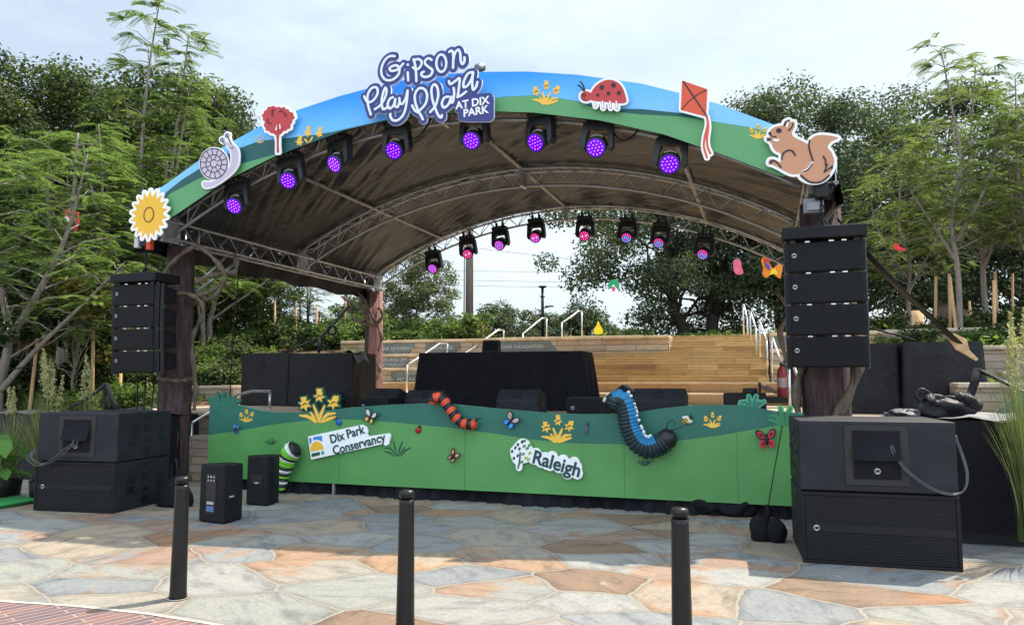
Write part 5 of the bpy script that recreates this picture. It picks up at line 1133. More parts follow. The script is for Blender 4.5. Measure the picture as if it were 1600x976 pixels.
# draped table with a box
v0 = 13.0; xl, xr, zt = PV(655, 546, v0).x, PV(908, 548, v0).x, 2.13
t = thing('draped_table', 'long performers\' table hidden under a black floor-length cloth', 'table', ((xl + xr) / 2, v0 + .45, DECK)); to_ = ((xl + xr) / 2, v0 + .45, DECK)
MB().bb(xl + .05, xr - .05, v0 + .05, v0 + .85, zt - .05, zt - .012).build('table_top', BLACKS, t, off=to_)
for x in (xl + .15, xr - .15):
    for y in (v0 + .15, v0 + .75): MB().tube([(x, y, DECK), (x, y, zt - .05)], .02, 8).build('leg', ALU, t, off=to_)
def draped(x0, x1, y0, y1, z0, z1, flare, amp, name_mat, seed, freq=16, corner=.04):
    """cloth falling from a rectangle: rows from the top edge to the floor, folds growing downwards"""
    per = []; st = .03; r_ = random.Random(seed); cx, cy = (x0 + x1) / 2, (y0 + y1) / 2
    for (a, b) in (((x0, y0), (x1, y0)), ((x1, y0), (x1, y1)), ((x1, y1), (x0, y1)), ((x0, y1), (x0, y0))):
        Ln = math.hypot(b[0] - a[0], b[1] - a[1]); n = int(Ln / st); nx_, ny_ = (b[1] - a[1]) / Ln, -(b[0] - a[0]) / Ln
        for i in range(n): f = i / n; per.append((a[0] + (b[0] - a[0]) * f, a[1] + (b[1] - a[1]) * f, nx_, ny_, min(f, 1 - f) * Ln))
    rows = 9; V = []; n = len(per); ph = [r_.uniform(0, 6.28) for _ in range(4)]
    for k in range(rows + 1):
        s = k / rows; z = z1 - (z1 - z0) * s
        for i, (x, y, nx_, ny_, e) in enumerate(per):
            a = i * st; fold = (math.sin(a * freq + ph[0]) * .5 + math.sin(a * freq * .43 + ph[1]) * .35 + .3 * math.sin(a * freq * 1.9 + ph[2]))
            o_ = amp * fold * s ** .8 + flare * s + (.01 if 0 < k else 0) + corner * math.exp(-e / .12) * s
            V.append((x + nx_ * o_, y + ny_ * o_, z))
    Fs = [(k * n + i, (k + 1) * n + i, (k + 1) * n + (i + 1) % n, k * n + (i + 1) % n) for k in range(rows) for i in range(n)]
    mb = MB().add(V, Fs, 0, True)
    o = len(mb.v); mb.add([(x, y, z1) for x, y, *_ in per], [tuple(range(n))]); return mb
c_ = draped(xl, xr, v0, v0 + .92, DECK + .01, zt, .09, .055, None, 3, 19, .06).build('table_cloth', CLOTHB); tag(c_, 'black pleated cloth draped to the floor over the long table', 'tablecloth')
t = thing('laptop_stand', 'small upright black screen box on the draped table', 'screen', (PV(767, 545, 13.3).x, 13.3, zt)); MB().prism([(-.19, 0), (.17, 0), (.16, .235), (-.165, .235)], 0, .10).build('case', BLACKS, t, .01); MB().bb(-.15, .14, -.006, .001, .03, .21).build('screen', CLOTHB, t)
# covered cases -----------------------------------------------------------
def covered(label, x0, x1, y0, y1, z1, seed, mat=TARP, z0=DECK, lump=.02):
    r_ = random.Random(seed); o = draped(x0, x1, y0, y1, z0 + .01, z1, .01, .03, None, seed, 8, .02).build('covered_case', mat); tag(o, label, 'covered case'); return o
covered('black cloth covered case at the far left of the stage', PV(378, 600, 13.5).x, PV(452, 600, 13.5).x - .02, 13.5, 14.4, 2.19, 1)
covered('wider black covered case beside it, in front of the rear left post', PV(452, 600, 13.5).x + .03, PV(552, 600, 13.5).x, 13.45, 14.4, 2.17, 2)
covered('black covered case half hidden behind the right hung speakers', 1.25, 1.98, 13.3, 14.2, 2.2, 4)
covered('big black covered case right of the right hung speakers', 2.02, 3.1, 13.1, 14.2, 2.2, 5)
t = MB(); V = []                                                         # loose grey plastic on top
for i in range(9):
    for j in range(7): V.append((-8.55 + .75 * i / 8, 13.42 + .5 * j / 6, 2.19 + .05 * math.sin(i * 1.3 + j) * (i / 8) - .10 * max(0, (i - 6)) ** 2 * .5))
t.add(V, [(i * 7 + j, i * 7 + j + 1, i * 7 + j + 8, i * 7 + j + 7) for i in range(8) for j in range(6)], 0, True); o = t.build('plastic_sheet', TARPG); tag(o, 'crumpled dark plastic sheet over the corner of the wider left case', 'plastic sheet')
# tarped risers at both sides of the stage
o = draped(-13.2, -8.95, 9.35, 10.3, .0, 1.06, .02, .02, None, 8, 5, .02).build('covered_riser', TARP); tag(o, 'long low riser under black cloth behind the left subwoofers', 'covered riser')
o = draped(1.42, 6.0, 8.62, 10.3, .12, 1.21, .0, .016, None, 9, 4, .02).build('covered_riser', CLOTHB); tag(o, 'long riser under black cloth at the far right behind the subwoofer stack', 'covered riser')
o = MB().bb(1.5, 5.9, 8.7, 10.2, 0, .16).build('riser_foot', BLACKS, None); tag(o, 'dark frame of the covered riser showing under the cloth at far right', 'riser frame')
mb = MB(); V = []
for i in range(34):
    for j in range(11):
        x = 1.32 + 4.7 * i / 33; y = 8.6 + 1.6 * j / 10; V.append((x, y, 1.226 + .02 * math.sin(i * 1.9 + j * .7) * math.sin(j * 1.1 + i * .3) + .012 * math.sin(i * .7 - j * 1.7)))
mb.add(V, [(i * 11 + j, (i + 1) * 11 + j, (i + 1) * 11 + j + 1, i * 11 + j + 1) for i in range(33) for j in range(10)], 0, True); o = mb.build('plastic_sheet', M('silver_plastic', (.28, .28, .29), .3, .1, var=.3, scale=5, bump=.5, bscale=9)); tag(o, 'wrinkled silvery plastic sheet lying on the covered riser at right', 'plastic sheet')
mb = MB(); V = []
for i in range(30):
    for j in range(9):
        x = -13.25 + 4.35 * i / 29; y = 9.3 + 1.05 * j / 8; V.append((x, y, 1.075 + .02 * math.sin(i * 1.5 + j) + .10 * math.exp(-((x + 9.9) ** 2 + (y - 9.9) ** 2) / .12)))
mb.add(V, [(i * 9 + j, (i + 1) * 9 + j, (i + 1) * 9 + j + 1, i * 9 + j + 1) for i in range(29) for j in range(8)], 0, True); o = mb.build('plastic_sheet', TARPG); tag(o, 'dark plastic sheet lying on the covered riser at left', 'plastic sheet')
# bags ---------------------------------------------------------------------
def blob(mb, c, r, seed, n=48, k=26, amp=.12, squash=.0, m=0):
    r_ = random.Random(seed); ph = [r_.uniform(0, 6) for _ in range(6)]; V = []
    for i in range(k + 1):
        th = math.pi * i / k
        for j in range(n):
            q = 2 * math.pi * j / n; f = 1 + amp * (math.sin(3 * q + ph[0] + th * 2) * .5 + math.sin(5 * q + ph[1] - th * 3) * .35 + math.sin(2 * q + 4 * th + ph[2]) * .4)
            f += amp * .30 * math.sin(11 * q + 3 * th + ph[3]) * math.sin(7 * th + ph[4] + 2 * q) + amp * .18 * math.sin(17 * q - 9 * th + ph[5])
            z = -math.cos(th); z = max(z, -.72) if squash else z
            V.append((c[0] + r[0] * f * math.sin(th) * math.cos(q), c[1] + r[1] * f * math.sin(th) * math.sin(q), c[2] + r[2] * z * (1 + .3 * (f - 1))))
    return mb.add(V, [(i * n + j, i * n + (j + 1) % n, (i + 1) * n + (j + 1) % n, (i + 1) * n + j) for i in range(k) for j in range(n)], m, True)
p = PZ(1200, 845); t = thing('sandbag', 'black sandbag hanging weight at the right end of the fascia', 'sandbag', p)
blob(blob(MB(), (-.11, 0, .13), (.15, .13, .18), 1, squash=1), (.12, -.02, .12), (.15, .13, .17), 2, squash=1).build('bag', CLOTHB, t)
MB().tube([(0, 0, .24), (.0, .0, .33), (.02, 0, .44)], [.06, .035, .025], 10).build('neck', CLOTHB, t); MB().tube(cr_spline([(.02, 0, .44), (.10, -.02, .40), (.16, -.02, .26), (.14, -.03, .16)], 6), .006, 5).build('tie_cord', BLACKS, t)
t.scale = (.66, .66, .82)
top_ = PV(1222, 665, FV - .12); o = MB().tube([p + Vector((.013, 0, .355)), top_], .006, 5).build('tie_rope', BLACKS); tag(o, 'thin dark cord running from the right sandbag up past the fascia', 'cord')
p = PZ(262, 792); t = thing('weight_bag', 'slouched black fabric weight bag on the paving beside the left subwoofers', 'weight bag', p)
MB().lathe([(.02, .0), (.25, .0), (.27, .05), (.25, .14), (.18, .25), (.09, .34), (.03, .38), (.001, .385)], (0, .12, .002), 22, 0, Matrix.Diagonal((1, .62, 1, 1))).build('bag', CLOTHB, t); MB().tube(cr_spline([(-.06, .1, .34), (-.05, .1, .52), (0, .1, .60), (.03, .1, .5), (.05, .1, .34)], 6), .014, 6).build('strap', BLACKS, t); MB().tube([(.0, .1, .6), (.02, .12, .95)], .008, 5).build('cord', BLACKS, t)
for i, (px, py, r, lb) in enumerate(((800, 786, (.16, .12, .11), 'bunched black cloth under the fascia middle'), (1095, 803, (.22, .14, .14), 'bunched black cloth under the right part of the fascia'), (1150, 806, (.24, .15, .13), 'black cloth with a pale seam nearest the right sandbag'))):
    p = PZ(px, py); mb = MB(); blob(mb, (0, .05, r[2] * .7), r, 20 + i, amp=.2, squash=1); o = mb.build('cloth_bundle', CLOTHB); o.location = p; tag(o, lb, 'cloth bundle')
for i, (px, py) in enumerate(((1205, 800), (1222, 806), (1238, 812), (1190, 800))):
    p = PZ(px, py); r_ = random.Random(i); o = MB().tube(cr_spline([(p.x + r_.uniform(-.3, .3), p.y + r_.uniform(-.06, .5), .012 + .03 * r_.random()) for _ in range(9)], 7), .007, 5).build('cable_coil', M('cable_grey', (.12, .12, .12), .5) if i % 2 else BLACKS); tag(o, 'loose cables tangled on the paving behind the right sandbag', 'cable', 'cables on the paving by the right sandbag')
# bag on the right riser
p = Vector((1.75, 8.95, 1.235)); t = thing('equipment_bag', 'dark grey soft equipment bag with looped straps on the right covered riser', 'bag', p)
mb = MB(); blob(mb, (-.05, 0, .08), (.24, .17, .12), 31, amp=.26, squash=1); blob(mb, (.16, .03, .12), (.15, .13, .13), 32, amp=.3, squash=1); blob(mb, (-.12, -.05, .15), (.10, .08, .08), 33, amp=.3); mb.build('bag', TARP, t); MB().tube(cr_spline([(-.2, -.02, .12), (-.27, 0, .22), (-.2, .02, .28), (-.08, .0, .2), (.05, -.02, .2), (.16, -.05, .18)], 7), .014, 6).build('strap', BLACKS, t)
p = Vector((1.32, 8.75, 1.235)); mb = MB(); blob(mb, (0, 0, .03), (.15, .12, .05), 35, amp=.3, squash=1); o = mb.build('folded_cover', TARPG); o.location = p; tag(o, 'folded grey cover at the near corner of the right covered riser', 'cover')
# fire extinguisher by the steps
p = PV(1222, 612, 12.6); p.z = DECK + .02; t = thing('fire_extinguisher', 'red fire extinguisher at the foot of the right handrail', 'fire extinguisher', (p.x, 12.6, DECK + .28)); t.scale = (.8, .8, .85)
MB().lathe([(.085, 0), (.09, .02), (.09, .42), (.07, .5), (.035, .54), (.03, .56)], (0, 0, 0), 20).build('cylinder', M('extinguisher_red', (.20, .008, .014), .4), t)
MB().bb(-.03, .03, -.03, .03, .56, .61).box((.04, 0, .63), (.14, .03, .02), mat=Matrix.Rotation(R(-15), 4, 'Y')).tube(cr_spline([(.03, 0, .58), (.12, 0, .52), (.11, 0, .25)], 6), .014, 6).build('valve', BLACKS, t); MB().lathe([(.0905, .16), (.0915, .17), (.0915, .33), (.0905, .34)], (0, 0, 0), 20).build('label', M('extinguisher_label', (.28, .2, .19), .5, var=.3, scale=40), t)
t2 = thing('equipment_cart', 'low black wheeled rack under the fire extinguisher', 'cart', (p.x - .02, 12.6, DECK)); MB().bb(-.35, .42, -.22, .25, .18, .28).bb(-.33, -.29, -.2, .2, .05, .5).bb(.36, .40, -.2, .2, .05, .3).build('frame', BLACKS, t2, .008)
for x in (-.3, .36): MB().lathe([(.05, -.015), (.05, .015)], (x, -.18, .054), 14, 0, Matrix.Rotation(R(90), 4, 'Y')).build('wheel', BLACKS, t2)
# bollards
def bollard(label, p):
    t = thing('bollard', label, 'bollard', p, 0, 'black bollards in front of the stage')
    MB().lathe([(.063, .0), (.063, .02), (.060, .05), (.049, .80), (.049, .825)], (0, 0, 0), 32).build('shaft', BOLLM, t)
    MB().lathe([(.043, .825), (.043, .84), (.051, .842), (.051, .868), (.046, .882), (.02, .889), (.0005, .890)], (0, 0, 0), 32).build('cap', BOLLM, t)
    MB().lathe([(.063, .004), (.078, .007), (.088, .0045)], (0, 0, 0), 24).build('mortar_collar', M('mortar_grey', (.24, .225, .19), .9, var=.3, bump=.4), t); return t
b0 = bollard('black bollard at left, standing in the sunlit stone beside the brick band', PZ(278, 934))
p = PZ(633, 982); copy_tree(b0, p, None, 'black bollard in the middle, its foot cut by the picture edge')
p = PZ(1067, 1046); copy_tree(b0, p, None, 'black bollard at right, nearest the sub stack')

# ================================================================== VEGETATION
NR = np.random.default_rng(11)
def leaf_quads(P, Nrm, ln, wd, rng):
    """diamond leaves at P with normals Nrm -> (verts, quads)"""
    n = len(P); r_ = rng.normal(size=(n, 3)); t = np.cross(Nrm, r_); t /= np.linalg.norm(t, axis=1, keepdims=True) + 1e-9; b = np.cross(Nrm, t)
    ln = ln * rng.uniform(.65, 1.35, (n, 1)); wd = wd * rng.uniform(.7, 1.3, (n, 1))
    V = np.stack([P - t * ln * .5, P + b * wd * .5 - t * ln * .05, P + t * ln * .5, P - b * wd * .5 - t * ln * .05], 1).reshape(-1, 3)
    return V, np.arange(n * 4).reshape(-1, 4)
def leaf_cloud(centers, radii, counts, ln, wd, rng, up=.6, shell=.55):
    Ps, Ns = [], []
    for c, r, k in zip(centers, radii, counts):
        d = rng.normal(size=(k, 3)); d /= np.linalg.norm(d, axis=1, keepdims=True)
        rr = (shell + (1 - shell) * rng.random((k, 1))) * rng.uniform(.8, 1.12, (k, 1)); r = np.array(r if hasattr(r, '__len__') else (r, r, r * .8))
        Ps.append(np.array(c) + d * rr * r); nn = d * .6 + rng.normal(size=(k, 3)) * .55 + np.array([0, 0, up]); Ns.append(nn / np.linalg.norm(nn, axis=1, keepdims=True))
    return leaf_quads(np.concatenate(Ps), np.concatenate(Ns), ln, wd, rng)
def fronds(tips, dirs, rng, L=.8, pairs=9, nf=7, ln=.13, wd=.05):
    """feathery sprays: nf arching fronds from every twig tip, each with paired leaflets lying nearly flat"""
    Ps, Ts, Ns = [], [], []
    for p, d in zip(tips, dirs):
        a0 = math.atan2(d[1], d[0])
        for k in range(nf):
            a = a0 + rng.uniform(-1.5, 1.5); el = rng.uniform(-.15, .45); l_ = L * rng.uniform(.6, 1.15)
            h = np.array([math.cos(a) * math.cos(el), math.sin(a) * math.cos(el), math.sin(el)]); side = np.array([-math.sin(a), math.cos(a), 0])
            s = np.linspace(.15, 1, pairs)[:, None]; q = np.array(p) + h * l_ * s + np.array([0, 0, -.35 * l_]) * s ** 2
            for sg in (-1, 1):
                t = side * sg * .9 + h * .45 + np.array([0, 0, -.12]); t = t / np.linalg.norm(t)
                Ps.append(q + t * ln * .5); Ts.append(np.repeat(t[None], pairs, 0)); nn = np.array([0, 0, 1.]) + rng.normal(size=3) * .22; Ns.append(np.repeat(nn[None] / np.linalg.norm(nn), pairs, 0))
    P, T, N_ = map(np.concatenate, (Ps, Ts, Ns)); B = np.cross(N_, T); B /= np.linalg.norm(B, axis=1, keepdims=True); n = len(P)
    l2 = ln * rng.uniform(.8, 1.2, (n, 1)); w2 = wd * rng.uniform(.8, 1.2, (n, 1))
    V = np.stack([P - T * l2 * .5, P + B * w2 * .5, P + T * l2 * .5, P - B * w2 * .5], 1).reshape(-1, 3)
    return V, np.arange(n * 4).reshape(-1, 4)
def limb_path(a, b, rng, wob=.12, n=6, sag=0.):
    a, b = np.array(a, float), np.array(b, float); L_ = np.linalg.norm(b - a); P = []
    for i in range(n):
        s = i / (n - 1); P.append(tuple(a + (b - a) * s + rng.normal(size=3) * wob * L_ * .25 * math.sin(math.pi * s) + np.array([0, 0, sag * L_ * math.sin(math.pi * s)])))
    return P
def taper(r0, r1, n): return [r0 + (r1 - r0) * i / (n - 1) for i in range(n)]
def broad_tree(name, H_, W_, lf, bk, seed, nc=60, per=170, ln=.34, wd=.2, base=.22, trunk=.28, lean=0., gap=.0, forks=1, cl=.17, shape=1.0):
    """broadleaf tree, root at the origin: trunk > limbs > leaf clumps spread over an uneven crown"""
    rng = np.random.default_rng(seed); t = thing(name, 'tree', 'tree'); C_, Rr = [], []
    while len(C_) < nc:
        d = rng.normal(size=3); d /= np.linalg.norm(d); s = rng.random() ** .42
        z = base + (1 - base) * (.5 + .5 * d[2] * s); wz = math.sin(math.pi * min(1, max(.04, (z - base) / (1 - base))) ** (.75 / shape)) ** .6
        p = np.array([d[0] * s * W_ * .5 * (.35 + .65 * wz), d[1] * s * W_ * .5 * (.35 + .65 * wz), z * H_ * rng.uniform(.93, 1.0)])
        if gap and rng.random() < gap * (math.sin(p[0] * 1.3 + seed) * math.sin(p[2] * 1.1 + seed * 2) > .15): continue
        C_.append(p); Rr.append(W_ * cl * rng.uniform(.55, 1.15))
    V, Q = leaf_cloud(C_, [(r, r, r * .72) for r in Rr], [int(per * (r / (W_ * cl)) ** 1.6) + 20 for r in Rr], ln, wd, rng, .55, .45)
    mb = MB()
    for f in range(forks):
        a = 2 * math.pi * f / max(1, forks) + .6; fx, fy = (0, 0) if forks == 1 else (W_ * .16 * math.cos(a), W_ * .06 * math.sin(a)); top_ = np.array([fx + lean, fy, H_ * .72])
        tp = limb_path((0, 0, 0) if forks == 1 else (fx * .25, fy * .25, 0), top_, rng, .10, 8); mb.tube(tp, taper(trunk, trunk * .25, 8), 9)
        for c in [C_[i] for i in rng.permutation(nc)[:int(16 / forks) + 5]]:
            s = min(.95, max(.22, (c[2] / H_) * .75 * rng.uniform(.6, .95))); k = s * 7; i0 = min(6, int(k)); st = np.array(tp[i0]) * (1 - k + i0) + np.array(tp[i0 + 1]) * (k - i0)
            mb.tube(limb_path(st, c, rng, .25, 6, .05), taper(trunk * .34 * (1 - .6 * s), .015, 6), 6, cap=False)
    mb.build('trunk', bk, t); np_mesh('crown', V, Q, lf, t); return t
def fern_tree(name, stems, lf, bk, seed, L=.85, nf=7, pairs=9, per=9, dens=1.0, ln=.14, wd=.055):
    """slender tree with layered feathery foliage; stems = [(path, r0, first leafy fraction, spread)]"""
    rng = np.random.default_rng(seed); t = thing(name, 'tree', 'tree'); mb = MB(); tips, dirs = [], []
    for path, r0, f0, spread, nb in stems:
        P = cr_spline(path, 5); n = len(P); mb.tube(P, taper(r0, r0 * .15, n), 7)
        for b in range(nb):
            s = f0 + (1 - f0) * (b + .5) / nb; k = s * (n - 1); i0 = min(n - 2, int(k)); st = np.array(P[i0]); a = b * 2.4 + rng.uniform(-.5, .5); l_ = spread * (1.05 - .75 * ((s - f0) / (1 - f0)) ** 1.3) * rng.uniform(.55, 1.1)
            e = st + np.array([math.cos(a) * l_, math.sin(a) * l_, l_ * rng.uniform(.1, .55)]); bp = limb_path(st, e, rng, .2, 5, .06); mb.tube(bp, taper(r0 * .32 * (1 - .6 * s), .008, 5), 5, cap=False)
            m = max(2, int(per * l_ / spread * dens))
            for q in range(m):
                f = .35 + .65 * (q + 1) / m; jx = f * 4; j0 = min(3, int(jx)); p = np.array(bp[j0]) * (1 - jx + j0) + np.array(bp[j0 + 1]) * (jx - j0) + rng.normal(size=3) * np.array([.22, .22, .12]) * spread * .4; tips.append(p); dirs.append(e - st)
        tips.append(np.array(P[-1])); dirs.append(np.array([1, 0, .5]))
    V, Q = fronds(tips, dirs, rng, L, pairs, nf, ln, wd); mb.build('trunk', bk, t); np_mesh('crown', V, Q, lf, t); return t
def ground_at(px, D, py=560):
    p = PD(px, py, D); return Vector((p.x, p.y, gz(p.x, p.y)))
def plant_tree(o, px, D, ytop, H_, label, rz=0., wide=1., dz=0.):
    p = ground_at(px, D); zt = PD(px, ytop, D).z; s = (zt - p.z) / H_; o.location = (p.x, p.y, p.z - .05 + dz); o.rotation_euler = (0, 0, rz); o.scale = (s * wide, s * wide, s); o['label'] = label; return o
def variant(o, *a, **k): return plant_tree(copy_tree(o), *a, **k)
# --- dark woodland at the left
dA = broad_tree('evergreen_tree', 12, 8.6, LF_DARK, BARKD, 21, 95, 520, .165, .105, .06, .3, cl=.15); dA['group'] = 'dark trees behind the left of the stage'
dB = broad_tree('evergreen_tree', 12, 9.5, LF_DARK, BARKD, 22, 105, 500, .165, .105, .05, .3, cl=.14, shape=1.2); dB['group'] = 'dark trees behind the left of the stage'
plant_tree(dA, 18, 29, 62, 12, 'dark evergreen tree at the far left, its top touching the sky', .4)
plant_tree(dB, 112, 31, 88, 12, 'dark evergreen tree second from the left edge, behind the feathery trees', 1.)
variant(dA, 205, 33, 92, 12, 'dark evergreen tree behind the tall thin feathery tree', 2.2)
variant(dB, 300, 34, 108, 12, 'dark evergreen tree behind the snail sign', 3.9)
variant(dA, 352, 32, 150, 12, 'lower dark evergreen tree between the snail and red tree signs', 4.4, .8)
variant(dB, -70, 27, 120, 12, 'dark evergreen tree cut off by the left picture edge', 5.2)
dC = broad_tree('understorey_tree', 7, 7.5, LF_DARK, BARKD, 25, 60, 300, .18, .11, .02, .16, cl=.17); dC['group'] = 'shady undergrowth trees below the roof at left'
plant_tree(dC, 395, 27, 395, 7, 'dark leafy tree seen below the left roof edge', .3, 1.15)
variant(dC, 60, 24, 380, 7, 'dark low tree behind the left tree stakes', 2.0, 1.2); variant(dC, 190, 26, 370, 7, 'dark low tree behind the left hung speakers', 3.0, 1.2); variant(dC, 300, 28, 390, 7, 'dark low tree just right of the left carved post', 4.0, 1.1)
# --- feathery young trees, left
fA = fern_tree('feathery_tree', [([(0, 0, 0), (.1, 0, 2.5), (-.05, .1, 5), (.1, 0, 7.5), (.35, 0, 9.6)], .085, .3, 1.35, 24), ([(0, 0, .6), (.5, .2, 2.5), (.8, .3, 5), (1.15, .3, 7.6)], .06, .3, 1.2, 15)], LF_FERN, BARKG, 41, .60, 5, 12, 6, ln=.10, wd=.042)
fA['group'] = 'feathery young trees left of the stage'
fB = fern_tree('feathery_tree', [([(0, 0, 0), (-.1, 0, 1.2), (.05, 0, 2.3), (-.3, 0, 3.6), (-.5, 0, 5.6)], .12, .42, 1.7, 22), ([(.05, 0, 2.2), (.5, .1, 3.1), (.9, .2, 4.2), (1.2, .2, 5.6)], .075, .2, 1.5, 18), ([(-.05, 0, 1.3), (.7, -.2, 2.0), (1.6, -.3, 2.8), (2.3, -.3, 3.5)], .06, .35, 1.0, 10)], LF_FERN, BARKG, 42, .62, 5, 12, 5, ln=.10, wd=.042)
fB['group'] = 'feathery young trees left of the stage'
plant_tree(fA, 205, 21, 4, 9.6, 'tallest thin feathery tree, reaching the top of the picture left of the roof', .15)
variant(fA, 262, 22, 42, 9.6, 'thin feathery tree just right of the tallest one, above the sunflower sign', 1.7)
variant(fA, 150, 24, 190, 9.6, 'feathery tree behind the red kite hanging in the leaves', 3.2, 1.3); variant(fA, 318, 24, 175, 9.6, 'feathery tree behind the snail sign, lower than its neighbours', 4.4, 1.1)
plant_tree(fB, 8, 15.5, 235, 5.6, 'forked feathery tree with pale bare limbs at the left edge', .25)
variant(fB, 95, 19, 215, 5.6, 'spreading feathery tree around the red hanging kite', 2.6, 1.15)
variant(fB, 210, 20.5, 240, 5.6, 'spreading feathery tree directly behind the sunflower sign', 4.1, 1.1)
variant(fB, 330, 25, 330, 5.6, 'feathery sapling right of the left carved post, under the roof', .9, 1.1); variant(fB, 480, 27, 425, 5.6, 'bright feathery sapling among stakes above the covered cases', 5.0, 1.3); variant(fB, 425, 29, 420, 5.6, 'pale feathery sapling left of the stakes above the covered cases', 3.6, 1.2)
gl = broad_tree('glossy_tree', 4, 3.0, LF_GLO, BARKG, 51, 34, 150, .20, .11, .12, .07, cl=.2); plant_tree(gl, 28, 16.5, 385, 4, 'dark glossy-leaved tree with pale leaf backs at the far left', .3)
hl = broad_tree('columnar_tree', 4, 2.2, LF_DARK, BARKD, 52, 44, 190, .13, .08, .02, .06, cl=.22); plant_tree(hl, 150, 17.5, 445, 4, 'dense dark column-shaped tree left of the hung speakers', .3)
yl = broad_tree('yellowing_tree', 4, 2.6, LF_YEL, BARKG, 53, 22, 60, .20, .12, .3, .05, cl=.16); plant_tree(yl, 118, 16.5, 415, 4, 'small sparse tree with yellowing leaves left of the hung speakers', .8)
# --- middle distance seen through the stage
wl = broad_tree('olive_tree', 8, 6.4, LF_WIL, BARKG, 61, 85, 210, .22, .10, .02, .12, cl=.14, shape=1.15); plant_tree(wl, 655, 28, 372, 8, 'tall olive-green tree left of the utility pole', .5)
wl['group'] = 'bushy trees behind the stage'
variant(wl, 612, 33, 470, 8, 'lower olive-green tree behind the rear left post', 2.0, 1.3); variant(wl, 700, 36, 485, 8, 'olive-green tree behind the foot of the utility pole', 4, 1.3)
ft_ = broad_tree('distant_tree', 10, 12, LF_OAK, BARKD, 65, 60, 130, .5, .34, .0, .3, cl=.17, shape=1.8); ft_['group'] = 'distant round trees on the skyline behind the stage'
plant_tree(ft_, 788, 62, 466, 10, 'round distant tree just left of the tall lamp post', .4, 1.1)
variant(ft_, 850, 66, 482, 10, 'distant tree right behind the tall lamp post', 1.9, 1.2); variant(ft_, 905, 60, 474, 10, 'distant tree under the left edge of the big oak', 3.0, 1.2); variant(ft_, 745, 70, 498, 10, 'low distant tree right of the utility pole', 4.0, 1.2); variant(ft_, 1150, 60, 500, 10, 'distant tree low on the skyline behind the stair rails', 5.0, 1.1); variant(ft_, 960, 66, 500, 10, 'distant tree behind the yellow paper drop', .9, 1.1)
variant(ft_, 560, 60, 455, 10, 'distant tree above the right end of the covered cases', 2.4, 1.1)
# --- the great oak and its neighbours
ok = broad_tree('oak_tree', 15, 20, LF_OAK, BARKD, 71, 135, 560, .20, .135, .05, .42, lean=0., gap=.92, forks=2, cl=.084, shape=1.5); ok['group'] = 'oaks behind the right of the stage'
plant_tree(ok, 1090, 36, 178, 15, 'great oak with two dark trunks seen under the roof', .2, 1.0)
ok2 = broad_tree('oak_tree', 13, 12, LF_OAK, BARKD, 72, 115, 420, .18, .12, .12, .36, gap=.8, cl=.12); ok2['group'] = 'oaks behind the right of the stage'
plant_tree(ok2, 1225, 38, 130, 13, 'oak rising above the right shoulder of the roof, behind the squirrel sign', .7, .95)
variant(ok2, 1345, 37, 150, 13, 'dark oak right of the squirrel sign', 2.6, .9); variant(ok2, 1480, 40, 130, 13, 'dark oak behind the light feathery trees at right', 4.2, 1.0); variant(ok, 1620, 41, 150, 15, 'oak cut off by the right picture edge', 1.2, .9)
fR = fern_tree('light_feathery_tree', [([(0, 0, 0), (.03, 0, 1.6), (-.05, .05, 3.0), (.25, 0, 4.4), (.1, 0, 6.0), (-.1, 0, 7.6)], .085, .27, 1.75, 34), ([(0, 0, 1.9), (-.5, .1, 2.9), (-1.0, .1, 3.8), (-1.3, .1, 4.6)], .05, .25, 1.2, 14), ([(0, 0, 2.4), (.6, -.1, 3.4), (1.1, 0, 4.6), (1.2, 0, 5.8)], .05, .25, 1.2, 14)], LF_FERNR, BARKG, 45, .6, 5, 12, 5, ln=.095, wd=.04)
fR['group'] = 'light feathery trees at the right of the stage'
plant_tree(fR, 1502, 17.5, 72, 7.6, 'light feathery tree with grey trunk right of the hung speakers', .1, .95)
variant(fR, 1545, 20, 100, 7.6, 'light feathery tree among the stakes, second from the right edge', 2.4, 1.0); variant(fR, 1612, 18, 120, 7.6, 'light feathery tree whose trunk bends at the right picture edge', 4.2); variant(fR, 1425, 23, 215, 7.6, 'light feathery tree just right of the hung right speakers', 3.4, 1.0)
# --- shrubs on the beds
SHL = [(LF_SHR, 'bright green shrub'), (LF_MID, 'light green shrub'), (LF_DARK, 'dark green shrub')]
protos = []
for k, (lf, nm) in enumerate(SHL):
    rng = np.random.default_rng(80 + k); t = thing('shrub', 'x', 'shrub', (0, 0, -20))
    C_ = [(rng.uniform(-.42, .42), rng.uniform(-.42, .42), rng.uniform(.12, .52)) for _ in range(16)]
    V, Q = leaf_cloud(C_, [rng.uniform(.16, .3) for _ in C_], [80] * 16, .095, .055, rng, .5, .35); mb = MB()
    for c in C_[:9]: mb.tube([(0, 0, -.05), (c[0] * .5, c[1] * .5, c[2] * .6), c], [.012, .009, .004], 5, cap=False)
    mb.build('stem', BARKD, t); np_mesh('foliage', V, Q, lf, t); protos.append(t)
beds = []
r_ = random.Random(5)
def shrub(px, py, D, s, kind, label, group): 
    p = ground_at(px, D, py); o = protos[kind]
    beds.append(1); c = copy_tree(o, (p.x, p.y, p.z - .03), r_.uniform(0, 6.28), label, (s * r_.uniform(.9, 1.25), s * r_.uniform(.9, 1.25), s)); c['group'] = group; return c
G1, G2, G3 = 'shrubs on the left planting bed', 'shrubs on the right planting terraces', 'bushes along the top of the stone walls'
L1 = ['%s on the left planting bed' % n for _, n in SHL]; L3 = ['%s along the top of the walls behind the stage' % n for _, n in SHL]; L2 = ['%s on the right planting terraces' % n for _, n in SHL]
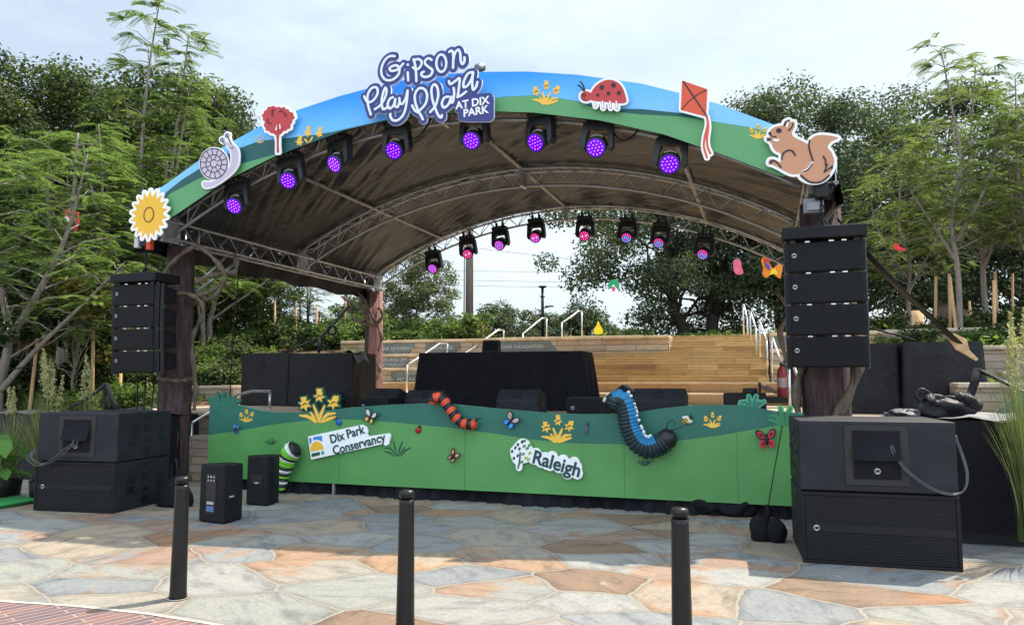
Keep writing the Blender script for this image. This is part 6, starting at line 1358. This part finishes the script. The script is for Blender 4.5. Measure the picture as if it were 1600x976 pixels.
for i in range(64):
    px = r_.uniform(-60, 380); D = r_.uniform(17.3, 26); k = r_.choice((0, 0, 1, 2)); shrub(px, 560, D, r_.uniform(.7, 1.35), k, L1[k], G1)
for i in range(30):
    px = r_.uniform(-40, 300); D = r_.uniform(15.6, 18.4); k = r_.choice((0, 0, 1)); shrub(px, 560, D, r_.uniform(.6, 1.05), k, L1[k], G1)
for i in range(34):
    px = r_.uniform(320, 740); D = r_.uniform(23.8, 29); k = r_.choice((0, 0, 1, 1, 2)); shrub(px, 540, D, r_.uniform(.9, 1.7), k, L3[k], G3)
for i in range(12):
    px = r_.uniform(980, 1200); k = r_.choice((0, 1, 2)); shrub(px, 530, r_.uniform(29, 34), r_.uniform(.8, 1.5), k, L3[k], G3)
for i in range(44):
    px = r_.uniform(1375, 1640); D = r_.choice((r_.uniform(15.6, 17.6), r_.uniform(18.4, 20.5), r_.uniform(21.5, 27))); k = r_.choice((0, 1, 2, 2)); shrub(px, 560, D, r_.uniform(.55, 1.05), k, L2[k], G2)
for o in protos:
    for c in list(o.children): bpy.data.objects.remove(c)
    bpy.data.objects.remove(o)
# ground cover between the shrubs, one uncountable mass
rng = np.random.default_rng(9); P = []
while len(P) < 9000:
    u, v = (rng.uniform(-26, -11.4), rng.uniform(11.7, 27)) if rng.random() < .7 else ((rng.uniform(2.7, 14), rng.uniform(13.4, 26)) if rng.random() < .7 else (rng.uniform(-14, 2), rng.uniform(22.6, 27)))
    if math.sin(u * 1.1) * math.sin(v * 1.3 + u * .4) + rng.uniform(-.5, .5) > .05: P.append((u, v, gz(u, v) + rng.uniform(0, .22)))
Nn = rng.normal(size=(len(P), 3)) * .5 + np.array([0, 0, .8]); Nn /= np.linalg.norm(Nn, axis=1, keepdims=True)
V, Q = leaf_quads(np.array(P), Nn, .16, .08, rng); o = np_mesh('ground_cover', V, Q, LF_SHR); o['kind'] = 'stuff'; tag(o, 'low leafy ground cover on the mulched planting beds', 'ground cover')
# --- wooden tree stakes
st0 = None
stakes = [(148, 640, 515, 16.2, 'near wooden stake left of the column-shaped tree', -.03), (428 / 3.0 + 8, 600, 515, 21.5, 'far stake behind the near left one', .0), (75, 560, 478, 23, 'stake in the deep shade at left', .02), (50, 632, 528, 15.6, 'leaning wooden stake with a dark strap at the far left', .05), (190, 640, 583, 17, 'stake whose top is hidden by the hung left speakers', 0), (207, 610, 580, 19, 'thin stake just right of the one hidden by the hung left speakers', 0),
          (429, 562, 470, 25, 'leftmost stake above the covered cases', .02), (437, 560, 482, 26.5, 'greyish stake close to the leftmost one above the covered cases', 0), (461, 562, 480, 25, 'stake left of a grey trunk above the covered cases', .0), (468, 562, 470, 27, 'grey stake leaning beside a trunk above the covered cases', -.01), (493, 560, 478, 25.5, 'pale stake in the middle above the wider covered case', 0), (498, 560, 486, 27, 'thin stake right next to the pale middle one', .01), (538, 542, 470, 28, 'lone stake left of the rear left post', 0),
          (1463, 545, 432, 19.5, 'stake left of the grey feathery trunk at right', -.06), (1487, 545, 428, 18, 'tall stake crossing the grey feathery trunk at right', -.04), (1496, 560, 432, 17.2, 'stake in front of the grey feathery trunk at right', -.05), (1562, 545, 425, 18.5, 'stake right of the second feathery trunk', -.05), (1555, 590, 438, 16.5, 'longest stake at right, standing by the blue-green shrub', -.04), (1584, 520, 428, 21, 'stake near the right picture edge', -.05), (1520, 520, 470, 24, 'short far stake between the right feathery trunks', 0)]
for px, yb, yt, D, lb, ln_ in stakes:
    p = ground_at(px, D); zt = PD(px, yt, D).z; h = zt - p.z
    if st0 is None:
        st0 = MB().tube([(0, 0, -.2), (0, 0, 1)], [.036, .034], 9).build('tree_stake', STAKEM); o = tag(st0, lb, 'stake', 'wooden stakes holding young trees')
    else: o = copy_tree(st0, label=lb)
    o.location = p; o.scale = (1, 1, h); o.rotation_euler = (rnd.uniform(-.02, .02), ln_, rnd.uniform(0, 3)); o['label'] = lb
# --- pampas-like grasses in pots, and a broad-leaved plant
def tall_grass(label, p, h, n, seed, plumes, pot=True, spread=.35):
    rng = np.random.default_rng(seed); t = thing('ornamental_grass', label, 'grass plant', p); V, Q = [], []
    for i in range(n):
        a = rng.uniform(0, 6.28); r0 = rng.uniform(0, .09); L_ = h * rng.uniform(.55, 1.02); out_ = spread * rng.uniform(.1, 1) ** 1.3; w_ = rng.uniform(.005, .010); k = 7; d = np.array([math.cos(a), math.sin(a)]); tw = a + rng.uniform(-1, 1)
        sx = np.array([-math.sin(tw), math.cos(tw), 0]) * w_
        for j in range(k + 1):
            s = j / k; c = np.array([d[0] * (r0 + out_ * h * s ** 2.2), d[1] * (r0 + out_ * h * s ** 2.2), .12 + L_ * s * (1 - .18 * out_ * s)]); V += [c - sx * (1.05 - s), c + sx * (1.05 - s)]
        o = i * 2 * (k + 1); Q += [(o + 2 * j, o + 2 * j + 1, o + 2 * j + 3, o + 2 * j + 2) for j in range(k)]
    np_mesh('blades', np.array(V), np.array(Q), LF_GRS, t, True)
    for i in range(plumes):
        a = rng.uniform(0, 6.28); sp_ = .25 * spread * rng.uniform(.2, 1.3); top_ = np.array([math.cos(a) * sp_ * h, math.sin(a) * sp_ * h, h * rng.uniform(.85, 1.12)]); L_ = .34 * h ** .5
        P = [top_ + np.array([math.cos(a) * .03, math.sin(a) * .03, L_]) * s + rng.normal(size=3) * np.array([.028, .028, .01]) * (1.1 - s) for s in rng.random(130)]
        Nn = rng.normal(size=(130, 3)); Nn /= np.linalg.norm(Nn, axis=1, keepdims=True); v_, q_ = leaf_quads(np.array(P), Nn, .05, .016, rng); np_mesh('plume', v_, q_, PLUME, t)
    if pot: MB().lathe([(.11, 0), (.15, .02), (.17, .26), (.16, .27), (.15, .22), (.001, .2)], (0, 0, 0), 22).build('pot', BLACKS, t)
    return t
tall_grass('tall plumed ornamental grass in a black pot left of the subwoofers', PZ(66, 781), 1.45, 480, 1, 8, True, .34)
tall_grass('tall plumed ornamental grass at the right picture edge', PZ(1610, 866), 1.75, 380, 2, 6, False, .2)
tall_grass('tall plumed grass behind the left subwoofers, its seed heads rising over the tarp', PZ(105, 770) + Vector((-.25, .55, 0)), 1.55, 120, 3, 4, True, .2)
tall_grass('grass tuft at the left picture edge', PZ(12, 775), 1.15, 200, 4, 2, True, .4)
rng = np.random.default_rng(3); t = thing('broadleaf_plant', 'bright broad-leaved plant at the left picture edge', 'plant', PZ(-16, 786)); mb = MB()
for i in range(26):
    a = rng.uniform(0, 6.28); z = rng.uniform(.25, .85); r0 = rng.uniform(.1, .42); c = Vector((math.cos(a) * r0, math.sin(a) * r0, z)); w_ = rng.uniform(.09, .15); T = Matrix.Translation(c) @ Matrix.Rotation(a, 4, 'Z') @ Matrix.Rotation(rng.uniform(.1, .9), 4, 'Y')
    o = [T @ Vector(q) for q in ((-w_, 0, -.02), (-w_ * .6, w_ * .8, .01), (w_ * .3, w_ * .75, .01), (w_ * 1.3, 0, -.04), (w_ * .3, -w_ * .75, .01), (-w_ * .6, -w_ * .8, .01), (0, 0, -.015))]; mb.add(o, [(i_, (i_ + 1) % 6, 6) for i_ in range(6)], 0, True)
mb.build('leaves', leafmat('leaf_hosta', [(0, (.05, .13, .03)), (1, (.12, .26, .06))], .35), t); mb = MB()
for i in range(10): a = rng.uniform(0, 6.28); mb.tube([(0, 0, 0), (.1 * math.cos(a), .1 * math.sin(a), .3), (.3 * math.cos(a), .3 * math.sin(a), .6)], .008, 5)
mb.build('stem', LF_SHR, t)
p = PZ(8, 789); o = MB().prism([(-.28, 0), (.2, 0), (.24, .05), (-.24, .07)], -.35, .35).build('green_mat', M('green_foam', (.03, .25, .07), .6, bump=.3), None, .02); o.location = p; tag(o, 'flat bright green foam leaf lying on the paving at the left edge', 'mat')

# ================================================================== BACKGROUND FURNITURE
D = 31; p = ground_at(733, D); zt = PD(735, 330, D).z
t = thing('utility_pole', 'wooden utility pole behind the stage, rising past the rear arch', 'utility pole', p); MB().tube([(0, 0, -.3), (0, 0, zt + 2.5 - p.z)], [.17, .14], 14).build('pole', bark('pole_wood', (.12, .10, .08), (.26, .22, .18)), t); MB().tube([(-.22, -.05, 0), (-.2, -.05, zt + 1 - p.z)], .03, 8).build('conduit', M('conduit_grey', (.3, .32, .33), .5), t)
def wire(px0, y0, px1, y1, D0, D1, lb):
    a, b = PD(px0, y0, D0), PD(px1, y1, D1); o = MB().tube([a + (b - a) * (i / 10) - Vector((0, 0, .25 * math.sin(math.pi * i / 10))) for i in range(11)], .011, 5).build('power_line', M('wire_grey', (.12, .12, .13), .6)); tag(o, lb, 'power line')
wire(560, 365, 1500, 460, 31, 44, 'highest power line behind the stage, sloping down to the right'); wire(520, 432, 1400, 436, 40, 40, 'upper of the two level power lines behind the stage'); wire(520, 440, 1400, 445, 40.5, 40.5, 'lower of the two level power lines behind the stage'); wire(450, 416, 1300, 420, 42, 42, 'thin power line crossing the pole between the others')
D = 40; p = ground_at(848, D); zt = PD(848, 447, D).z - p.z; t = thing('lamp_post', 'tall black lamp post with a flat head behind the stage', 'lamp post', p); MB().tube([(0, 0, 0), (0, 0, zt - .05)], [.10, .07], 12).build('post', BLACKS, t); MB().lathe([(.02, zt - .14), (.2, zt - .06), (.24, zt), (.02, zt + .03)], (0, 0, 0), 18).lathe([(.02, zt - .62), (.14, zt - .58), (.14, zt - .54), (.02, zt - .5)], (0, 0, 0), 14).build('lamp_head', BLACKS, t)
zs = PD(850, 480, D).z - p.z; MB().tube([(0, 0, zs - .05), (.35, -.1, zs)], .03, 6).bb(.2, .62, -.22, .02, zs, zs + .06).build('side_lamp', BLACKS, t)
D = 44; p = ground_at(1152, D); zt = PD(1152, 503, D).z - p.z; t = thing('lamp_post', 'slim far lamp post with a bent arm left of the stair rails', 'lamp post', p); MB().tube([(0, 0, 0), (0, 0, zt), (.35, 0, zt + .02)], .045, 6).build('post', BLACKS, t); MB().bb(.3, .75, -.1, .1, zt - .03, zt + .04).build('lamp_head', BLACKS, t)
# round timber rail fence at the top of the walls
D = 24.5; t = thing('timber_fence', 'short fence of round timber posts at the foot of the utility pole', 'fence', ground_at(733, D)); o_ = t.location
A, B, C3 = PD(727, 494, D), PD(742, 504, D), PD(752, 517, D)
for q, r0 in ((A, .085), (B, .045), (PD(754, 505, D), .06), (C3, .05)): MB().tube([(q.x, q.y, o_.z - .1), q], r0, 10).build('post', STAKEM, t, off=o_)
MB().tube([PD(729, 498, D), PD(754, 508, D)], .05, 8).build('rail', STAKEM, t, off=o_); MB().tube([PD(731, 520, D), PD(752, 506, D)], .02, 6).build('rope', M('pale_rope', (.5, .45, .38), .8), t, off=o_)
D = 27; p = ground_at(1432, D); o = MB().lathe([(.30, 0), (.31, .1), (.29, PD(1432, 486, D).z - p.z), (.001, PD(1432, 486, D).z - p.z)], (0, 0, 0), 16).build('timber_stump', STAKEM); o.location = p; tag(o, 'round timber stump above the right terraces', 'stump')
D = 38; p = ground_at(1480, D); hh = PD(1480, 467, D).z - p.z; o = MB().add([(-.9, -.5, 0), (1.7, -.5, 0), (1.7, .6, 0), (-.9, .6, 0), (-.4, -.2, hh), (1.5, -.2, hh * .72), (1.5, .3, hh * .7), (-.4, .3, hh)], [(0, 1, 5, 4), (1, 2, 6, 5), (2, 3, 7, 6), (3, 0, 4, 7), (4, 5, 6, 7)]).build('rock_outcrop', M('tan_rock', (.20, .15, .11), .9, var=.3, scale=2, bump=.6, bscale=5), None, .05); o.location = p; tag(o, 'slanted brown rock beyond the stakes at right', 'rock')
# straps and ropes
def strap(name, label, pts, r, mat, flat=.35, cat='strap'):
    o = MB().tube(pts, r, 8, flat=flat).build(name, mat); tag(o, label, cat)
hook = PV(1302, 340, 9.9); bb_ = PV(1502, 540, 11.6)
strap('guy_strap', 'wide black guy strap running down from the right roof corner to the covered case', [hook, (hook + bb_) / 2 - Vector((0, 0, .06)), bb_], .055, BLACKS)
o = MB(); sh = [PV(x, y, 11.55) for x, y in ((1487, 526), (1500, 528), (1512, 540), (1500, 548), (1490, 540))]
a_, b_ = PV(1486, 525, 11.55), PV(1520, 555, 11.55); dd = b_ - a_
w_ = MB().prism([(0, -.05), (.16, -.09), (.28, -.06), (.44, -.03), (.44, .01), (.28, .02), (.16, .10), (0, .05)], -.02, .02).build('wooden_block', STAKEM, None, .01); w_.location = a_; w_.rotation_euler = (0, math.atan2(-dd.z, dd.x), 0); tag(w_, 'pale wooden tensioner block at the lower end of the right guy strap', 'tensioner')
p0 = PV(1528, 577, 11.6); strap('guy_strap', 'black padded strap running from the big right case to the picture edge', [p0, PV(1600, 612, 11.2), PV(1680, 650, 10.9)], .05, BLACKS, .5)
strap('guy_strap', 'knotted black strap hanging at the right end of the big covered case', [p0, PV(1522, 600, 11.5), PV(1512, 628, 11.4), PV(1498, 648, 11.0), PV(1440, 652, 10.0)], .06, CLOTHB, .7)
strap('guy_strap', 'short black strap lying across the right covered cases', [PV(1358, 512, 13.0), PV(1400, 522, 13.0), PV(1425, 530, 13.2)], .045, BLACKS)
q0, q1 = PV(545, 478, 15.6), PV(440, 552, 13.9); strap('guy_strap', 'black guy strap slanting down to the left covered cases', [q0, PV(512, 516, 14.9), PV(500, 528, 14.6), q1], .05, BLACKS, .6)
strap('strap_tail', 'end of the guy strap hanging on the left covered cases', [PV(498, 528, 14.5), PV(500, 538, 14.3), PV(498, 550, 14.1)], .035, BLACKS, .6)
strap('strap_ring', 'black ring dangling from the left guy strap', [PV(519, 516, 14.8) + Vector((.10 * math.cos(a), 0, .10 * math.sin(a))) for a in [i * math.pi / 8 for i in range(17)]], .03, BLACKS, 1., 'ring')
strap('hang_cord', 'thin black cord hanging from the left roof truss', [PU(374, 415, UL + .1), PU(366, 500, UL + .1), PU(362, 560, UL + .0), PU(358, 640, UL)], .010, BLACKS, 1., 'cord')
for k, x in enumerate((214, 226, 240)):
    a = PV(x + 2, 586, 9.3); strap('hanging_chain', ('leftmost of the dark chains below the left hung speakers', 'middle one of the dark chains below the left hung speakers', 'rightmost of the dark chains below the left hung speakers')[k], [a, a - Vector((.02 * k, 0, .5)), PV(x, 640 + 4 * k, 9.25)], .012, BLACKS, 1., 'chain')
q0, q1 = PV(165, 602, 10.2), PV(90, 645, 10.0); strap('guy_strap', 'black padded strap slanting over the left covered riser', [q0, (q0 + q1) / 2 - Vector((0, 0, .05)), q1], .06, BLACKS, .6)
strap('guy_strap', 'knotted strap ends standing on the left covered riser', [PV(164, 598, 10.2), PV(166, 625, 10.15), PV(168, 645, 10.1)], .045, CLOTHB, .8)
strap('guy_strap', 'knotted strap leaning right of the slanting one on the left riser', [PV(167, 600, 10.2), PV(174, 620, 10.1), PV(184, 640, 10.0), PV(205, 648, 9.9)], .045, CLOTHB, .8)
p = PV(-12, 574, 11.5); t = thing('side_lamp', 'black lamp housing poking in at the left picture edge', 'lamp', p); MB().prism([(-.25, -.12), (.12, -.12), (.26, .0), (.22, .14), (-.25, .18)], -.15, .15).build('housing', BLACKS, t, .02); MB().bb(-.1, .1, -.155, -.148, -.02, .03).build('marking', LOGOW, t); MB().tube([(0, 0, -.1), (-.3, 0, -1.6), (-.3, 0, -p.z)], .03, 8).build('stand', BLACKS, t)
strap('stake_strap', 'dark strap tying the leaning far left stake to the lamp housing', [PD(14, 578, 14.5), PD(34, 574, 15), PD(52, 570, 15.6)], .012, BLACKS, 1.)
# paper ornaments hanging in the trees
def orn(name, label, px, py, D, cat, parts):
    p = PD(px, py, D); t = thing(name, label, cat, p, TH)
    for nm, mt_, pts, y in parts: MB().prism([(a * D / F, -b * D / F) for a, b in pts], y, y + .03).build(nm, mt_, t)
    MB().tube([(0, .01, .0), (0.01, .01, .9)], .004, 4).build('string', BLACKS, t)
OR_R = M('paper_red', (.62, .02, .03), .6); OR_W = M('paper_white', (.7, .7, .7), .6); OR_G = M('paper_green', (.01, .33, .14), .6); OR_P = M('paper_pink', (.65, .12, .22), .6); OR_Y = M('paper_yellow', (.75, .62, .01), .6); OR_B = M('paper_blue', (.10, .08, .35), .6); OR_O = M('paper_orange', (.75, .22, .02), .6)
orn('paper_kite', 'red and white paper ornament hanging in the left trees', 110, 338, 17, 'ornament', [('red_wing', OR_R, [(-12, -10), (-4, -12), (2, -2), (4, 10), (-2, 6), (-8, 0)], 0), ('red_tail', OR_R, [(2, -10), (10, -8), (12, 8), (8, 24), (4, 20), (7, 8)], .04), ('white_panel', OR_W, [(-10, 2), (-4, 0), (2, 8), (-2, 10)], -.035)])
orn('paper_leaf', 'green paper leaf with a pink tip hanging in front of the oak', 959, 445, 22, 'ornament', [('green_leaf', OR_G, [(-9, 8), (-8, -3), (-4, -8), (2, -9), (7, -6), (9, 2), (7, 8), (3, 3), (0, -2), (-4, 4)], 0), ('pink_tip', OR_P, [(-3, 5), (0, 1), (3, 5), (2, 10), (-2, 10)], .035)])
orn('paper_drop', 'yellow paper drop hanging above the steps', 935, 512, 22, 'ornament', [('drop', OR_Y, cr_spline([(0, -11), (3, -4), (7, 3), (6, 9), (0, 10), (-6, 9), (-7, 3), (-3, -4)], 3, True), 0)])
orn('paper_flower', 'pink paper flower hanging left of the butterfly kite', 1153, 417, 20, 'ornament', [('petals', OR_P, cr_spline([(-6, -10), (0, -12), (5, -9), (6, 0), (8, 10), (0, 12), (-5, 8), (-7, 0)], 3, True), 0)])
orn('butterfly_kite', 'orange, yellow and purple butterfly kite beside the hung right speakers', 1207, 420, 18, 'kite', [('left_wing', OR_O, cr_spline([(0, 0), (-4, -8), (-14, -18), (-17, -12), (-14, 0), (-16, 8), (-10, 14), (-3, 8)], 3, True), 0), ('right_wing', OR_O, cr_spline([(0, 0), (4, -3), (14, -10), (16, -2), (14, 8), (12, 15), (4, 10)], 3, True), 0), ('purple_panel', OR_B, [(-12, -12), (-4, -4), (-5, 2), (-11, -4)], -.035), ('yellow_panel', OR_Y, [(-2, 2), (4, 0), (8, 10), (2, 8), (-6, 10)], -.035), ('red_panel', OR_R, [(-15, -16), (-10, -20), (-3, -11), (-8, -11)], -.07)])
orn('paper_bird', 'small red paper bird hanging in the light feathery tree', 1403, 386, 16, 'ornament', [('body', OR_R, [(-7, -4), (0, -6), (4, 0), (12, 3), (10, 6), (-4, 4)], 0)])
